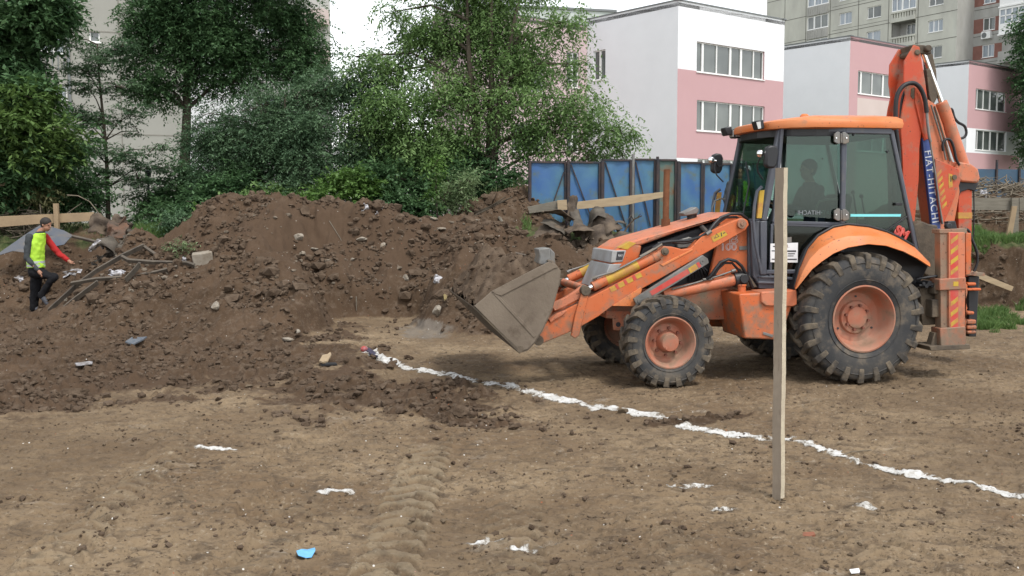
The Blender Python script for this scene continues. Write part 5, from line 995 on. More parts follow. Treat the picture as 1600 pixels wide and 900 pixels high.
a = LD3(1274, 332.5); text('glass_lettering', 'FIAT\u2022HITACHI', doors[0], a[0], a[1]+.012, a[2], .066, M_LETG, ang=0, mirror=True, sx=1.05).rotation_euler = (0, 0, 0)
# notice on the lower door
pn = [LD3(1203, 380.5), LD3(1246, 379), LD3(1245.5, 410), LD3(1203, 409.5)]; mb = MB(); panel(mb, pn, .003, .028); nt_ = mb.build('paper_notice', M_PAPER, doors[0], smooth=0)
mb = MB()
for (x0, x1, y, h) in ((1207, 1214, 384, 1.6), (1205, 1216, 391, 1.5), (1229, 1243, 391, 2.4), (1230, 1241, 395.5, 1.5), (1230, 1239, 399, 1.2), (1229, 1244, 404, 1.8), (1205, 1214, 404, 1.6)): panel(mb, [LD3(x0, y), LD3(x1, y), LD3(x1, y+h), LD3(x0, y+h)], .001, .0305)
mb.build('notice_lines', M_INK, nt_, smooth=0); a = LD3(1229, 384.5); text('notice_number', '1.', nt_, a[0], a[1]+.033, a[2], .05, M_RUST)
mb = MB(); panel(mb, [LD3(1228, 371), LD3(1236, 370), LD3(1236, 379), LD3(1228, 379)], .003, .028); mb.build('tag_plate', M_GREY, doors[0], smooth=0)
def hinge(m, y0=215.5):
    m.prism(LP([(1303.5, y0-6), (1309, y0-10), (1312.5, y0-9), (1312.5, y0+9), (1309, y0+9.5), (1303.5, y0+6)], .79), .77, .795); m.prism(LP([(1316.5, y0-9), (1321, y0-9), (1326.5, y0-4), (1326.5, y0+7), (1321, y0+9.5), (1316.5, y0+9)], .79), .77, .795); c = L3(1314.5, y0-7, .785); d_ = L3(1314.5, y0+8, .785); m.cyl(c, d_, .012, 10)
def hbolt(m):
    for y0 in (215.5, 335.5):
        for x0 in (1306.5, 1322.5): c = L3(x0, y0, .795); m.cyl((c[0], .79, c[2]), (c[0], .803, c[2]), .007, 8)
both('door_hinge', hinge, M_GREY, .004, subs=(('screw', hbolt, M_CHR, 0),)); both('door_hinge', lambda m: hinge(m, 335.5), M_GREY, .004)
def rpane(m): m.prism(LP([(1319, 205), (1389, 206), (1424, 352), (1433, 386), (1404, 372), (1388, 362), (1360, 352), (1319, 348)], .745), .740, .748)
rs = both('rear_side_window', rpane, M_GL, 0)
def seal(m):
    q = LP([(1319, 203), (1391, 204), (1426, 352), (1434, 388), (1404, 373), (1388, 363), (1360, 354), (1319, 350)], .75)
    for i in range(len(q)): a, b = q[i], q[(i+1) % len(q)]; m.beam((a[0], .75, a[1]), (b[0], .75, b[1]), .02, .022, (0, 1, 0))
    a, b = L(1384, 361, .75), L(1419, 337, .75); m.beam((a[0], .752, a[1]), (b[0], .752, b[1]), .018, .018, (0, 1, 0))
    for (x, y) in ((1386, 237), (1334, 210)): c = L3(x, y, .75); m.cyl((c[0], .74, c[2]), (c[0], .765, c[2]), .014, 10)
    c = L3(1403, 319, .76); m.beam((c[0]+.04, .77, c[2]), (c[0]-.04, .77, c[2]), .03, .03)
both('window_seal', seal, M_BLK, .004)
mb = MB(); mb.prism(LP([(1329, 334.5), (1408, 334.5), (1407, 338.5), (1329, 338.5)], .752), .749, .753); mb.build('turquoise_strip', M_TURQ, rs[0], smooth=0)
a = L3(1409, 364.5, .755); text('red_logo', 'SM', rs[0], a[0], .752, a[2], .145, M_REDM, ang=R(-28), outline=.010, sx=.95)
mb = MB(); P_ = [(.74, .50, 2.74), (.935, .51, 1.80), (.935, -.51, 1.80), (.74, -.50, 2.74)]; mb.add([(x+.012, y, z) for x, y, z in P_]+[(x+.004, y, z) for x, y, z in P_], [(0, 1, 2, 3), (7, 6, 5, 4), (0, 4, 5, 1), (1, 5, 6, 2), (2, 6, 7, 3), (3, 7, 4, 0)]); mb.build('windscreen', M_GL, BH, smooth=0)
mb = MB(); P_ = [(-.49, .71, 2.72), (-.82, .71, 1.48), (-.82, -.71, 1.48), (-.49, -.71, 2.72)]; mb.add([(x-.004, y, z) for x, y, z in P_]+[(x-.012, y, z) for x, y, z in P_], [(0, 1, 2, 3), (7, 6, 5, 4), (0, 4, 5, 1), (1, 5, 6, 2), (2, 6, 7, 3), (3, 7, 4, 0)]); mb.build('rear_window', M_GL, BH, smooth=0)
def grab(m): m.tube([L3(1190, 292, .60), L3(1183, 299, .62), L3(1179, 320, .62), L3(1177, 345, .62), L3(1180, 380, .62), L3(1190, 428, .61)], .018, 10)
def yst(m): m.prism(LP([(1187, 298), (1194.5, 297), (1190, 341), (1182.5, 341)], .63), .60, .635)
both('grab_rail', grab, M_GUN, 0, 50, subs=(('yellow_strip', yst, M_YEL, .003),))
def mir(m): m.prism(LP([(1197, 230), (1204, 227), (1213, 228), (1216, 236), (1214, 256), (1210, 263), (1200, 263), (1195, 258)], .80), .74, .82)
def mirarm(m): m.tube([L3(1208, 250, .72), L3(1196, 252, .68), L3(1188, 246, .66), L3(1183, 258, .62), L3(1184, 268, .60), L3(1192, 280, .57)], .009, 8)
mr_ = both('side_mirror', mir, M_BLK, .02, subs=(('mirror_arm', mirarm, M_BLK, 0),))
def ball(m): c = L3(1188, 240, .72); m.sphere((c[0], .72, c[2]), .042, 14, 10); m.cyl((c[0], .72, c[2]), (c[0]-.06, .70, c[2]-.01), .012, 8)
both('round_mirror', ball, M_CHR, 0, 60)
def wl_(m): m.prism(LP([(1180, 189), (1192, 187), (1194, 201), (1184, 203)], .50), .38, .52)
def wlens(m): c = LP([(1181.5, 191), (1188, 190), (1189, 200.5), (1184.5, 201.5)], .52); m.prism(c, .521, .526)
both('work_light', wl_, M_BLK, .012, subs=(('lens', wlens, M_LENS, 0),))
mb = MB(); a = L3(1149, 209, -.42); mb.box((a[0], -.42, a[2]), (.09, .17, .11)); wl2 = mb.build('work_light', M_BLK, BH, bevel=.02); mb = MB(); mb.box((a[0]+.048, -.42, a[2]), (.006, .13, .08)); mb.box((a[0], -.332, a[2]), (.06, .006, .08)); mb.build('lens', M_LENS, wl2, bevel=.002)
mb = MB(); mb.tube([(1.0, .15, 1.80), (.9, .1, 2.2), (.86, -.1, 2.45)], .01, 6); mb.build('wiper', M_BLK, BH)
# inside the cab
mb = MB(); sx = L(1262, 266, 0)[0]-.12; sz = L(1262, 266, 0)[1]-.84; mb.prism([(sx+.30, sz-.12), (sx-.24, sz-.12), (sx-.26, sz), (sx+.30, sz)], -.25, .25); mb.prism([(sx-.12, sz), (sx-.24, sz), (sx-.34, sz+.52), (sx-.28, sz+.57), (sx-.22, sz+.55)], -.24, .24); mb.box((sx, 0, (1.1+sz)/2-.06), (.3, .35, sz-1.12)); mb.build('driver_seat', M_SEAT, BH, bevel=.03, seg=3)
mb = MB(); mb.tube([L3(1276, 348, .30), L3(1275, 325, .30), L3(1280, 315, .30), L3(1290, 312, .30), L3(1309, 311, .30)], .014, 8); mb.build('armrest', M_GREY, BH)
mb = MB(); c0 = np.array([.52, 0, 1.93]); ax = np.array([-.45, 0, .9]); ax /= np.linalg.norm(ax); u_, v_, _ = frame_of(ax); ring = [tuple(Vector(c0)+(u_*math.cos(t)+v_*math.sin(t))*.19) for t in np.linspace(0, 2*math.pi, 25)]; mb.tube(ring, .014, 8, False)
for t in (0.4, 2.5, 4.6): mb.tube([tuple(c0), tuple(Vector(c0)+(u_*math.cos(t)+v_*math.sin(t))*.19)], .01, 6)
mb.tube([tuple(c0), (.78, 0, 1.35)], [.03, .05], 10); mb.build('steering_wheel', M_BLK, BH)
mb = MB(); mb.prism([(.92, 1.20), (.92, 1.86), (.80, 1.88), (.72, 1.60), (.75, 1.2)], -.35, .35); mb.prism([(-.45, 1.2), (-.45, 1.62), (-.75, 1.62), (-.78, 1.2)], -.45, .45); mb.build('dashboard', M_BLK, BH, bevel=.03)
mb = MB()
for (x, y, z1) in ((-.55, .15, 2.05), (-.58, -.1, 2.1), (-.5, -.25, 1.95), (.6, -.3, 1.95)): mb.tube([(x, y, 1.6), (x+.03, y, (1.6+z1)/2), (x+.08, y, z1)], .010, 6); mb.sphere((x+.08, y, z1), .026, 8, 6)
mb.build('control_levers', M_BLK, BH)
# ---- fenders
UP = [(1241, 449), (1250, 416), (1262, 387), (1278, 368), (1302, 354.5), (1324, 350.5), (1357, 354), (1385, 362), (1404, 371), (1428, 385), (1453, 410)]
LO = [(1244, 452), (1257, 436), (1269, 421), (1284, 409), (1303, 396), (1325, 387), (1357, 381.5), (1385, 384), (1412, 393), (1434, 404), (1454, 417)]
def fend(m):
    n = len(UP); r0 = [L3(*p, .75) for p in UP]; r1 = []; r2 = []
    for a, b in zip(UP, LO): r1.append(L3(a[0]*.5+b[0]*.5, a[1]*.5+b[1]*.5, 1.03)); r2.append(L3(*b, 1.085))
    r3 = [(p[0], 1.06, p[2]-.004) for p in r2]; r4 = [(p[0]*.98, 1.01, p[2]-.015) for p in r1]; r5 = [(p[0]*.98, .75, p[2]-.03) for p in r0]
    rows = [r0, r1, r2, r3, r4, r5]; k = len(rows); vs = [p for q in rows for p in q]; fs = []
    for i in range(k):
        j = (i+1) % k
        for q in range(n-1): fs.append([i*n+q, i*n+q+1, j*n+q+1, j*n+q])
    fs += [[i*n for i in range(k)], [i*n+n-1 for i in range(k)]]; m.add(vs, fs)
def fbead(m): m.tube([L3(a, b-.5, .77) for a, b in UP[:-1]], .016, 8)
def fwell(m):
    n = len(UP); m.prism([L(a, b+3, .75) for a, b in UP]+[(-.85, 1.0), (-.3, .9), (.6, .9)], .52, .74)
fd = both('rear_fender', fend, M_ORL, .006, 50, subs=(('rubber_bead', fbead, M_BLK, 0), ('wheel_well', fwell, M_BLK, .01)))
# ---- rear frame, boom, dipper
mb = MB(); mb.prism(LP([(1428, 352), (1440, 345), (1452, 350), (1466, 352), (1466, 440), (1428, 420)], .32), -.45, .32); mb.build('rear_tool_pan', M_DIRTY, BH, bevel=.02)
mb = MB(); mb.box((-.98, 0, 1.02), (.10, 1.9, .12)); mb.box((-.98, 0, .80), (.14, 1.9, .20)); mb.prism(LP([(1436, 450), (1482, 446), (1482, 506), (1440, 508)], .8), .1, .82); mb.box((-.8, 0, .9), (.5, 1.0, .45)); rf_ = mb.build('rear_frame', M_DIRTY, BH, bevel=.01)
mb = MB()
for k in range(9): a = L3(1438+k*4.6, 442+(k % 2)*4, .86); mb.cyl((a[0], .80, a[2]), (a[0], .93, a[2]), .018+.006*(k % 3), 8)
mb.tube([L3(1432, 436, .9), L3(1450, 433, .93), L3(1472, 430, .93)], .014, 8); mb.tube([L3(1436, 446, .9), L3(1474, 444, .93)], .016, 8); mb.build('frame_pins', M_BLK, rf_)
BM = [(1428, 70), (1437, 73), (1441, 98), (1446, 128), (1450, 160), (1449, 182), (1441, 198), (1437, 230), (1436, 280), (1431, 330), (1427, 370), (1426, 420), (1411, 420), (1412, 330), (1410, 250), (1407, 190), (1411, 165), (1415, 148), (1412, 125), (1413.5, 95)]
mb = MB(); mb.prism(LP(BM, .17), .145, .17); mb.prism(LP(BM, .17), -.17, -.145); BI = [(1426, 110), (1440, 120), (1444, 180), (1432, 205), (1430, 300), (1424, 400), (1413, 400), (1414, 300), (1411, 200), (1418, 150)]; mb.prism(LP(BI, .14), -.15, .15)
boom = mb.build('boom', M_RED, BH, bevel=.008)
mb = MB(); mb.prism(LP([(1428, 69), (1446, 70), (1455, 74), (1457, 84), (1440, 84), (1430, 80)], .14), -.16, .13); a = L3(1433, 82, .17); mb.cyl((a[0], -.19, a[2]), (a[0], .19, a[2]), .035, 14); a = L3(1449, 76, .15); mb.cyl((a[0], -.19, a[2]), (a[0], .19, a[2]), .04, 14); mb.build('boom_head', M_DIRTY, boom, bevel=.012)
mb = MB(); mb.prism(LP([(1445, 84), (1457, 84), (1463, 110), (1466, 150), (1458, 165), (1449, 140)], -.12), -.17, -.12); mb.prism(LP([(1440, 110), (1447, 110), (1457, 152), (1449, 165), (1444, 150)], 0), -.12, .10); mb.build('boom_inner_plate', M_DIRTY, boom, bevel=.006)
mb = MB(); mb.prism(LP([(1430, 136), (1436, 138), (1447, 176), (1452, 190), (1455, 215), (1444, 220), (1437, 190), (1430, 160)], .19), .165, .19); mb.build('side_web', M_RED, boom, bevel=.006)
a = L3(1427, 146, .195); mb = MB(); mb.prism(LP([(1425, 138), (1429, 136), (1432, 150), (1428, 155), (1424, 150)], .19), .168, .178); mb.build('worn_patch', M_DIRTY, boom, bevel=.002)
DP = [(1450, 155), (1462, 163), (1474, 196), (1486, 246), (1496, 268), (1500, 300), (1492, 345), (1476, 420), (1466, 420), (1462, 372), (1452, 300), (1442, 225), (1441, 190)]
mb = MB(); mb.prism(LP(DP, .13), -.13, .13); dip = mb.build('dipper_arm', M_SAL, BH, bevel=.01)
mb = MB(); mb.prism(LP([(1441.5, 216), (1453, 214), (1460, 268), (1469, 345), (1470.5, 366), (1458.5, 374), (1454, 330), (1447, 270)], .175), .128, .175); band = mb.build('label_band', M_BLUE, dip, bevel=.003)
a0 = L3(1447.5, 220, .18); a1 = L3(1463.5, 366, .18); n_ = len('FIAT-HITACHI')
an = math.atan2(a1[2]-a0[2], -(a1[0]-a0[0])); text('brand_lettering', 'FIAT-HITACHI', band, (a0[0]+a1[0])/2, .1765, (a0[2]+a1[2])/2+.012, .122, M_LET, ang=an, sx=1.0)
mb = MB(); mb.prism(LP([(1461, 248), (1498, 264), (1501, 282), (1488, 318), (1474, 350), (1470, 345), (1463, 290)], .21), .165, .215); br = mb.build('dipper_bracket', M_RED, dip, bevel=.008)
mb = MB()
for k in range(6): y0 = 267+k*10; x0 = 1464+k*1.6; mb.prism(LP([(x0, y0+5), (x0+7, y0-3), (x0+7.3, y0+2), (x0+.6, y0+10)], .217), .2145, .2175)
mb.build('hazard_stripes', M_YEL, br, smooth=0)
mb = MB(); mb.prism(LP([(1482, 271), (1488, 272.5), (1488.5, 292), (1482.5, 294)], .217), .2145, .2178); lb_ = mb.build('yellow_label', M_YEL, br, smooth=0); mb = MB(); mb.prism(LP([(1485, 275), (1486.5, 275), (1486.5, 284), (1485, 284)], .219), .2176, .2186); mb.build('label_mark', M_INK, lb_, smooth=0)
mb = MB(); a = L3(1491, 277, .22); mb.cyl((a[0], .20, a[2]), (a[0], .235, a[2]), .03, 12); mb.build('bracket_pin', M_DIRTY, br)
mb = MB(); mb.tube([L3(1443, 84, .06), L3(1472, 163, .06)], .030, 16); dr_ = mb.build('boom_cylinder_rod', M_CHR, BH, smooth=60)
mb = MB(); mb.tube([L3(1470, 160, .06), L3(1475, 172, .06), L3(1505, 260, .06)], [.070, .075, .075], 20); bc = mb.build('boom_cylinder', M_SAL, BH, smooth=50, bevel=.004)
mb = MB(); mb.prism(LP([(1493, 262), (1497, 252), (1518, 256), (1529, 264), (1532, 278), (1529, 286), (1504, 284), (1497, 280)], .17), -.17, .17); kn = mb.build('dipper_knuckle', M_SAL, BH, bevel=.02)
mb = MB(); mb.prism(LP([(1499, 283), (1530, 285), (1524, 299), (1514, 296), (1502, 300), (1493, 320), (1489, 318)], .12), -.14, .12); mb.build('knuckle_shadow_plate', M_BLK, kn, bevel=.01)  # black plate put in for the shade below the knuckle
mb = MB(); mb.prism(LP([(1498, 292), (1519, 292), (1518, 430), (1498, 436)], .10), -.12, .10); ts = mb.build('inner_mast', M_RED, BH, bevel=.008)
mb = MB(); mb.prism(LP([(1497.5, 332), (1519, 332), (1519, 341.5), (1497.5, 341.5)], .103), -.123, .104); mb.build('yellow_band', M_YEL, ts, bevel=.001)
mb = MB(); mb.prism(LP([(1506, 424), (1537, 426), (1537, 431), (1506, 430)], .12), -.3, .14); mb.build('mast_shelf', M_ORD, ts, bevel=.004)
mb = MB(); mb.prism(LP([(1508, 431), (1525, 431), (1520, 525), (1508, 525)], -.02), -.25, .05); lk = mb.build('swing_post', M_BLK, BH, bevel=.01)
for (y, w_, h) in ((441, 14, 5), (450, 22, 4), (486, 11, 5), (499, 14, 7), (508, 15, 6), (516, 14, 5)):
    mb = MB(); a = L3(1507, y, .08); b = L3(1507+w_, y, .08); z0 = L(1507, y+h, .08)[1]; mb.box(((a[0]+b[0])/2, .0, (a[2]+z0)/2), (abs(a[0]-b[0]), .28, a[2]-z0)); mb.build('orange_collar', M_OR, lk, bevel=.015, seg=3)
# boom hoses and pipes
def hose(pts, yl, r, m=M_HOSE, name='boom_hose'): q = MB(); q.tube([L3(*p, yl if not hasattr(yl, '__len__') else yl[i]) for i, p in enumerate(pts)], r, 10); return q.build(name, m, BH, smooth=60)
def smoothpts(p, n=4):
    out = []
    for i in range(len(p)-1):
        p0, p1, p2, p3 = p[max(i-1, 0)], p[i], p[i+1], p[min(i+2, len(p)-1)]
        for k in range(n): t = k/n; out.append(tuple(.5*((2*p1[j])+(-p0[j]+p2[j])*t+(2*p0[j]-5*p1[j]+4*p2[j]-p3[j])*t*t+(-p0[j]+3*p1[j]-3*p2[j]+p3[j])*t**3) for j in (0, 1)))
    return out+[p[-1]]
hose(smoothpts([(1402, 330), (1405, 250), (1400, 200), (1400, 160), (1405, 142), (1415, 132), (1428, 130), (1438, 138), (1445, 155), (1448, 176)]), .24, .026)
hose(smoothpts([(1407, 200), (1409, 160), (1414, 143)]), .10, .018)
hose([(1448, 174), (1449, 190), (1452, 214), (1454, 222)], .24, .017, M_GREY, 'boom_pipe'); hose([(1453, 220), (1460, 262), (1468, 320), (1473, 350)], .225, .011, M_GREY, 'boom_pipe')
hose([(1455, 164), (1463, 190), (1472, 220), (1478, 250)], .16, .011, M_GREY, 'boom_pipe'); hose([(1460, 166), (1468, 192), (1477, 222), (1485, 252)], .15, .011, M_DIRTY, 'boom_pipe')
hose(smoothpts([(1484, 170), (1488, 172), (1491, 183), (1497, 191), (1507, 197), (1510, 207), (1507, 214), (1499, 217)]), .05, .016)
hose(smoothpts([(1474, 236), (1473, 226), (1477, 218), (1485, 219), (1490, 230), (1494, 248), (1499, 258)]), .17, .016)
hose(smoothpts([(1508, 358), (1514, 361), (1519, 375), (1526, 393), (1527, 410), (1522, 424)]), .16, .017); hose(smoothpts([(1521, 290), (1522, 330), (1521, 370)]), .06, .008)
# ---- stabilisers
M_TUBE = paint('dusty brown orange paint', (.25, .125, .075), (.24, .165, .115), amt=.45)
def stab(m): m.prism(LP([(1483, 363), (1508, 363), (1508, 540), (1483, 540)], 1.02), .86, 1.02)
def stab_in(m): m.prism(LP([(1470, 361), (1484, 361), (1484, 540), (1471, 540)], 1.0), .88, .99); m.prism(LP([(1469, 358), (1512, 357), (1512, 365), (1469, 365)], 1.01), .85, 1.00)
def stab_r(m): m.prism(LP([(1509, 364), (1518, 364), (1517, 428), (1509, 430)], .95), .86, .95); m.prism(LP([(1508, 440), (1512, 446), (1512, 458), (1509, 470), (1512, 482), (1508, 492), (1511, 502), (1508, 515)], .98), .86, .98)
def collar(m): m.prism(LP([(1468, 436), (1509, 433), (1510, 452), (1468, 454)], 1.03), .84, 1.035)
def collar2(m): m.prism(LP([(1469, 513), (1509, 510), (1510, 536), (1506, 541), (1470, 541)], 1.03), .85, 1.03)
def foot(m): m.prism(LP([(1452, 541), (1515, 538), (1515, 545), (1454, 548)], 1.05), .72, 1.06); m.prism(LP([(1462, 520), (1482, 520), (1490, 541), (1456, 541)], .98), .86, .96)
def hz(m):
    for k in range(10):
        y0 = 375+k*16.2
        if 430 < y0 < 458: continue
        m.prism(LP([(1485.5, y0), (1497, y0-9), (1497, y0-2), (1485.5, y0+7)], 1.022), 1.019, 1.0225)
def hzr(m): m.prism(LP([(1485, 364), (1497.5, 364), (1497.5, 534), (1485, 534)], 1.0215), 1.019, 1.0212)
def topb(m): c = L3(1483, 353, .98); m.cyl((c[0], .93, c[2]), (c[0], .99, c[2]), .035, 14); m.prism(LP([(1482, 346), (1494, 345), (1497, 358), (1483, 359)], .97), .88, .96)
both('stabiliser', stab, M_SAL, .006, subs=(('inner_tube', stab_in, M_TUBE, .006), ('guide_rail', stab_r, M_OR, .008), ('collar', collar, M_ORD, .010), ('collar', collar2, M_ORD, .010), ('foot', foot, M_DIRTY, .006), ('hazard_stripes', hz, M_YEL, 0), ('red_panel', hzr, M_REDM, 0), ('lifting_eye', topb, M_BLK, .01)))
c = L3(1493, 443.5, 1.03); mb = MB(); mb.box((c[0], 1.036, c[2]), (.06, .004, .05)); mb.build('yellow_plate', M_YEL, [o for o in BH.children if o.name == 'stabiliser'][0], smooth=0)
# ================================================================== FENCE, PLANKS, DEBRIS
M_FB = mat('blue sheet metal', (.036, .105, .26), .55, col2=(.060, .155, .23), scale=1.6, mixlo=.35, mixhi=.65, spec=.4, col3=(.085, .12, .10), s3=3.1, lo3=.54, hi3=.70, bump=.15, bscale=6)
M_FG = mat('greenish sheet metal', (.105, .145, .115), .6, col2=(.075, .13, .12), scale=2, spec=.3, col3=(.16, .085, .045), s3=3, lo3=.52, hi3=.66)
M_FR = mat('dark fence frame', (.022, .026, .034), .6, col2=(.06, .04, .035), scale=6, spec=.3)
M_WOODL = mat('pale sawn wood', (.40, .31, .20), .8, col2=(.33, .25, .16), scale=3, spec=.2, bump=.2, bscale=30, stretch=(1, 1, 6), col3=(.22, .18, .13), s3=2.5, lo3=.55, hi3=.75)
M_WOODG = mat('weathered grey wood', (.20, .18, .145), .85, col2=(.145, .13, .105), scale=4, spec=.2, bump=.3, bscale=30, stretch=(1, 1, 5))
M_WOODT = mat('tan board', (.32, .235, .145), .8, col2=(.26, .19, .12), scale=3, spec=.2, bump=.2, bscale=25)
FL = np.array([W(828, 300, 20.9)[0], 20.9]); FRt = np.array([W(1200, 300, 22.2)[0], 22.2])
fen = empty('site_fence', (0, 0, 0), 0, 'blue sheet metal fence panels with one greenish panel, standing behind the scrap heap', 'fence')
FF = Facade(FL, FRt, 0, 3, np.array([0, -1.]))
PAN = [(828, 884, 253, 372, 1, M_FB), (888, 937, 253.5, 368, -1, M_FB), (941, 985, 250, 366, -1, M_FB), (989.5, 1024, 249, 365, -1, M_FB), (1028, 1056, 250, 363, 0, M_FG), (1060.5, 1096, 254, 364, 0, M_FB), (1099, 1143, 256, 364, 0, M_FB), (1146, 1198, 256, 364, 0, M_FB)]
for i, (x0, x1, yt, yb, dg, m_) in enumerate(PAN):
    u0, v1 = FF.uv(x0, yt); u1, _ = FF.uv(x1, yt); v0 = FF.uv(x0, yb)[1]; mb = MB(); off = .02*((i*7) % 3-1)
    nx_, nz_ = 10, 12; g = [[FF.pt(u0+(u1-u0)*a/nx_, v0+(v1-v0)*b/nz_, off+.012*math.sin(a*1.1+i)*math.sin(b*.7+i*2)+.006*random.uniform(-1, 1)) for a in range(nx_+1)] for b in range(nz_+1)]
    mb.add([p for r_ in g for p in r_], [(b*(nx_+1)+a, b*(nx_+1)+a+1, (b+1)*(nx_+1)+a+1, (b+1)*(nx_+1)+a) for a in range(nx_) for b in range(nz_)])
    pn_ = mb.build('panel', m_, fen, smooth=60, fix=False); sm = pn_.modifiers.new('thickness', 'SOLIDIFY'); sm.thickness = .006
    mb = MB()
    for (a, b, c, d) in ((u0-.015, u0+.03, v0, v1), (u1-.03, u1+.015, v0, v1), (u0, u1, v1-.02, v1+.02), (u0, u1, v0-.02, v0+.03)): FF.box(mb, a, b, c, d, off+.005, off+.045)
    if dg: a, b = ((u0+(u1-u0)*.45, v0+.3), (u1-.04, v1-.2)) if dg > 0 else ((u0+.05, v1-.05), (u1-.1, v0+.15)); mb.beam(FF.pt(*a, off+.03), FF.pt(*b, off+.03), .022, .022)
    mb.build('panel_frame', M_FR, pn_, smooth=0)
for (x, yt) in ((826, 252), (886, 251), (939, 251), (987.5, 241), (1025.5, 245), (1058, 252), (1097.5, 255), (1144.5, 256)):
    u, v = FF.uv(x, yt); mb = MB(); mb.tube([FF.pt(u, 1.0, .06), FF.pt(u+.01, v, .05)], .032, 8); mb.build('post', M_FR if x != 987.5 else M_GREY, fen)
def board(name, pts, y, th, m, lab, cat='plank', group=None, bevel=.004):
    """an outline seen at distance y, thickness th behind it"""
    mb = MB(); P = [W(a, b, y) for a, b in pts]; mb.prism([(p[0], p[2]) for p in P], y, y+th); o = mb.build(name, m, None, bevel=bevel, smooth=0); return tag(o, lab, cat, group)
board('wooden_plank', [(824, 323), (871, 313.5), (871, 327.5), (827, 333.5)], 20.55, .03, M_WOODG, 'grey weathered plank end at the left of the blue fence')
board('wooden_block', [(870.5, 313), (885.5, 312), (886.5, 328), (871.5, 329)], 20.48, .05, M_WOODL, 'short pale wood offcut overlapping the grey plank on the blue fence', 'offcut')
board('wooden_plank', [(899, 315.5), (1038, 299.5), (1038, 308), (975, 321), (902, 327)], 20.6, .03, M_WOODL, 'long pale plank fixed slanting across the blue fence')
def sheet(name, c, size, rot, m, lab, bend=.3, nz=.04, seed=0, cat='scrap', th=.012, group=None, nx=22, ny=16):
    r = np.random.default_rng(seed); a, b = np.meshgrid(np.linspace(-.5, .5, nx), np.linspace(-.5, .5, ny)); X = a*size[0]; Y_ = b*size[1]; Z = bend*size[0]*(np.cos(a*3.0+r.uniform(-.6, .6))-.6)*1.0+nz*1.3*fbm(a*2+seed, b*2, 1.1, 3, .45, seed % 50+100)
    X = X+nz*.9*fbm(a*2, b*3+seed, 1., 2, .4, 140+seed % 9); Y_ = Y_+nz*.9*fbm(a*3, b*2+seed, 1., 2, .4, 150+seed % 9); V = np.stack([X, Y_, Z], -1).reshape(-1, 3); i = (np.arange(ny-1)[:, None]*nx+np.arange(nx-1)[None, :]).ravel(); F = np.stack([i, i+1, i+nx+1, i+nx], 1)
    keep = r.random(len(F)) > .03; keep |= True; o = fast_mesh(name, V, F, m, smooth=True); o.location = tuple(c); o.rotation_euler = [R(k) for k in rot]
    s = o.modifiers.new('thickness', 'SOLIDIFY'); s.thickness = th; return tag(o, lab, cat, group)
M_TAR = mat('muddy bitumen sheet', (.060, .046, .036), .85, col2=(.125, .095, .068), scale=3, mixlo=.4, mixhi=.62, bump=.3, bscale=25, spec=.25)
M_TARG = mat('greyish bitumen sheet', (.115, .10, .08), .8, col2=(.065, .055, .045), scale=4, bump=.3, bscale=25, spec=.25)
for k, (px, py, Y, sz, rot, m_, lab, bd) in enumerate([
    (896, 326, 20.0, (.22, .52), (80, 12, 20), M_TAR, 'curled dark sheet standing upright in front of the blue fence plank', .5),
    (872, 334, 19.9, (.62, .35), (-8, 14, 10), M_TAR, 'flat bitumen sheet jutting left from the top of the scrap heap', .12),
    (868, 352, 19.8, (.55, .45), (12, 22, -10), M_TARG, 'tilted grey sheet at the left flank of the scrap heap', .15),
    (855, 366, 19.6, (.5, .6), (40, 28, -20), M_TAR, 'broad muddy sheet sagging low at the left of the scrap heap', .2),
    (905, 357, 19.6, (.55, .35), (15, -6, 8), M_TAR, 'thick sheet with a torn edge in the middle of the scrap heap', .12),
    (905, 343, 19.9, (.34, .42), (50, 20, 40), M_TARG, 'rolled greenish grey sheet on the middle of the scrap heap', .5),
    (928, 340, 20.0, (.5, .42), (30, -25, -10), M_TARG, 'arched sheet on top of the scrap heap, right of the upright one', .45),
    (945, 352, 19.8, (.5, .5), (45, -35, 10), M_TAR, 'drooping sheet on the right flank of the scrap heap', .3),
    (938, 368, 19.6, (.5, .45), (60, -20, 0), M_TAR, 'muddy sheet hanging steeply at the foot of the scrap heap', .25),
    (962, 349, 19.9, (.35, .2), (10, -12, 15), M_TARG, 'small pale edged sheet at the far right of the scrap heap', .2),
    (975, 372, 19.6, (.55, .35), (30, -15, 5), M_TAR, 'low dark sheet trailing right towards the loader from the scrap heap', .2)]):
    c = W(px, py, Y); sheet('scrap_sheet', c, sz, rot, m_, lab, bd, .035, 300+k)
def sticks(name, lst, m, lab, cat='branch', group=None, kind=None, seg=6):
    mb = MB()
    for (pts, r_) in lst: mb.tube(pts, [r_*(1-.5*i/(len(pts)-1)) for i in range(len(pts))], seg)
    o = mb.build(name, m, None, smooth=60, fix=False); return tag(o, lab, cat, group, kind)
M_BRN = mat('dead branch', (.13, .10, .07), .9, col2=(.085, .065, .05), scale=6, spec=.1)
sticks('dead_branch', [([W(972, 368, 20.2), W(982, 352, 20.2), W(992, 342, 20.2), W(1003, 337, 20.1)], .022), ([W(990, 344, 20.2), W(986, 336, 20.1), W(981, 343, 20.1)], .012), ([W(995, 341, 20.2), W(1001, 334, 20.1)], .01)], M_BRN, 'forked dead branch leaning against the blue fence right of the scrap heap')
rr = np.random.default_rng(77)
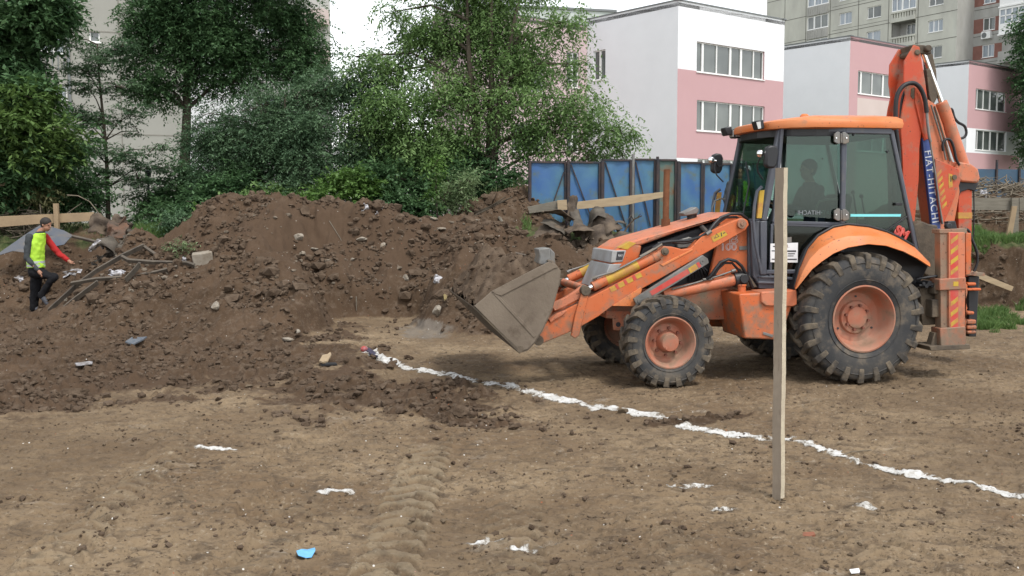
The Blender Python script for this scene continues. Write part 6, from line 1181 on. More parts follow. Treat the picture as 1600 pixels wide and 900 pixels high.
for n_, lab, px0, px1, py0, py1, Y0, Y1, N, th, ln, sd in (('brush_pile', 'heap of dry sticks and roots behind the grey plank on the right', 1425, 1720, 280, 372, 23.0, 25.6, 900, .010, .55, 1), ('dry_twigs', 'dry twigs mixed into the scrap heap by the blue fence', 850, 990, 345, 385, 19.3, 19.9, 60, .006, .3, 2), ('dry_brush', 'heap of dry brush behind the plank at the left edge', -60, 78, 300, 330, 20.9, 21.8, 420, .007, .42, 3)):
    rr = np.random.default_rng(sd+60); lst = []
    for k in range(N):
        Y = rr.uniform(Y0, Y1); p = W(rr.uniform(px0, px1), 330, Y); z = float(terrain(p[0], p[1]))+rr.uniform(0, .14 if sd == 1 else .10)**1
        if sd == 3: z = max(z, 1.3)+rr.uniform(0, .55)*(1-abs((p[0]-W(20, 0, Y)[0])/1.4)**2*.7)
        a = rr.uniform(0, 6.28); e = rr.normal(0, .32); d = np.array([math.cos(a)*math.cos(e), math.sin(a)*math.cos(e)*.7, math.sin(e)]); L_ = ln*rr.uniform(.4, 1.5); p0 = np.array([p[0], p[1], z]); b = rr.normal(0, .12, 3)*L_
        lst.append(([p0-d*L_/2, p0+b*.6, p0+d*L_/2+b], th*rr.uniform(.5, 2.2)))
    sticks(n_, lst, M_TWIG, lab, 'brush', kind='stuff', seg=4)
sticks('arched_branch', [([W(105, 305, 21), W(122, 306, 21), W(140, 315, 21), W(156, 335, 20.9)], .016), ([W(104, 334, 21), W(118, 324, 21), W(128, 317, 21)], .012)], M_TWIG, 'pale arched dead branch behind the tan board at the left')
for n_, lab, bx, Y0, Y1, N, zz_ in (('scrap_bits', 'jumble of torn sheet bits in the scrap heap by the blue fence', (850, 985), 19.3, 20.1, 170, .42), ('scrap_bits', 'jumble of torn sheet bits in the wreckage by the tan board', (142, 218), 18.6, 19.4, 120, .30)):
    r = np.random.default_rng(N); mb = MB(); pc = (bx[0]+bx[1])/2
    for k in range(N):
        px = r.uniform(*bx); Yq = r.uniform(Y0, Y1); p = W(px, 340, Yq); z = float(terrain(p[0], p[1])); f = 1-((px-pc)/(bx[1]-bx[0])*2)**2; a, b, c = r.normal(0, .7), r.normal(0, .5), r.uniform(0, 6); M = (Matrix.Rotation(c, 3, 'Z') @ Matrix.Rotation(a, 3, 'X') @ Matrix.Rotation(b, 3, 'Y')); mb.box((p[0], p[1], z+r.uniform(-.02, zz_)*f), (r.uniform(.06, .32), r.uniform(.03, .16), r.uniform(.006, .025)), M)
    for v in range(len(mb.v)): q = mb.v[v]; mb.v[v] = (q[0]+r.normal()*.015, q[1]+r.normal()*.015, q[2]+r.normal()*.015)
    tag(mb.build(n_, M_TAR if zz_ > .4 else M_TARG, None, smooth=0), lab, 'scrap', kind='stuff')
# the left board with its post
board('wooden_board', [(-60, 342), (0, 338), (146, 331.5), (147, 345), (60, 350), (0, 355), (-60, 358)], 20.3, .035, M_WOODT, 'long tan board at the left edge behind the walking worker')
board('wooden_post', [(82.5, 318), (89.5, 318), (92, 383), (86, 384)], 20.2, .08, M_WOODT, 'thin tan post nailed to the long tan board', 'post')
board('wooden_plank', [(-10, 287), (8, 285), (8, 290), (-10, 293)], 21, .03, M_WOODL, 'short pale board end at the left edge above the dry brush')
board('wooden_board', [(1425, 309), (1580.5, 309), (1580.5, 328.5), (1425, 328)], 22.4, .04, M_WOODG, 'long grey board in front of the heap of sticks on the right')
board('wooden_board', [(1593, 309), (1700, 309), (1700, 329), (1593, 329)], 22.5, .04, M_WOODG, 'grey board cut off by the right edge, beyond the upright post')
board('wooden_post', [(1581, 309), (1592, 309), (1592, 372), (1583, 374)], 22.3, .07, M_WOODG, 'upright grey post carrying the long board on the right', 'post')
board('wooden_strut', [(1582, 322), (1590, 322), (1580, 378), (1571, 378)], 22.1, .06, M_WOODT, 'leaning tan strut bracing the upright post on the right', 'strut')
board('wooden_plank', [(1518, 423), (1526, 424), (1584, 448), (1581, 455), (1572, 452), (1518, 431)], 18.9, .05, M_WOODL, 'pale plank lying slanted on the earth bank behind the stabiliser')
FB2 = Facade(np.array(W(1480, 270, 32)[:2]), np.array(W(1760, 270, 34)[:2]), 1.0, 3.1, np.array([0, -1.])); mb = MB(); FF2 = FB2; v1 = FB2.uv(1560, 264.5)[1]; FB2.box(mb, 0, FB2.L, 1.0, v1, 0, .05)
bf = mb.build('panel', mat('dull blue sheet', (.035, .085, .14), .6, col2=(.03, .06, .10), scale=1.5), None, smooth=0); fe2 = empty('blue_fence', (0, 0, 0), 0, 'low strip of dull blue fence far behind the stick heap', 'fence'); bf.parent = fe2
for k in range(7): mb = MB(); FB2.box(mb, k*.9, k*.9+.06, 1.0, v1+.05+(.25 if k == 2 else 0), .053, .11); mb.build('post', M_FR, fe2, smooth=0)
M_FOIL = mat('white plastic film', (.46, .46, .49), .4, col2=(.20, .18, .17), scale=7, mixlo=.42, mixhi=.56, bump=.8, bscale=14, spec=.5)
sheet('plastic_bag', W(1539, 303, 24.0), (.24, .2), (50, 10, 10), M_FOIL, 'white plastic bag caught on the heap of sticks', .4, .07, 41, 'bag', .004)
for k, (px, py, Y, sz, rot, lab) in enumerate([(118, 427, 17.9, (.62, .22), (25, -8, 10), 'crumpled white foil right of the walking worker'), (183, 427, 17.6, (.42, .16), (25, -6, -10), 'crumpled white foil under the bent metal strips'), (287, 407, 17.6, (.30, .18), (35, 0, 10), 'crumpled white film beside the concrete block'), (28, 440, 18.2, (.36, .3), (40, 0, 0), 'dull crumpled film left of the worker'), (570, 325, 18.9, (.22, .2), (40, 0, 0), 'white plaster rag near the middle of the heap crest'), (592, 329, 18.85, (.18, .26), (45, 10, 20), 'pale crumpled film just below the heap crest'), (686, 437, 17.4, (.24, .2), (40, 0, 0), 'white film scraps low on the heap left of the bucket')]):
    c = W(px, py, Y); c[2] = max(c[2], float(terrain(c[0], c[1]))+.02); r_ = ray(px, py)
    for Yq in np.arange(14, 21, .05):
        q = W(px, py, Yq)
        if terrain(q[0], q[1]) >= q[2]-.03: c = q; break
    sheet('plastic_film', c, (sz[0]*.75, sz[1]*.7), (rot[0]+20, rot[1], rot[2]), M_FOIL, lab, .15, .05, 50+k, 'plastic film', .004)
def onground(px, py, up=0.0, Y0=4.0, Y1=22.0):
    for Yq in np.arange(Y0, Y1, .03):
        q = W(px, py, Yq)
        if terrain(q[0], q[1])+up >= q[2]: return q
    return W(px, py, Y1)
# bluish sheets behind the worker
M_BLS = mat('bluish translucent sheet', (.12, .122, .128), .75, col2=(.08, .095, .125), scale=2, spec=.15, bump=.1, bscale=8, col3=(.15, .13, .11), s3=3, lo3=.5, hi3=.7)
for k, (pts, Y, lab, m_) in enumerate([([(-12, 402), (0, 394), (40, 366), (65, 350), (72, 352), (60, 372), (50, 396), (20, 392)], 19.6, 'large dusty bluish sheet leaning on the bank behind the worker', M_BLS), ([(72, 352), (100, 360), (120, 371), (92, 370), (68, 366)], 19.7, 'pale bluish sheet behind the post to the right of the worker', M_BLS), ([(76, 368), (110, 371), (100, 382), (80, 386)], 19.5, 'small bluish sheet at the foot of the thin tan post', M_BLS)]):
    mb = MB(); y_ = lambda p: Y-.0+(385-p[1])*.012; P = [W(p[0], p[1], y_(p)) for p in pts]; mb.add([tuple(p) for p in P]+[(p[0], p[1]+.012, p[2]-.006) for p in P], [list(range(len(P))), list(range(2*len(P)-1, len(P)-1, -1))]+[[i, i+len(P), (i+1) % len(P)+len(P), (i+1) % len(P)] for i in range(len(P))]); o = mb.build('plastic_sheet', m_, None, smooth=0); tag(o, lab, 'sheet')
# bent metal strips
M_STRIP = mat('rusty dark metal strip', (.065, .055, .045), .7, col2=(.12, .10, .078), scale=5, spec=.3, bump=.2, bscale=20)
def strips_(pts, Y0, Y1, wd, lab, th=.012, m=M_STRIP, up=.08):
    P = []
    n = len(pts)
    for i, (a, b) in enumerate(pts): P.append(Vector(W(a, b, Y0+(Y1-Y0)*i/(n-1))))
    mb = MB()
    for a, b in zip(P[:-1], P[1:]): mb.beam(a, b+(b-a).normalized()*.012, th, wd, (0, -.6, .8))
    for a, b in zip(P[:-1], P[1:]): mb.beam(a+Vector((0, .02, wd*.42)), b+Vector((0, .02, wd*.42)), .05, .010, (0, -.6, .8))
    o = mb.build('metal_strip', m, None, bevel=.003, smooth=0); return tag(o, lab, 'metal strip')
strips_([(76, 486), (120, 446), (150, 424), (190, 401), (224, 385)], 16.6, 17.9, .09, 'longest bent metal strip rising from the worker feet to the right')
strips_([(189, 402), (200, 408), (240, 411), (292, 412), (303, 416)], 17.3, 17.0, .07, 'bent metal strip running level to the concrete block')
strips_([(224, 386), (240, 397), (254, 409)], 17.9, 17.4, .05, 'short metal strip slanting down from the highest strip end')
strips_([(110, 444), (150, 437), (200, 434), (245, 426), (276, 418)], 16.8, 16.9, .06, 'muddy metal strip lying lowest across the rubble')
strips_([(88, 492), (120, 466), (152, 442)], 16.3, 16.6, .09, 'second metal strip parallel to the longest one near its foot')
strips_([(196, 438), (208, 426), (218, 414)], 16.6, 16.8, .11, 'stubby upright metal plate between the level strips', m=M_TARG)
strips_([(112, 370), (130, 374), (150, 379), (165, 378)], 18.8, 18.6, .05, 'thin dark strip between the worker and the wreckage')
M_RSH = mat('rusty muddy sheet', (.13, .065, .038), .85, col2=(.07, .05, .036), scale=5, bump=.3)
for k, (px, py, sz, rot, lab) in enumerate([(158, 352, (.42, .4), (60, 10, 20), 'dark crumpled sheet on the left of the wreckage by the tan board'), (178, 362, (.45, .4), (50, -15, -10), 'rusty crumpled sheet in the middle of the wreckage'), (190, 352, (.4, .3), (70, 25, 30), 'brownish sheet sticking up in the wreckage'), (205, 372, (.45, .3), (30, -20, 0), 'dark sheet on the right of the wreckage'), (168, 382, (.5, .3), (25, 5, 0), 'greyish sheet at the foot of the wreckage'), (150, 384, (.25, .15), (30, 0, 10), 'small pale sheet at the lower left of the wreckage'), (196, 390, (.34, .2), (30, -10, 0), 'pale crumpled scrap below the wreckage')]):
    sheet('scrap_sheet', W(px, py, 19.2-.02*(py-350)), sz, rot, [M_TAR, M_RSH, M_TAR, M_TAR, M_TARG, M_FOIL, M_TARG][k], lab, .35, .07, 80+k)
strips_([(172, 372), (182, 358), (196, 340)], 19.0, 19.1, .05, 'rusty bar poking up out of the wreckage', m=M_RSH)
# ---- stones, clods and litter one can point to
def rock(px, py, size, m, lab, name='dirt_clod', cat='clod', flat=.7, seed=0, base=None):
    V, F = lump(900+seed, base or I3, .22, flat); q = onground(px, py); mm = bpy.data.meshes.new(name); o = fast_mesh(name, V*size*np.array([1, .8, 1]), F, m, smooth=False); o.location = (q[0], q[1], q[2]+size*.30); o.rotation_euler = (0, 0, seed*1.3); return tag(o, lab, cat)
M_CONC = mat('pale concrete lump', (.30, .27, .225), .9, col2=(.20, .165, .125), scale=7, bump=.5, bscale=40, spec=.2)
for k, a in enumerate([(118, 622, .155, M_CLOD, 'biggest dark earth clod lying alone on the left', 'dirt_clod', 'clod', .62), (718, 652, .125, M_CLOD, 'dark earth clod at the front edge of the spread soil', 'dirt_clod', 'clod', .8), (690, 655, .07, M_CLOD, 'smaller clod touching the one at the front edge of the spread soil', 'dirt_clod', 'clod', .7), (480, 666, .062, M_CLOD, 'flattish brown clod left of the middle in front of the spread soil', 'dirt_clod', 'clod', .5),
    (1068, 828, .026, M_CLOD, 'small round dark clod left of the stake foot near the bottom', 'dirt_clod', 'clod', .9), (1152, 872, .022, M_CLOD, 'small dark clod at the bottom below the stake', 'dirt_clod', 'clod', .7), (975, 645, .062, M_CLODL, 'grey brown clod sitting on the long lime stretch', 'dirt_clod', 'clod', .8), (1132, 804, .022, M_CLODL, 'little clod dusted with lime left of the stake foot', 'dirt_clod', 'clod', .8),
    (372, 770, .03, M_CLOD, 'small dark clod in the left foreground', 'dirt_clod', 'clod', .6), (610, 575, .06, M_CLOD, 'clod lying over the farthest lime stretch', 'dirt_clod', 'clod', .8), (652, 576, .055, M_CLODL, 'clod between the two farthest lime stretches', 'dirt_clod', 'clod', .7),
    (563, 378, .17, M_CONC, 'flat pale concrete slab piece in the middle of the heap', 'concrete_chunk', 'rubble', .25), (468, 373, .10, M_CONC, 'pale stone left of the flat slab piece on the heap', 'concrete_chunk', 'rubble', .8), (490, 392, .13, M_CONC, 'long pale stone just below the flat slab piece', 'concrete_chunk', 'rubble', .4), (598, 386, .08, M_CONC, 'upright pale stone right of the flat slab piece', 'concrete_chunk', 'rubble', 1.1), (472, 398, .08, M_CONC, 'small pale stone at the left of the long pale stone', 'concrete_chunk', 'rubble', .8),
    (550, 408, .08, M_CONC, 'tilted pale stone in the hollow of the heap', 'concrete_chunk', 'rubble', .6), (634, 438, .09, M_CONC, 'egg shaped pale stone low in the middle of the heap', 'concrete_chunk', 'rubble', 1.2), (645, 432, .06, M_CONC, 'small pale stone beside the egg shaped one', 'concrete_chunk', 'rubble', .6), (690, 361, .11, M_CONC, 'pale stone high on the heap right of the middle', 'concrete_chunk', 'rubble', .4), (678, 344, .09, M_CONC, 'flat pale stone near the heap crest right of the middle', 'concrete_chunk', 'rubble', .4),
    (335, 482, .12, M_CONC, 'rounded grey stone low on the left flank of the heap', 'concrete_chunk', 'rubble', .7), (448, 534, .10, M_CONC, 'pale flat stone at the foot of the heap left of the lime', 'concrete_chunk', 'rubble', .4), (465, 521, .075, M_CONC, 'grey stone at the foot of the left lobe of the heap', 'concrete_chunk', 'rubble', .7), (500, 308, .09, M_CONC, 'stone sitting on the heap crest left of the middle', 'concrete_chunk', 'rubble', .8), (518, 309, .08, M_CONC, 'second stone on the heap crest, right beside the first', 'concrete_chunk', 'rubble', .8),
    (682, 490, .14, M_CONC, 'muddy stone by the light patch left of the bucket', 'concrete_chunk', 'rubble', .7), (104, 470, .08, M_CONC, 'pale stone beside the strip foot right of the worker', 'concrete_chunk', 'rubble', .7), (555, 312, .07, M_CLOD, 'dark lump on the heap crest just left of the white rag', 'dirt_clod', 'clod', .8), (236, 462, .10, M_CLOD, 'dark earth lump below the lowest metal strip', 'dirt_clod', 'clod', .8), (390, 606, .07, M_CLODL, 'flat lump on the spread soil left of the middle', 'dirt_clod', 'clod', .4)]):
    rock(a[0], a[1], a[2], a[3], a[4], a[5], a[6], a[7], k)
c = onground(316, 412); mb = MB(); mb.box((0, 0, 0), (.34, .2, .24)); o = mb.build('concrete_block', M_CONC, None, bevel=.02); o.location = (c[0], c[1]+.05, c[2]+.08); o.rotation_euler = (R(8), R(-8), R(15)); tag(o, 'squarish brown block at the right end of the metal strips', 'block')
def flatbit(name, px, py, pts, m, lab, cat, up=.012, th=.004, curl=.0):
    q = onground(px, py); mb = MB(); P = [G(a, b, q[2]) for a, b in pts]; z0 = q[2]+up; n_ = len(P); vs = [(p[0], p[1], z0+curl*math.sin(i*2.1)) for i, p in enumerate(P)]; cx = sum(v[0] for v in vs)/n_; cy = sum(v[1] for v in vs)/n_
    vs2 = vs+[(cx, cy, z0+curl*.8)]; vs2 += [(v[0], v[1], v[2]-th) for v in vs2]; k = n_+1; fs = [(i, (i+1) % n_, n_) for i in range(n_)]+[((i+1) % n_+k, i+k, n_+k) for i in range(n_)]+[(i, i+k, (i+1) % n_+k, (i+1) % n_) for i in range(n_)]
    mb.add(vs2, fs); o = mb.build(name, m, None, smooth=30); return tag(o, lab, cat)
flatbit('plastic_scrap', 478, 869, [(463, 866), (472, 865), (480, 862), (492, 861), (493, 867), (487, 874), (478, 877), (466, 875)], mat('light blue plastic', (.12, .36, .66), .4, col2=(.16, .45, .72), scale=30), 'light blue plastic scrap on the dirt near the bottom', 'plastic scrap', .02, .003, .008)
flatbit('white_stick', 130, 571, [(117, 571), (140, 568), (145, 569), (144, 571), (120, 574)], M_FOIL, 'thin white stick lying flat on the left', 'stick', .03, .015)
flatbit('wood_chip', 508, 565, [(499, 570), (504, 563), (512, 557), (516, 556), (518, 562), (512, 568), (505, 572)], M_WOODL, 'pale wood chip standing out on the spread soil', 'wood chip', .05, .02, .02)
flatbit('dark_bar', 512, 571, [(500, 570), (524, 570), (527, 572), (502, 573)], M_BLK, 'short dark bar under the pale wood chip', 'bar', .03, .02)
flatbit('plastic_rag', 212, 535, [(196, 538), (206, 533), (220, 529), (230, 530), (224, 536), (208, 540)], mat('dark bluish rag', (.07, .09, .12), .6, col2=(.15, .16, .17), scale=20), 'dark bluish rag on the soil below the strips', 'rag', .04, .02, .02)
flatbit('brick_piece', 1262, 837, [(1252, 836), (1262, 833), (1272, 834), (1274, 838), (1264, 841), (1254, 840)], mat('red brick', (.24, .085, .045), .9, col2=(.17, .07, .04), scale=30), 'reddish brick fragment below right of the stake', 'brick fragment', .012, .012)
flatbit('paper_scrap', 1336, 897, [(1327, 894), (1342, 893), (1344, 898), (1330, 900)], M_PAPER, 'white paper scrap at the bottom edge on the right', 'paper scrap', .015, .003, .004)
q = onground(569, 549); mb = MB(); mb.sphere((0, 0, .03), .05, 12, 8, (1, 1, .8)); o = mb.build('red_cap', mat('red plastic', (.38, .05, .035), .4, col2=(.20, .10, .12), scale=20), None); o.location = tuple(q); tag(o, 'small round red thing at the far end of the lime line', 'cap')
flatbit('dark_strap', 582, 558, [(571, 551), (577, 550), (592, 559), (590, 563), (578, 559)], mat('dark purple strap', (.035, .03, .06), .6), 'dark strap lying on the far end of the lime line', 'strap', .05, .015, .01)
M_YDR = mat('dirty yellow', (.26, .20, .06), .8, col2=(.15, .11, .06), scale=20)
flatbit('yellow_strip', 695, 466, [(699, 453), (702, 456), (698, 470), (694, 474), (693, 468)], M_YDR, 'dirty yellow strip hanging beside the bucket tip', 'strip', .06, .02, .02)
for (pts, r_, lab) in (([(557, 463), (557.5, 485)], .012, 'short thin stick standing in the hollow of the heap'), ([(780, 340), (788, 350), (796, 360)], .03, 'dark flat stick on the right part of the heap'), ([(505, 500), (508, 480)], .02, 'grey stub sticking up at the foot of the cut heap'), ([(515, 345), (532, 372), (545, 400)], .006, 'long thin wire on the middle of the heap')):
    P = []
    for (a, b) in pts: g_ = onground(a, pts[-1][1] if r_ in (.012, .02) else b); P.append(W(a, b, g_[1]) - np.array([0, .03, 0]))
    sticks('stick', [(P, r_)], M_WOODG, lab, 'stick')
sticks('curved_twig', [([G(1242, 722, .02), G(1275, 723, .02), G(1300, 716, .03), G(1330, 706, .05), G(1362, 703, .03)], .007)], M_TWIG, 'thin curved twig lying across the lime right of the stake', 'twig')
# ---- foreground stake
sb = G(1218.5, 787); zt = W(1217, 262, sb[1])[2]; mb = MB(); mb.box((0, 0, (zt-.25)/2), (.062, .047, zt+.25))
M_ST = mat('grey brown weathered stake', (.27, .225, .175), .85, col2=(.215, .175, .135), scale=7, bump=.25, bscale=50, spec=.2, stretch=(1.5, 1.5, .25), col3=(.13, .10, .075), s3=22, lo3=.60, hi3=.72)
M_STS = mat('pale sawn lit stake side', (.50, .44, .33), .85, col2=(.43, .37, .28), scale=14, bump=.4, bscale=90, spec=.2)  # sawn side, its colour also made paler for the light from the right
stk = mb.build('wooden_stake', [M_ST, M_STS], None, smooth=0); stk.location = (sb[0]-.006, sb[1]+.02, 0); stk.rotation_mode = 'QUATERNION'; stk.rotation_quaternion = (Matrix.Rotation(R(-.60), 3, 'Y') @ Matrix.Rotation(R(-46), 3, 'Z')).to_quaternion(); tag(stk, 'tall square wooden stake driven into the ground in front of the loader', 'stake')
for p in stk.data.polygons:
    if p.normal.x > .9: p.material_index = 1
bm = bmesh.new(); bm.from_mesh(stk.data); bmesh.ops.subdivide_edges(bm, edges=[e for e in bm.edges if abs((e.verts[0].co-e.verts[1].co).z) > 1], cuts=60)
for v in bm.verts: v.co.x += .0016*math.sin(v.co.z*9)+random.uniform(-.0012, .0012); v.co.y += .0012*math.sin(v.co.z*5+1)+random.uniform(-.0008, .0008)
bm.to_mesh(stk.data); bm.free()
# disturbed earth round the stake foot
pts_ = []
for k in range(60): a_ = rng.uniform(0, 6.28); d_ = abs(rng.normal(.05, .09)); x_, y_ = sb[0]+math.cos(a_)*d_, sb[1]+math.sin(a_)*d_; pts_.append((x_, y_, float(terrain(x_, y_))))
scatter('stake_crumbs', pts_, np.clip(rng.lognormal(-4.5, .45, 60), .005, .03), M_CLODL, 'crumbs of pushed up earth round the foot of the stake', seed=9)
# ---- grass and plants
def grass(name, n, X, lab, hgt=.14, m=None, seed=0):
    r = np.random.default_rng(seed); pts = []
    while len(pts) < n: px, py = r.uniform(X[0], X[1]), r.uniform(X[2], X[3]); Yq = r.uniform(X[4], X[5]); p = W(px, 330, Yq); pts.append((p[0], p[1]))
    P = np.array(pts); k = fbm(P[:, 0], P[:, 1], .6, 3, .6, seed+3) > X[6]; P = P[k]; Z = terrain(P[:, 0], P[:, 1]); N = len(P); a = r.uniform(0, 6.28, N); h = hgt*r.uniform(.4, 1.3, N); w_ = r.uniform(.004, .009, N); ln = r.normal(0, .35, (N, 2))*h[:, None]
    dx, dy = np.cos(a)*w_, np.sin(a)*w_; B = np.stack([P[:, 0], P[:, 1], Z-.01], 1); d = np.stack([dx, dy, 0*dx], 1); M_ = B+np.concatenate([ln*.35, (h*.6)[:, None]], 1); T = B+np.concatenate([ln, h[:, None]], 1)
    V = np.stack([B-d, B+d, M_+d*.8, T, M_-d*.8], 1).reshape(-1, 3); F = np.arange(len(V)).reshape(-1, 5); o = fast_mesh(name, V, F, m); return tag(o, lab, 'grass', kind='stuff')
M_GR = leafmat('fresh grass', (.065, .135, .035), (.17, .26, .08), .4); M_GRD = leafmat('dull grass', (.045, .08, .025), (.11, .14, .05), .3)
grass('grass', 26000, (1425, 1720, 0, 0, 19.6, 21.9, -.5), 'fresh grass along the top of the earth bank on the right', .17, M_GR, 1)
grass('grass', 30000, (1490, 1720, 0, 0, 15.2, 18.8, .10), 'patchy fresh grass at the foot of the earth bank on the right', .12, M_GR, 2)
grass('grass', 9000, (215, 310, 0, 0, 19.3, 21.5, -.3), 'bright grass and weeds at the left end of the heap', .26, M_GR, 3)
grass('grass', 9000, (-60, 1000, 0, 0, 21, 23.5, -.1), 'dull grass under the trees', .2, M_GRD, 4)
grass('grass', 160, (816, 830, 0, 0, 19.9, 20.5, -.5), 'small weed tuft at the left foot of the blue fence', .16, M_GR, 5)
def frondplant(name, px, py, Y, n, L_, lab, lf, seed, droop=.5, cat='plant'):
    r = np.random.default_rng(seed); c = W(px, py, Y); c[2] = float(terrain(c[0], c[1])) if Y < 30 else c[2]; h = W(px, py, Y)[2]; root = empty(name, tuple(c), 0, lab, cat); mb = MB(); C = []; D = []
    for k in range(n):
        a = r.uniform(0, 6.28); b = np.array([c[0]+r.normal()*.06, c[1]+r.normal()*.06, max(h, c[2])+r.uniform(-.25, .1)]); mb.tube([(0, 0, -.05), tuple(b-c)], [.014, .007], 5); C.append(b); D.append([math.cos(a), math.sin(a), r.uniform(.3, 1.0)])
        mb.tube([tuple(b-c+np.array([D[-1][0]*t, D[-1][1]*t, D[-1][2]*t-droop*t*t/1.0])*L_*.75) for t in (0, .35, .7, 1)], .004, 4)
    V, F = sprays(np.array(C), np.array(D), L_*r.uniform(.7, 1.1, n), 22, .13, .040, droop, r, .15); fast_mesh('leaves', V-c, F, LM[lf], root); mb.build('stems', M_BARK, root, fix=False)
frondplant('sumac_plant', 330, 338, 19.3, 20, .62, 'fern like sumac plant at the left shoulder of the highest heap', 'light', 5)
frondplant('sumac_plant', 348, 326, 19.9, 12, .55, 'second fern like plant right behind the sumac plant', 'mid', 6)
tree('weed_bush', 'low bluish green weeds left of the sumac plant', GZ(280, 20.6), [(285, 345, 20.4, 24, 12, .3), (250, 350, 20.6, 20, 8, .3)], 'blue', dens=9, cr=.2, ns=14, nl=7, L=.2, ll=.07, lw=.025, droop=.1, seed=61, trunk_r=.01, stems=4, cat='plant')
tree('weed_bush', 'pale tuft of weeds growing on the left flank of the heap', tuple(onground(285, 393)), [(285, 386, onground(285, 393)[1], 15, 7, .18)], 'pale', dens=26, cr=.12, ns=12, nl=6, L=.12, ll=.05, lw=.015, droop=.1, seed=62, trunk_r=.006, stems=3, cat='plant')
tree('brush_bush', 'dry yellowish bush behind the dry brush at the left edge', GZ(25, 21.8), [(30, 295, 21.7, 34, 12, .4), (0, 300, 21.7, 30, 12, .4), (58, 308, 21.5, 20, 10, .3)], 'dry', dens=7, cr=.28, ns=16, nl=8, L=.3, ll=.09, lw=.03, droop=.6, seed=63, trunk_r=.02, stems=4, cat='bush')
# a lamp standing in front of the beige wall and a small sign by the trunk
lp = W(232, 290, 26); gz = float(terrain(lp[0], lp[1])); root = empty('garden_lamp', (lp[0], lp[1], gz), 0, 'small black lantern on a post in front of the beige wall', 'lamp'); zt_ = W(232, 276, 26)[2]-gz; mb = MB(); mb.tube([(0, 0, 0), (0, 0, zt_)], .03, 8); mb.build('post', M_BLK, root)
mb = MB(); mb.tube([(0, 0, zt_), (0, 0, zt_+.14)], [.06, .10], 8); mb.tube([(0, 0, zt_+.14), (0, 0, zt_+.2)], [.13, .03], 8); mb.build('lantern', M_BLK, root)
# ================================================================== PEOPLE
M_SKIN = mat('skin', (.33, .17, .11), .55, col2=(.29, .145, .095), scale=8, spec=.35); M_HAIR = mat('dark hair', (.018, .013, .010), .7, bump=.4, bscale=80); M_EYE = mat('eye', (.02, .015, .012), .2)
M_VEST = mat('hi vis yellow green', (.42, .68, .055), .7, col2=(.35, .60, .05), scale=6, spec=.3); M_BAND = mat('reflective band', (.42, .45, .44), .35, spec=.7)
M_NAVY = mat('dark navy cloth', (.018, .022, .038), .9, col2=(.028, .032, .05), scale=5, spec=.15); M_CHAR = mat('charcoal cloth', (.040, .046, .050), .9, col2=(.055, .06, .062), scale=5, spec=.15); M_REDC = mat('red cloth', (.38, .022, .022), .85, col2=(.30, .02, .02), scale=6, spec=.2); M_SHOE = mat('grey shoes', (.07, .075, .09), .7); M_BLKC = mat('black trousers', (.012, .012, .014), .9, spec=.15)
def blob(mb, pts, rs, seg=14):
    mb.tube(pts, rs, seg)
    for p, r_ in zip(pts, rs): mb.sphere(p, r_*1.0, seg, 8)
def elli(mb, a, b, ra, rb, seg=20, yaw=0.0):   # torso slices: (depth, width)
    n = 6; rings = []
    for i in range(n+1):
        t = i/n; c = np.array(a)*(1-t)+np.array(b)*t; d = ra[0]*(1-t)+rb[0]*t; w_ = ra[1]*(1-t)+rb[1]*t; rings.append([(c[0]+d*math.cos(q), c[1]+w_*math.sin(q), c[2]) for q in np.linspace(0, 2*math.pi, seg, endpoint=False)])
    vs = [p for r_ in rings for p in r_]; fs = [[i*seg+k, i*seg+(k+1) % seg, (i+1)*seg+(k+1) % seg, (i+1)*seg+k] for i in range(n) for k in range(seg)]+[list(range(seg))[::-1], [n*seg+k for k in range(seg)]]
    mb.add(vs, fs)
_TX = bpy.data.textures.new('folds', 'CLOUDS'); _TX.noise_scale = .11; _TX.noise_depth = 1
def rem(o, vox, it=4, fold=0.0):
    m = o.modifiers.new('surface', 'REMESH'); m.mode = 'VOXEL'; m.voxel_size = vox; m.use_smooth_shade = True; s = o.modifiers.new('smooth', 'SMOOTH'); s.factor = .5; s.iterations = it
    if fold: d = o.modifiers.new('folds', 'DISPLACE'); d.texture = _TX; d.strength = fold; d.mid_level = .5
    return o
def hand(mb, w_, d, side, curl=.5, s=1.0):
    w_ = np.array(w_); d = np.array(d, float); d /= np.linalg.norm(d); u, v, _ = [np.array(k) for k in frame_of(d)]; v = v*side
    mb.tube([tuple(w_), tuple(w_+d*.045*s), tuple(w_+d*.085*s)], [.026*s, .036*s, .033*s], 10)
    for i, ln in enumerate((.070, .080, .075, .060)):
        b = w_+d*.08*s+u*(i-1.5)*.019*s; m_ = b+d*ln*.5*s+v*curl*.012*s; e = m_+d*ln*.4*s*(1-curl*.5)+v*curl*.035*s; mb.tube([tuple(b), tuple(m_), tuple(e)], [.0105*s, .0098*s, .008*s], 6)
    b = w_+d*.03*s+u*-.030*s; mb.tube([tuple(b), tuple(b+d*.03*s-u*.022*s+v*.01), tuple(b+d*.055*s-u*.025*s+v*.02)], [.013*s, .012*s, .009*s], 6)
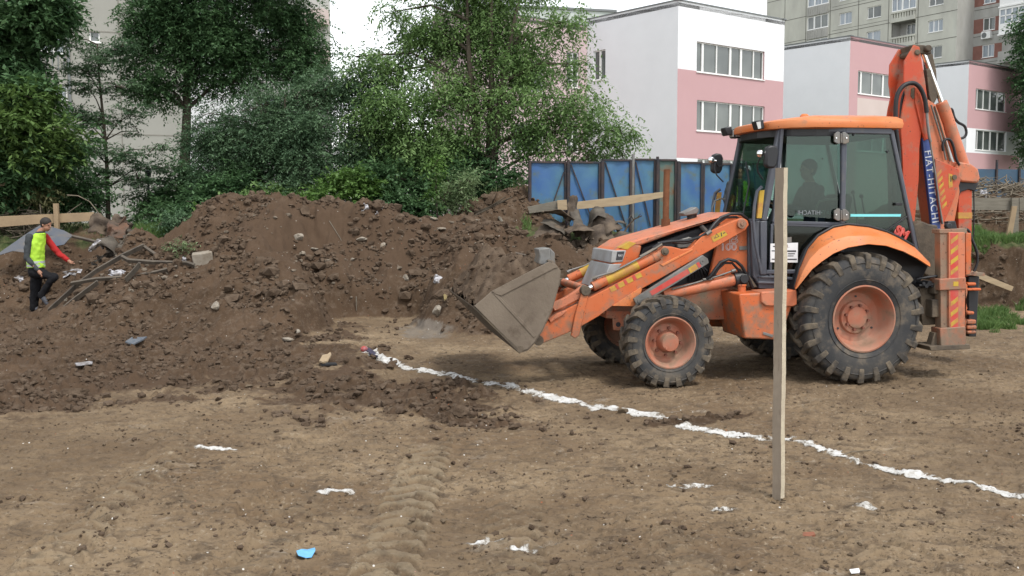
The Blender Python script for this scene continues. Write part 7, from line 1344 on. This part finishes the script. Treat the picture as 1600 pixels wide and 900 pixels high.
def person(label, loc, rz, J, sl, sr, trousers, vest=None, shoes=M_SHOE, hair=M_HAIR, open_front=False, look=(1, 0, 0), torsocloth=None):
    root = empty('person', loc, rz, label, 'person'); h = np.array(J['head']); f = np.array(look, float); f /= np.linalg.norm(f); sd = np.array([-f[1], f[0], 0]); up = np.cross(f, sd); up = up/np.linalg.norm(up)
    B = MB(); pts = lambda *k: [J[q] for q in k]
    elli(B, J['pelvis'], J['waist'], (.105, .155), (.095, .135)); elli(B, J['waist'], J['chest'], (.095, .135), (.115, .17)); elli(B, J['chest'], J['neck'], (.115, .17), (.06, .08)); blob(B, pts('chest', 'neck'), (.08, .055)); blob(B, [J['neck'], tuple(h-up*.05)], (.052, .05))
    hm = MB()
    for (dx, dz, r_, sc_) in ((-.012, .03, .094, (1.02, .80, .98)), (.022, -.04, .066, (1.0, .85, 1.0)), (.04, -.075, .038, (1, .95, .9))): c = h+f*dx+up*dz; B.sphere(tuple(c), r_, 16, 12, sc_)
    n0 = h+f*.092+up*-.012; B.tube([tuple(n0+up*.03-f*.008), tuple(n0+f*.012)], [.009, .014], 8)
    for s in (1, -1): B.sphere(tuple(h+sd*s*.078-f*.008-up*.005), .022, 8, 6, (.7, .4, 1.2))
    B.tube([tuple(h+f*.086-up*.050-sd*.02), tuple(h+f*.086-up*.050+sd*.02)], .008, 6)
    for s, a in ((1, 'l'), (-1, 'r')):
        blob(B, pts('sh'+a, 'el'+a, 'wr'+a), (.052, .040, .026)); blob(B, pts('hip'+a, 'kn'+a, 'an'+a), (.082, .056, .038)); blob(B, pts('an'+a, 'to'+a), (.040, .03)); d = np.array(J['wr'+a])-np.array(J['el'+a]); hand(B, J['wr'+a], d, s, J.get('curl', .6))
    body = rem(B.build('body', M_SKIN, root, smooth=0), .0075, 2)
    e = MB()
    for s in (1, -1): e.sphere(tuple(h+f*.082+up*.014+sd*s*.030), .010, 8, 6)
    e.build('eyes', M_EYE, body)
    H = MB(); H.sphere(tuple(h-f*.022+up*.045), .100, 16, 12, (1.0, .86, .90)); H.sphere(tuple(h-f*.045+up*.0), .078, 14, 10, (.8, .95, 1.0)); rem(H.build('hair', hair, body, smooth=0), .008, 2)
    T = MB(); elli(T, J['pelvis'], J['waist'], (.125, .17), (.108, .148)); 
    for a in 'lr': blob(T, pts('hip'+a, 'kn'+a, 'an'+a), (.118, .092, .068))
    rem(T.build('trousers', trousers, root, smooth=0), .012, 3, .035)
    tc_ = torsocloth or sr; C_ = MB(); wl = np.array(J['waist']); pv = np.array(J['pelvis']); lo = tuple(wl*.45+pv*.55); elli(C_, lo, J['waist'], (.128, .172), (.116, .158)); elli(C_, J['waist'], J['chest'], (.116, .158), (.132, .19)); elli(C_, J['chest'], J['neck'], (.132, .19), (.07, .09)); rem(C_.build('jacket', tc_, root, smooth=0), .012, 3, .035)
    for a, m_ in (('l', sl), ('r', sr)):
        S = MB(); w2 = tuple(np.array(J['wr'+a])*.93+np.array(J['el'+a])*.07); blob(S, [J['sh'+a], J['el'+a], w2], (.068, .054, .040)); rem(S.build('sleeve', m_, root, smooth=0), .010, 3, .035)
        F_ = MB(); an = np.array(J['an'+a]); to = np.array(J['to'+a]); d = (to-an); F_.tube([tuple(an+np.array([0, 0, .02])), tuple(an-np.array([0, 0, .01])), tuple(an+d*.5-np.array([0, 0, .0])), tuple(to)], [.046, .052, .046, .034], 10); blob(F_, [tuple(an-d*.25-np.array([0, 0, .012])), tuple(to)], (.036, .034)); rem(F_.build('shoe', shoes, root, smooth=0), .010, 2)
    if vest:
        V_ = MB(); lo = tuple(wl*.35+pv*.65); elli(V_, lo, J['waist'], (.150, .192), (.138, .180)); elli(V_, J['waist'], J['chest'], (.138, .180), (.150, .196)); top = tuple(np.array(J['neck'])-np.array([0, 0, .03])); elli(V_, J['chest'], top, (.150, .196), (.085, .13)); vo = rem(V_.build('safety_vest', vest, root, smooth=0), .012, 3, .035)
        for t in (.30, .75):
            c = np.array(lo)*(1-t)+wl*t; Bn = MB(); elli(Bn, tuple(c-np.array([0, 0, .022])), tuple(c+np.array([0, 0, .022])), (.150-.008*t, .192-.008*t), (.150-.008*t, .192-.008*t), 32); b_ = Bn.build('reflective_band', M_BAND, vo, smooth=60); b_.scale = (1.0, 1.0, 1.0)
        if open_front:
            Pn = MB()
            for (z0, z1) in ((lo, J['waist']), (J['waist'], J['chest']), (J['chest'], top)): z0 = np.array(z0); z1 = np.array(z1); Pn.beam(tuple(z0+f*.118), tuple(z1+f*(.118 if z1 is not top else .10)), .13, .10, (0, 1, 0))
            rem(Pn.build('shirt_front', M_CHAR, vo, smooth=0), .012, 3)
    return root
wp = onground(52, 487, 0, 16.5, 19.5); 
k_ = wp[1]/FPX; Pz = lambda px, py, y=0: ((px-52)*k_, y, (487-py)*k_)
J = dict(pelvis=Pz(59, 424), waist=Pz(59, 406), chest=Pz(60, 378), neck=Pz(68, 361), head=Pz(77, 351), shl=Pz(68, 370, .17), ell=Pz(86, 395, .20), wrl=Pz(103, 407, .16), shr=Pz(57, 370, -.17), elr=Pz(54, 401, -.22), wrr=Pz(70, 421, -.20),
         hipl=Pz(58, 424, .085), knl=Pz(52, 455, .09), anl=Pz(49, 482, .09), tol=Pz(60, 485, .10), hipr=Pz(60, 424, -.085), knr=Pz(90, 432, -.11), anr=Pz(70, 460, -.10), tor=Pz(78, 473, -.10))
person('worker in a hi vis vest stepping over debris, one sleeve red', (wp[0], wp[1], wp[2]), 0, J, M_REDC, M_CHAR, M_BLKC, M_VEST, M_SHOE, look=(.93, -.22, -.30), torsocloth=M_CHAR)
hc = L(1262, 266, 0); X0 = hc[0]-.10; Z0 = hc[1]-.74
J = dict(pelvis=(X0-.02, 0, Z0), waist=(X0, 0, Z0+.18), chest=(X0+.03, 0, Z0+.42), neck=(X0+.07, 0, Z0+.60), head=(hc[0], 0, hc[1]), shl=(X0+.05, .18, Z0+.50), ell=(X0+.18, .24, Z0+.24), wrl=(X0+.42, .16, Z0+.32), shr=(X0+.05, -.18, Z0+.50), elr=(X0+.18, -.24, Z0+.24), wrr=(X0+.42, -.16, Z0+.32),
         hipl=(X0, .09, Z0-.02), knl=(X0+.42, .14, Z0+.02), anl=(X0+.48, .14, Z0-.36), tol=(X0+.62, .14, Z0-.40), hipr=(X0, -.09, Z0-.02), knr=(X0+.42, -.14, Z0+.02), anr=(X0+.48, -.14, Z0-.36), tor=(X0+.62, -.14, Z0-.40), curl=1.0)
person('driver in dark navy clothes sitting in the loader cab', (OX, OY, 0), AO, J, M_NAVY, M_NAVY, M_BLKC, None, M_SHOE, look=(1, .15, -.05), torsocloth=M_NAVY)
for Yq in np.arange(17.5, 21, .05):
    p3 = W(1156, 288, Yq); g3 = float(terrain(p3[0], p3[1]))
    if p3[2]-g3 < 1.44: break
J = dict(pelvis=(0, 0, .93), waist=(0, 0, 1.06), chest=(0, 0, 1.30), neck=(0.01, 0, 1.50), head=(.02, 0, 1.63), shl=(0, .19, 1.41), ell=(.02, .27, 1.13), wrl=(.10, .24, .90), shr=(0, -.19, 1.41), elr=(.02, -.27, 1.13), wrr=(.10, -.24, .90), hipl=(0, .09, .92), knl=(.02, .11, .50), anl=(0, .12, .09), tol=(.15, .13, .05), hipr=(0, -.09, .92), knr=(.02, -.11, .50), anr=(0, -.12, .09), tor=(.15, -.13, .05))
person('person in an open hi vis vest standing behind the loader, seen through its windscreen', (p3[0], p3[1], g3), R(-98), J, M_CHAR, M_CHAR, M_NAVY, M_VEST, M_SHOE, open_front=True)
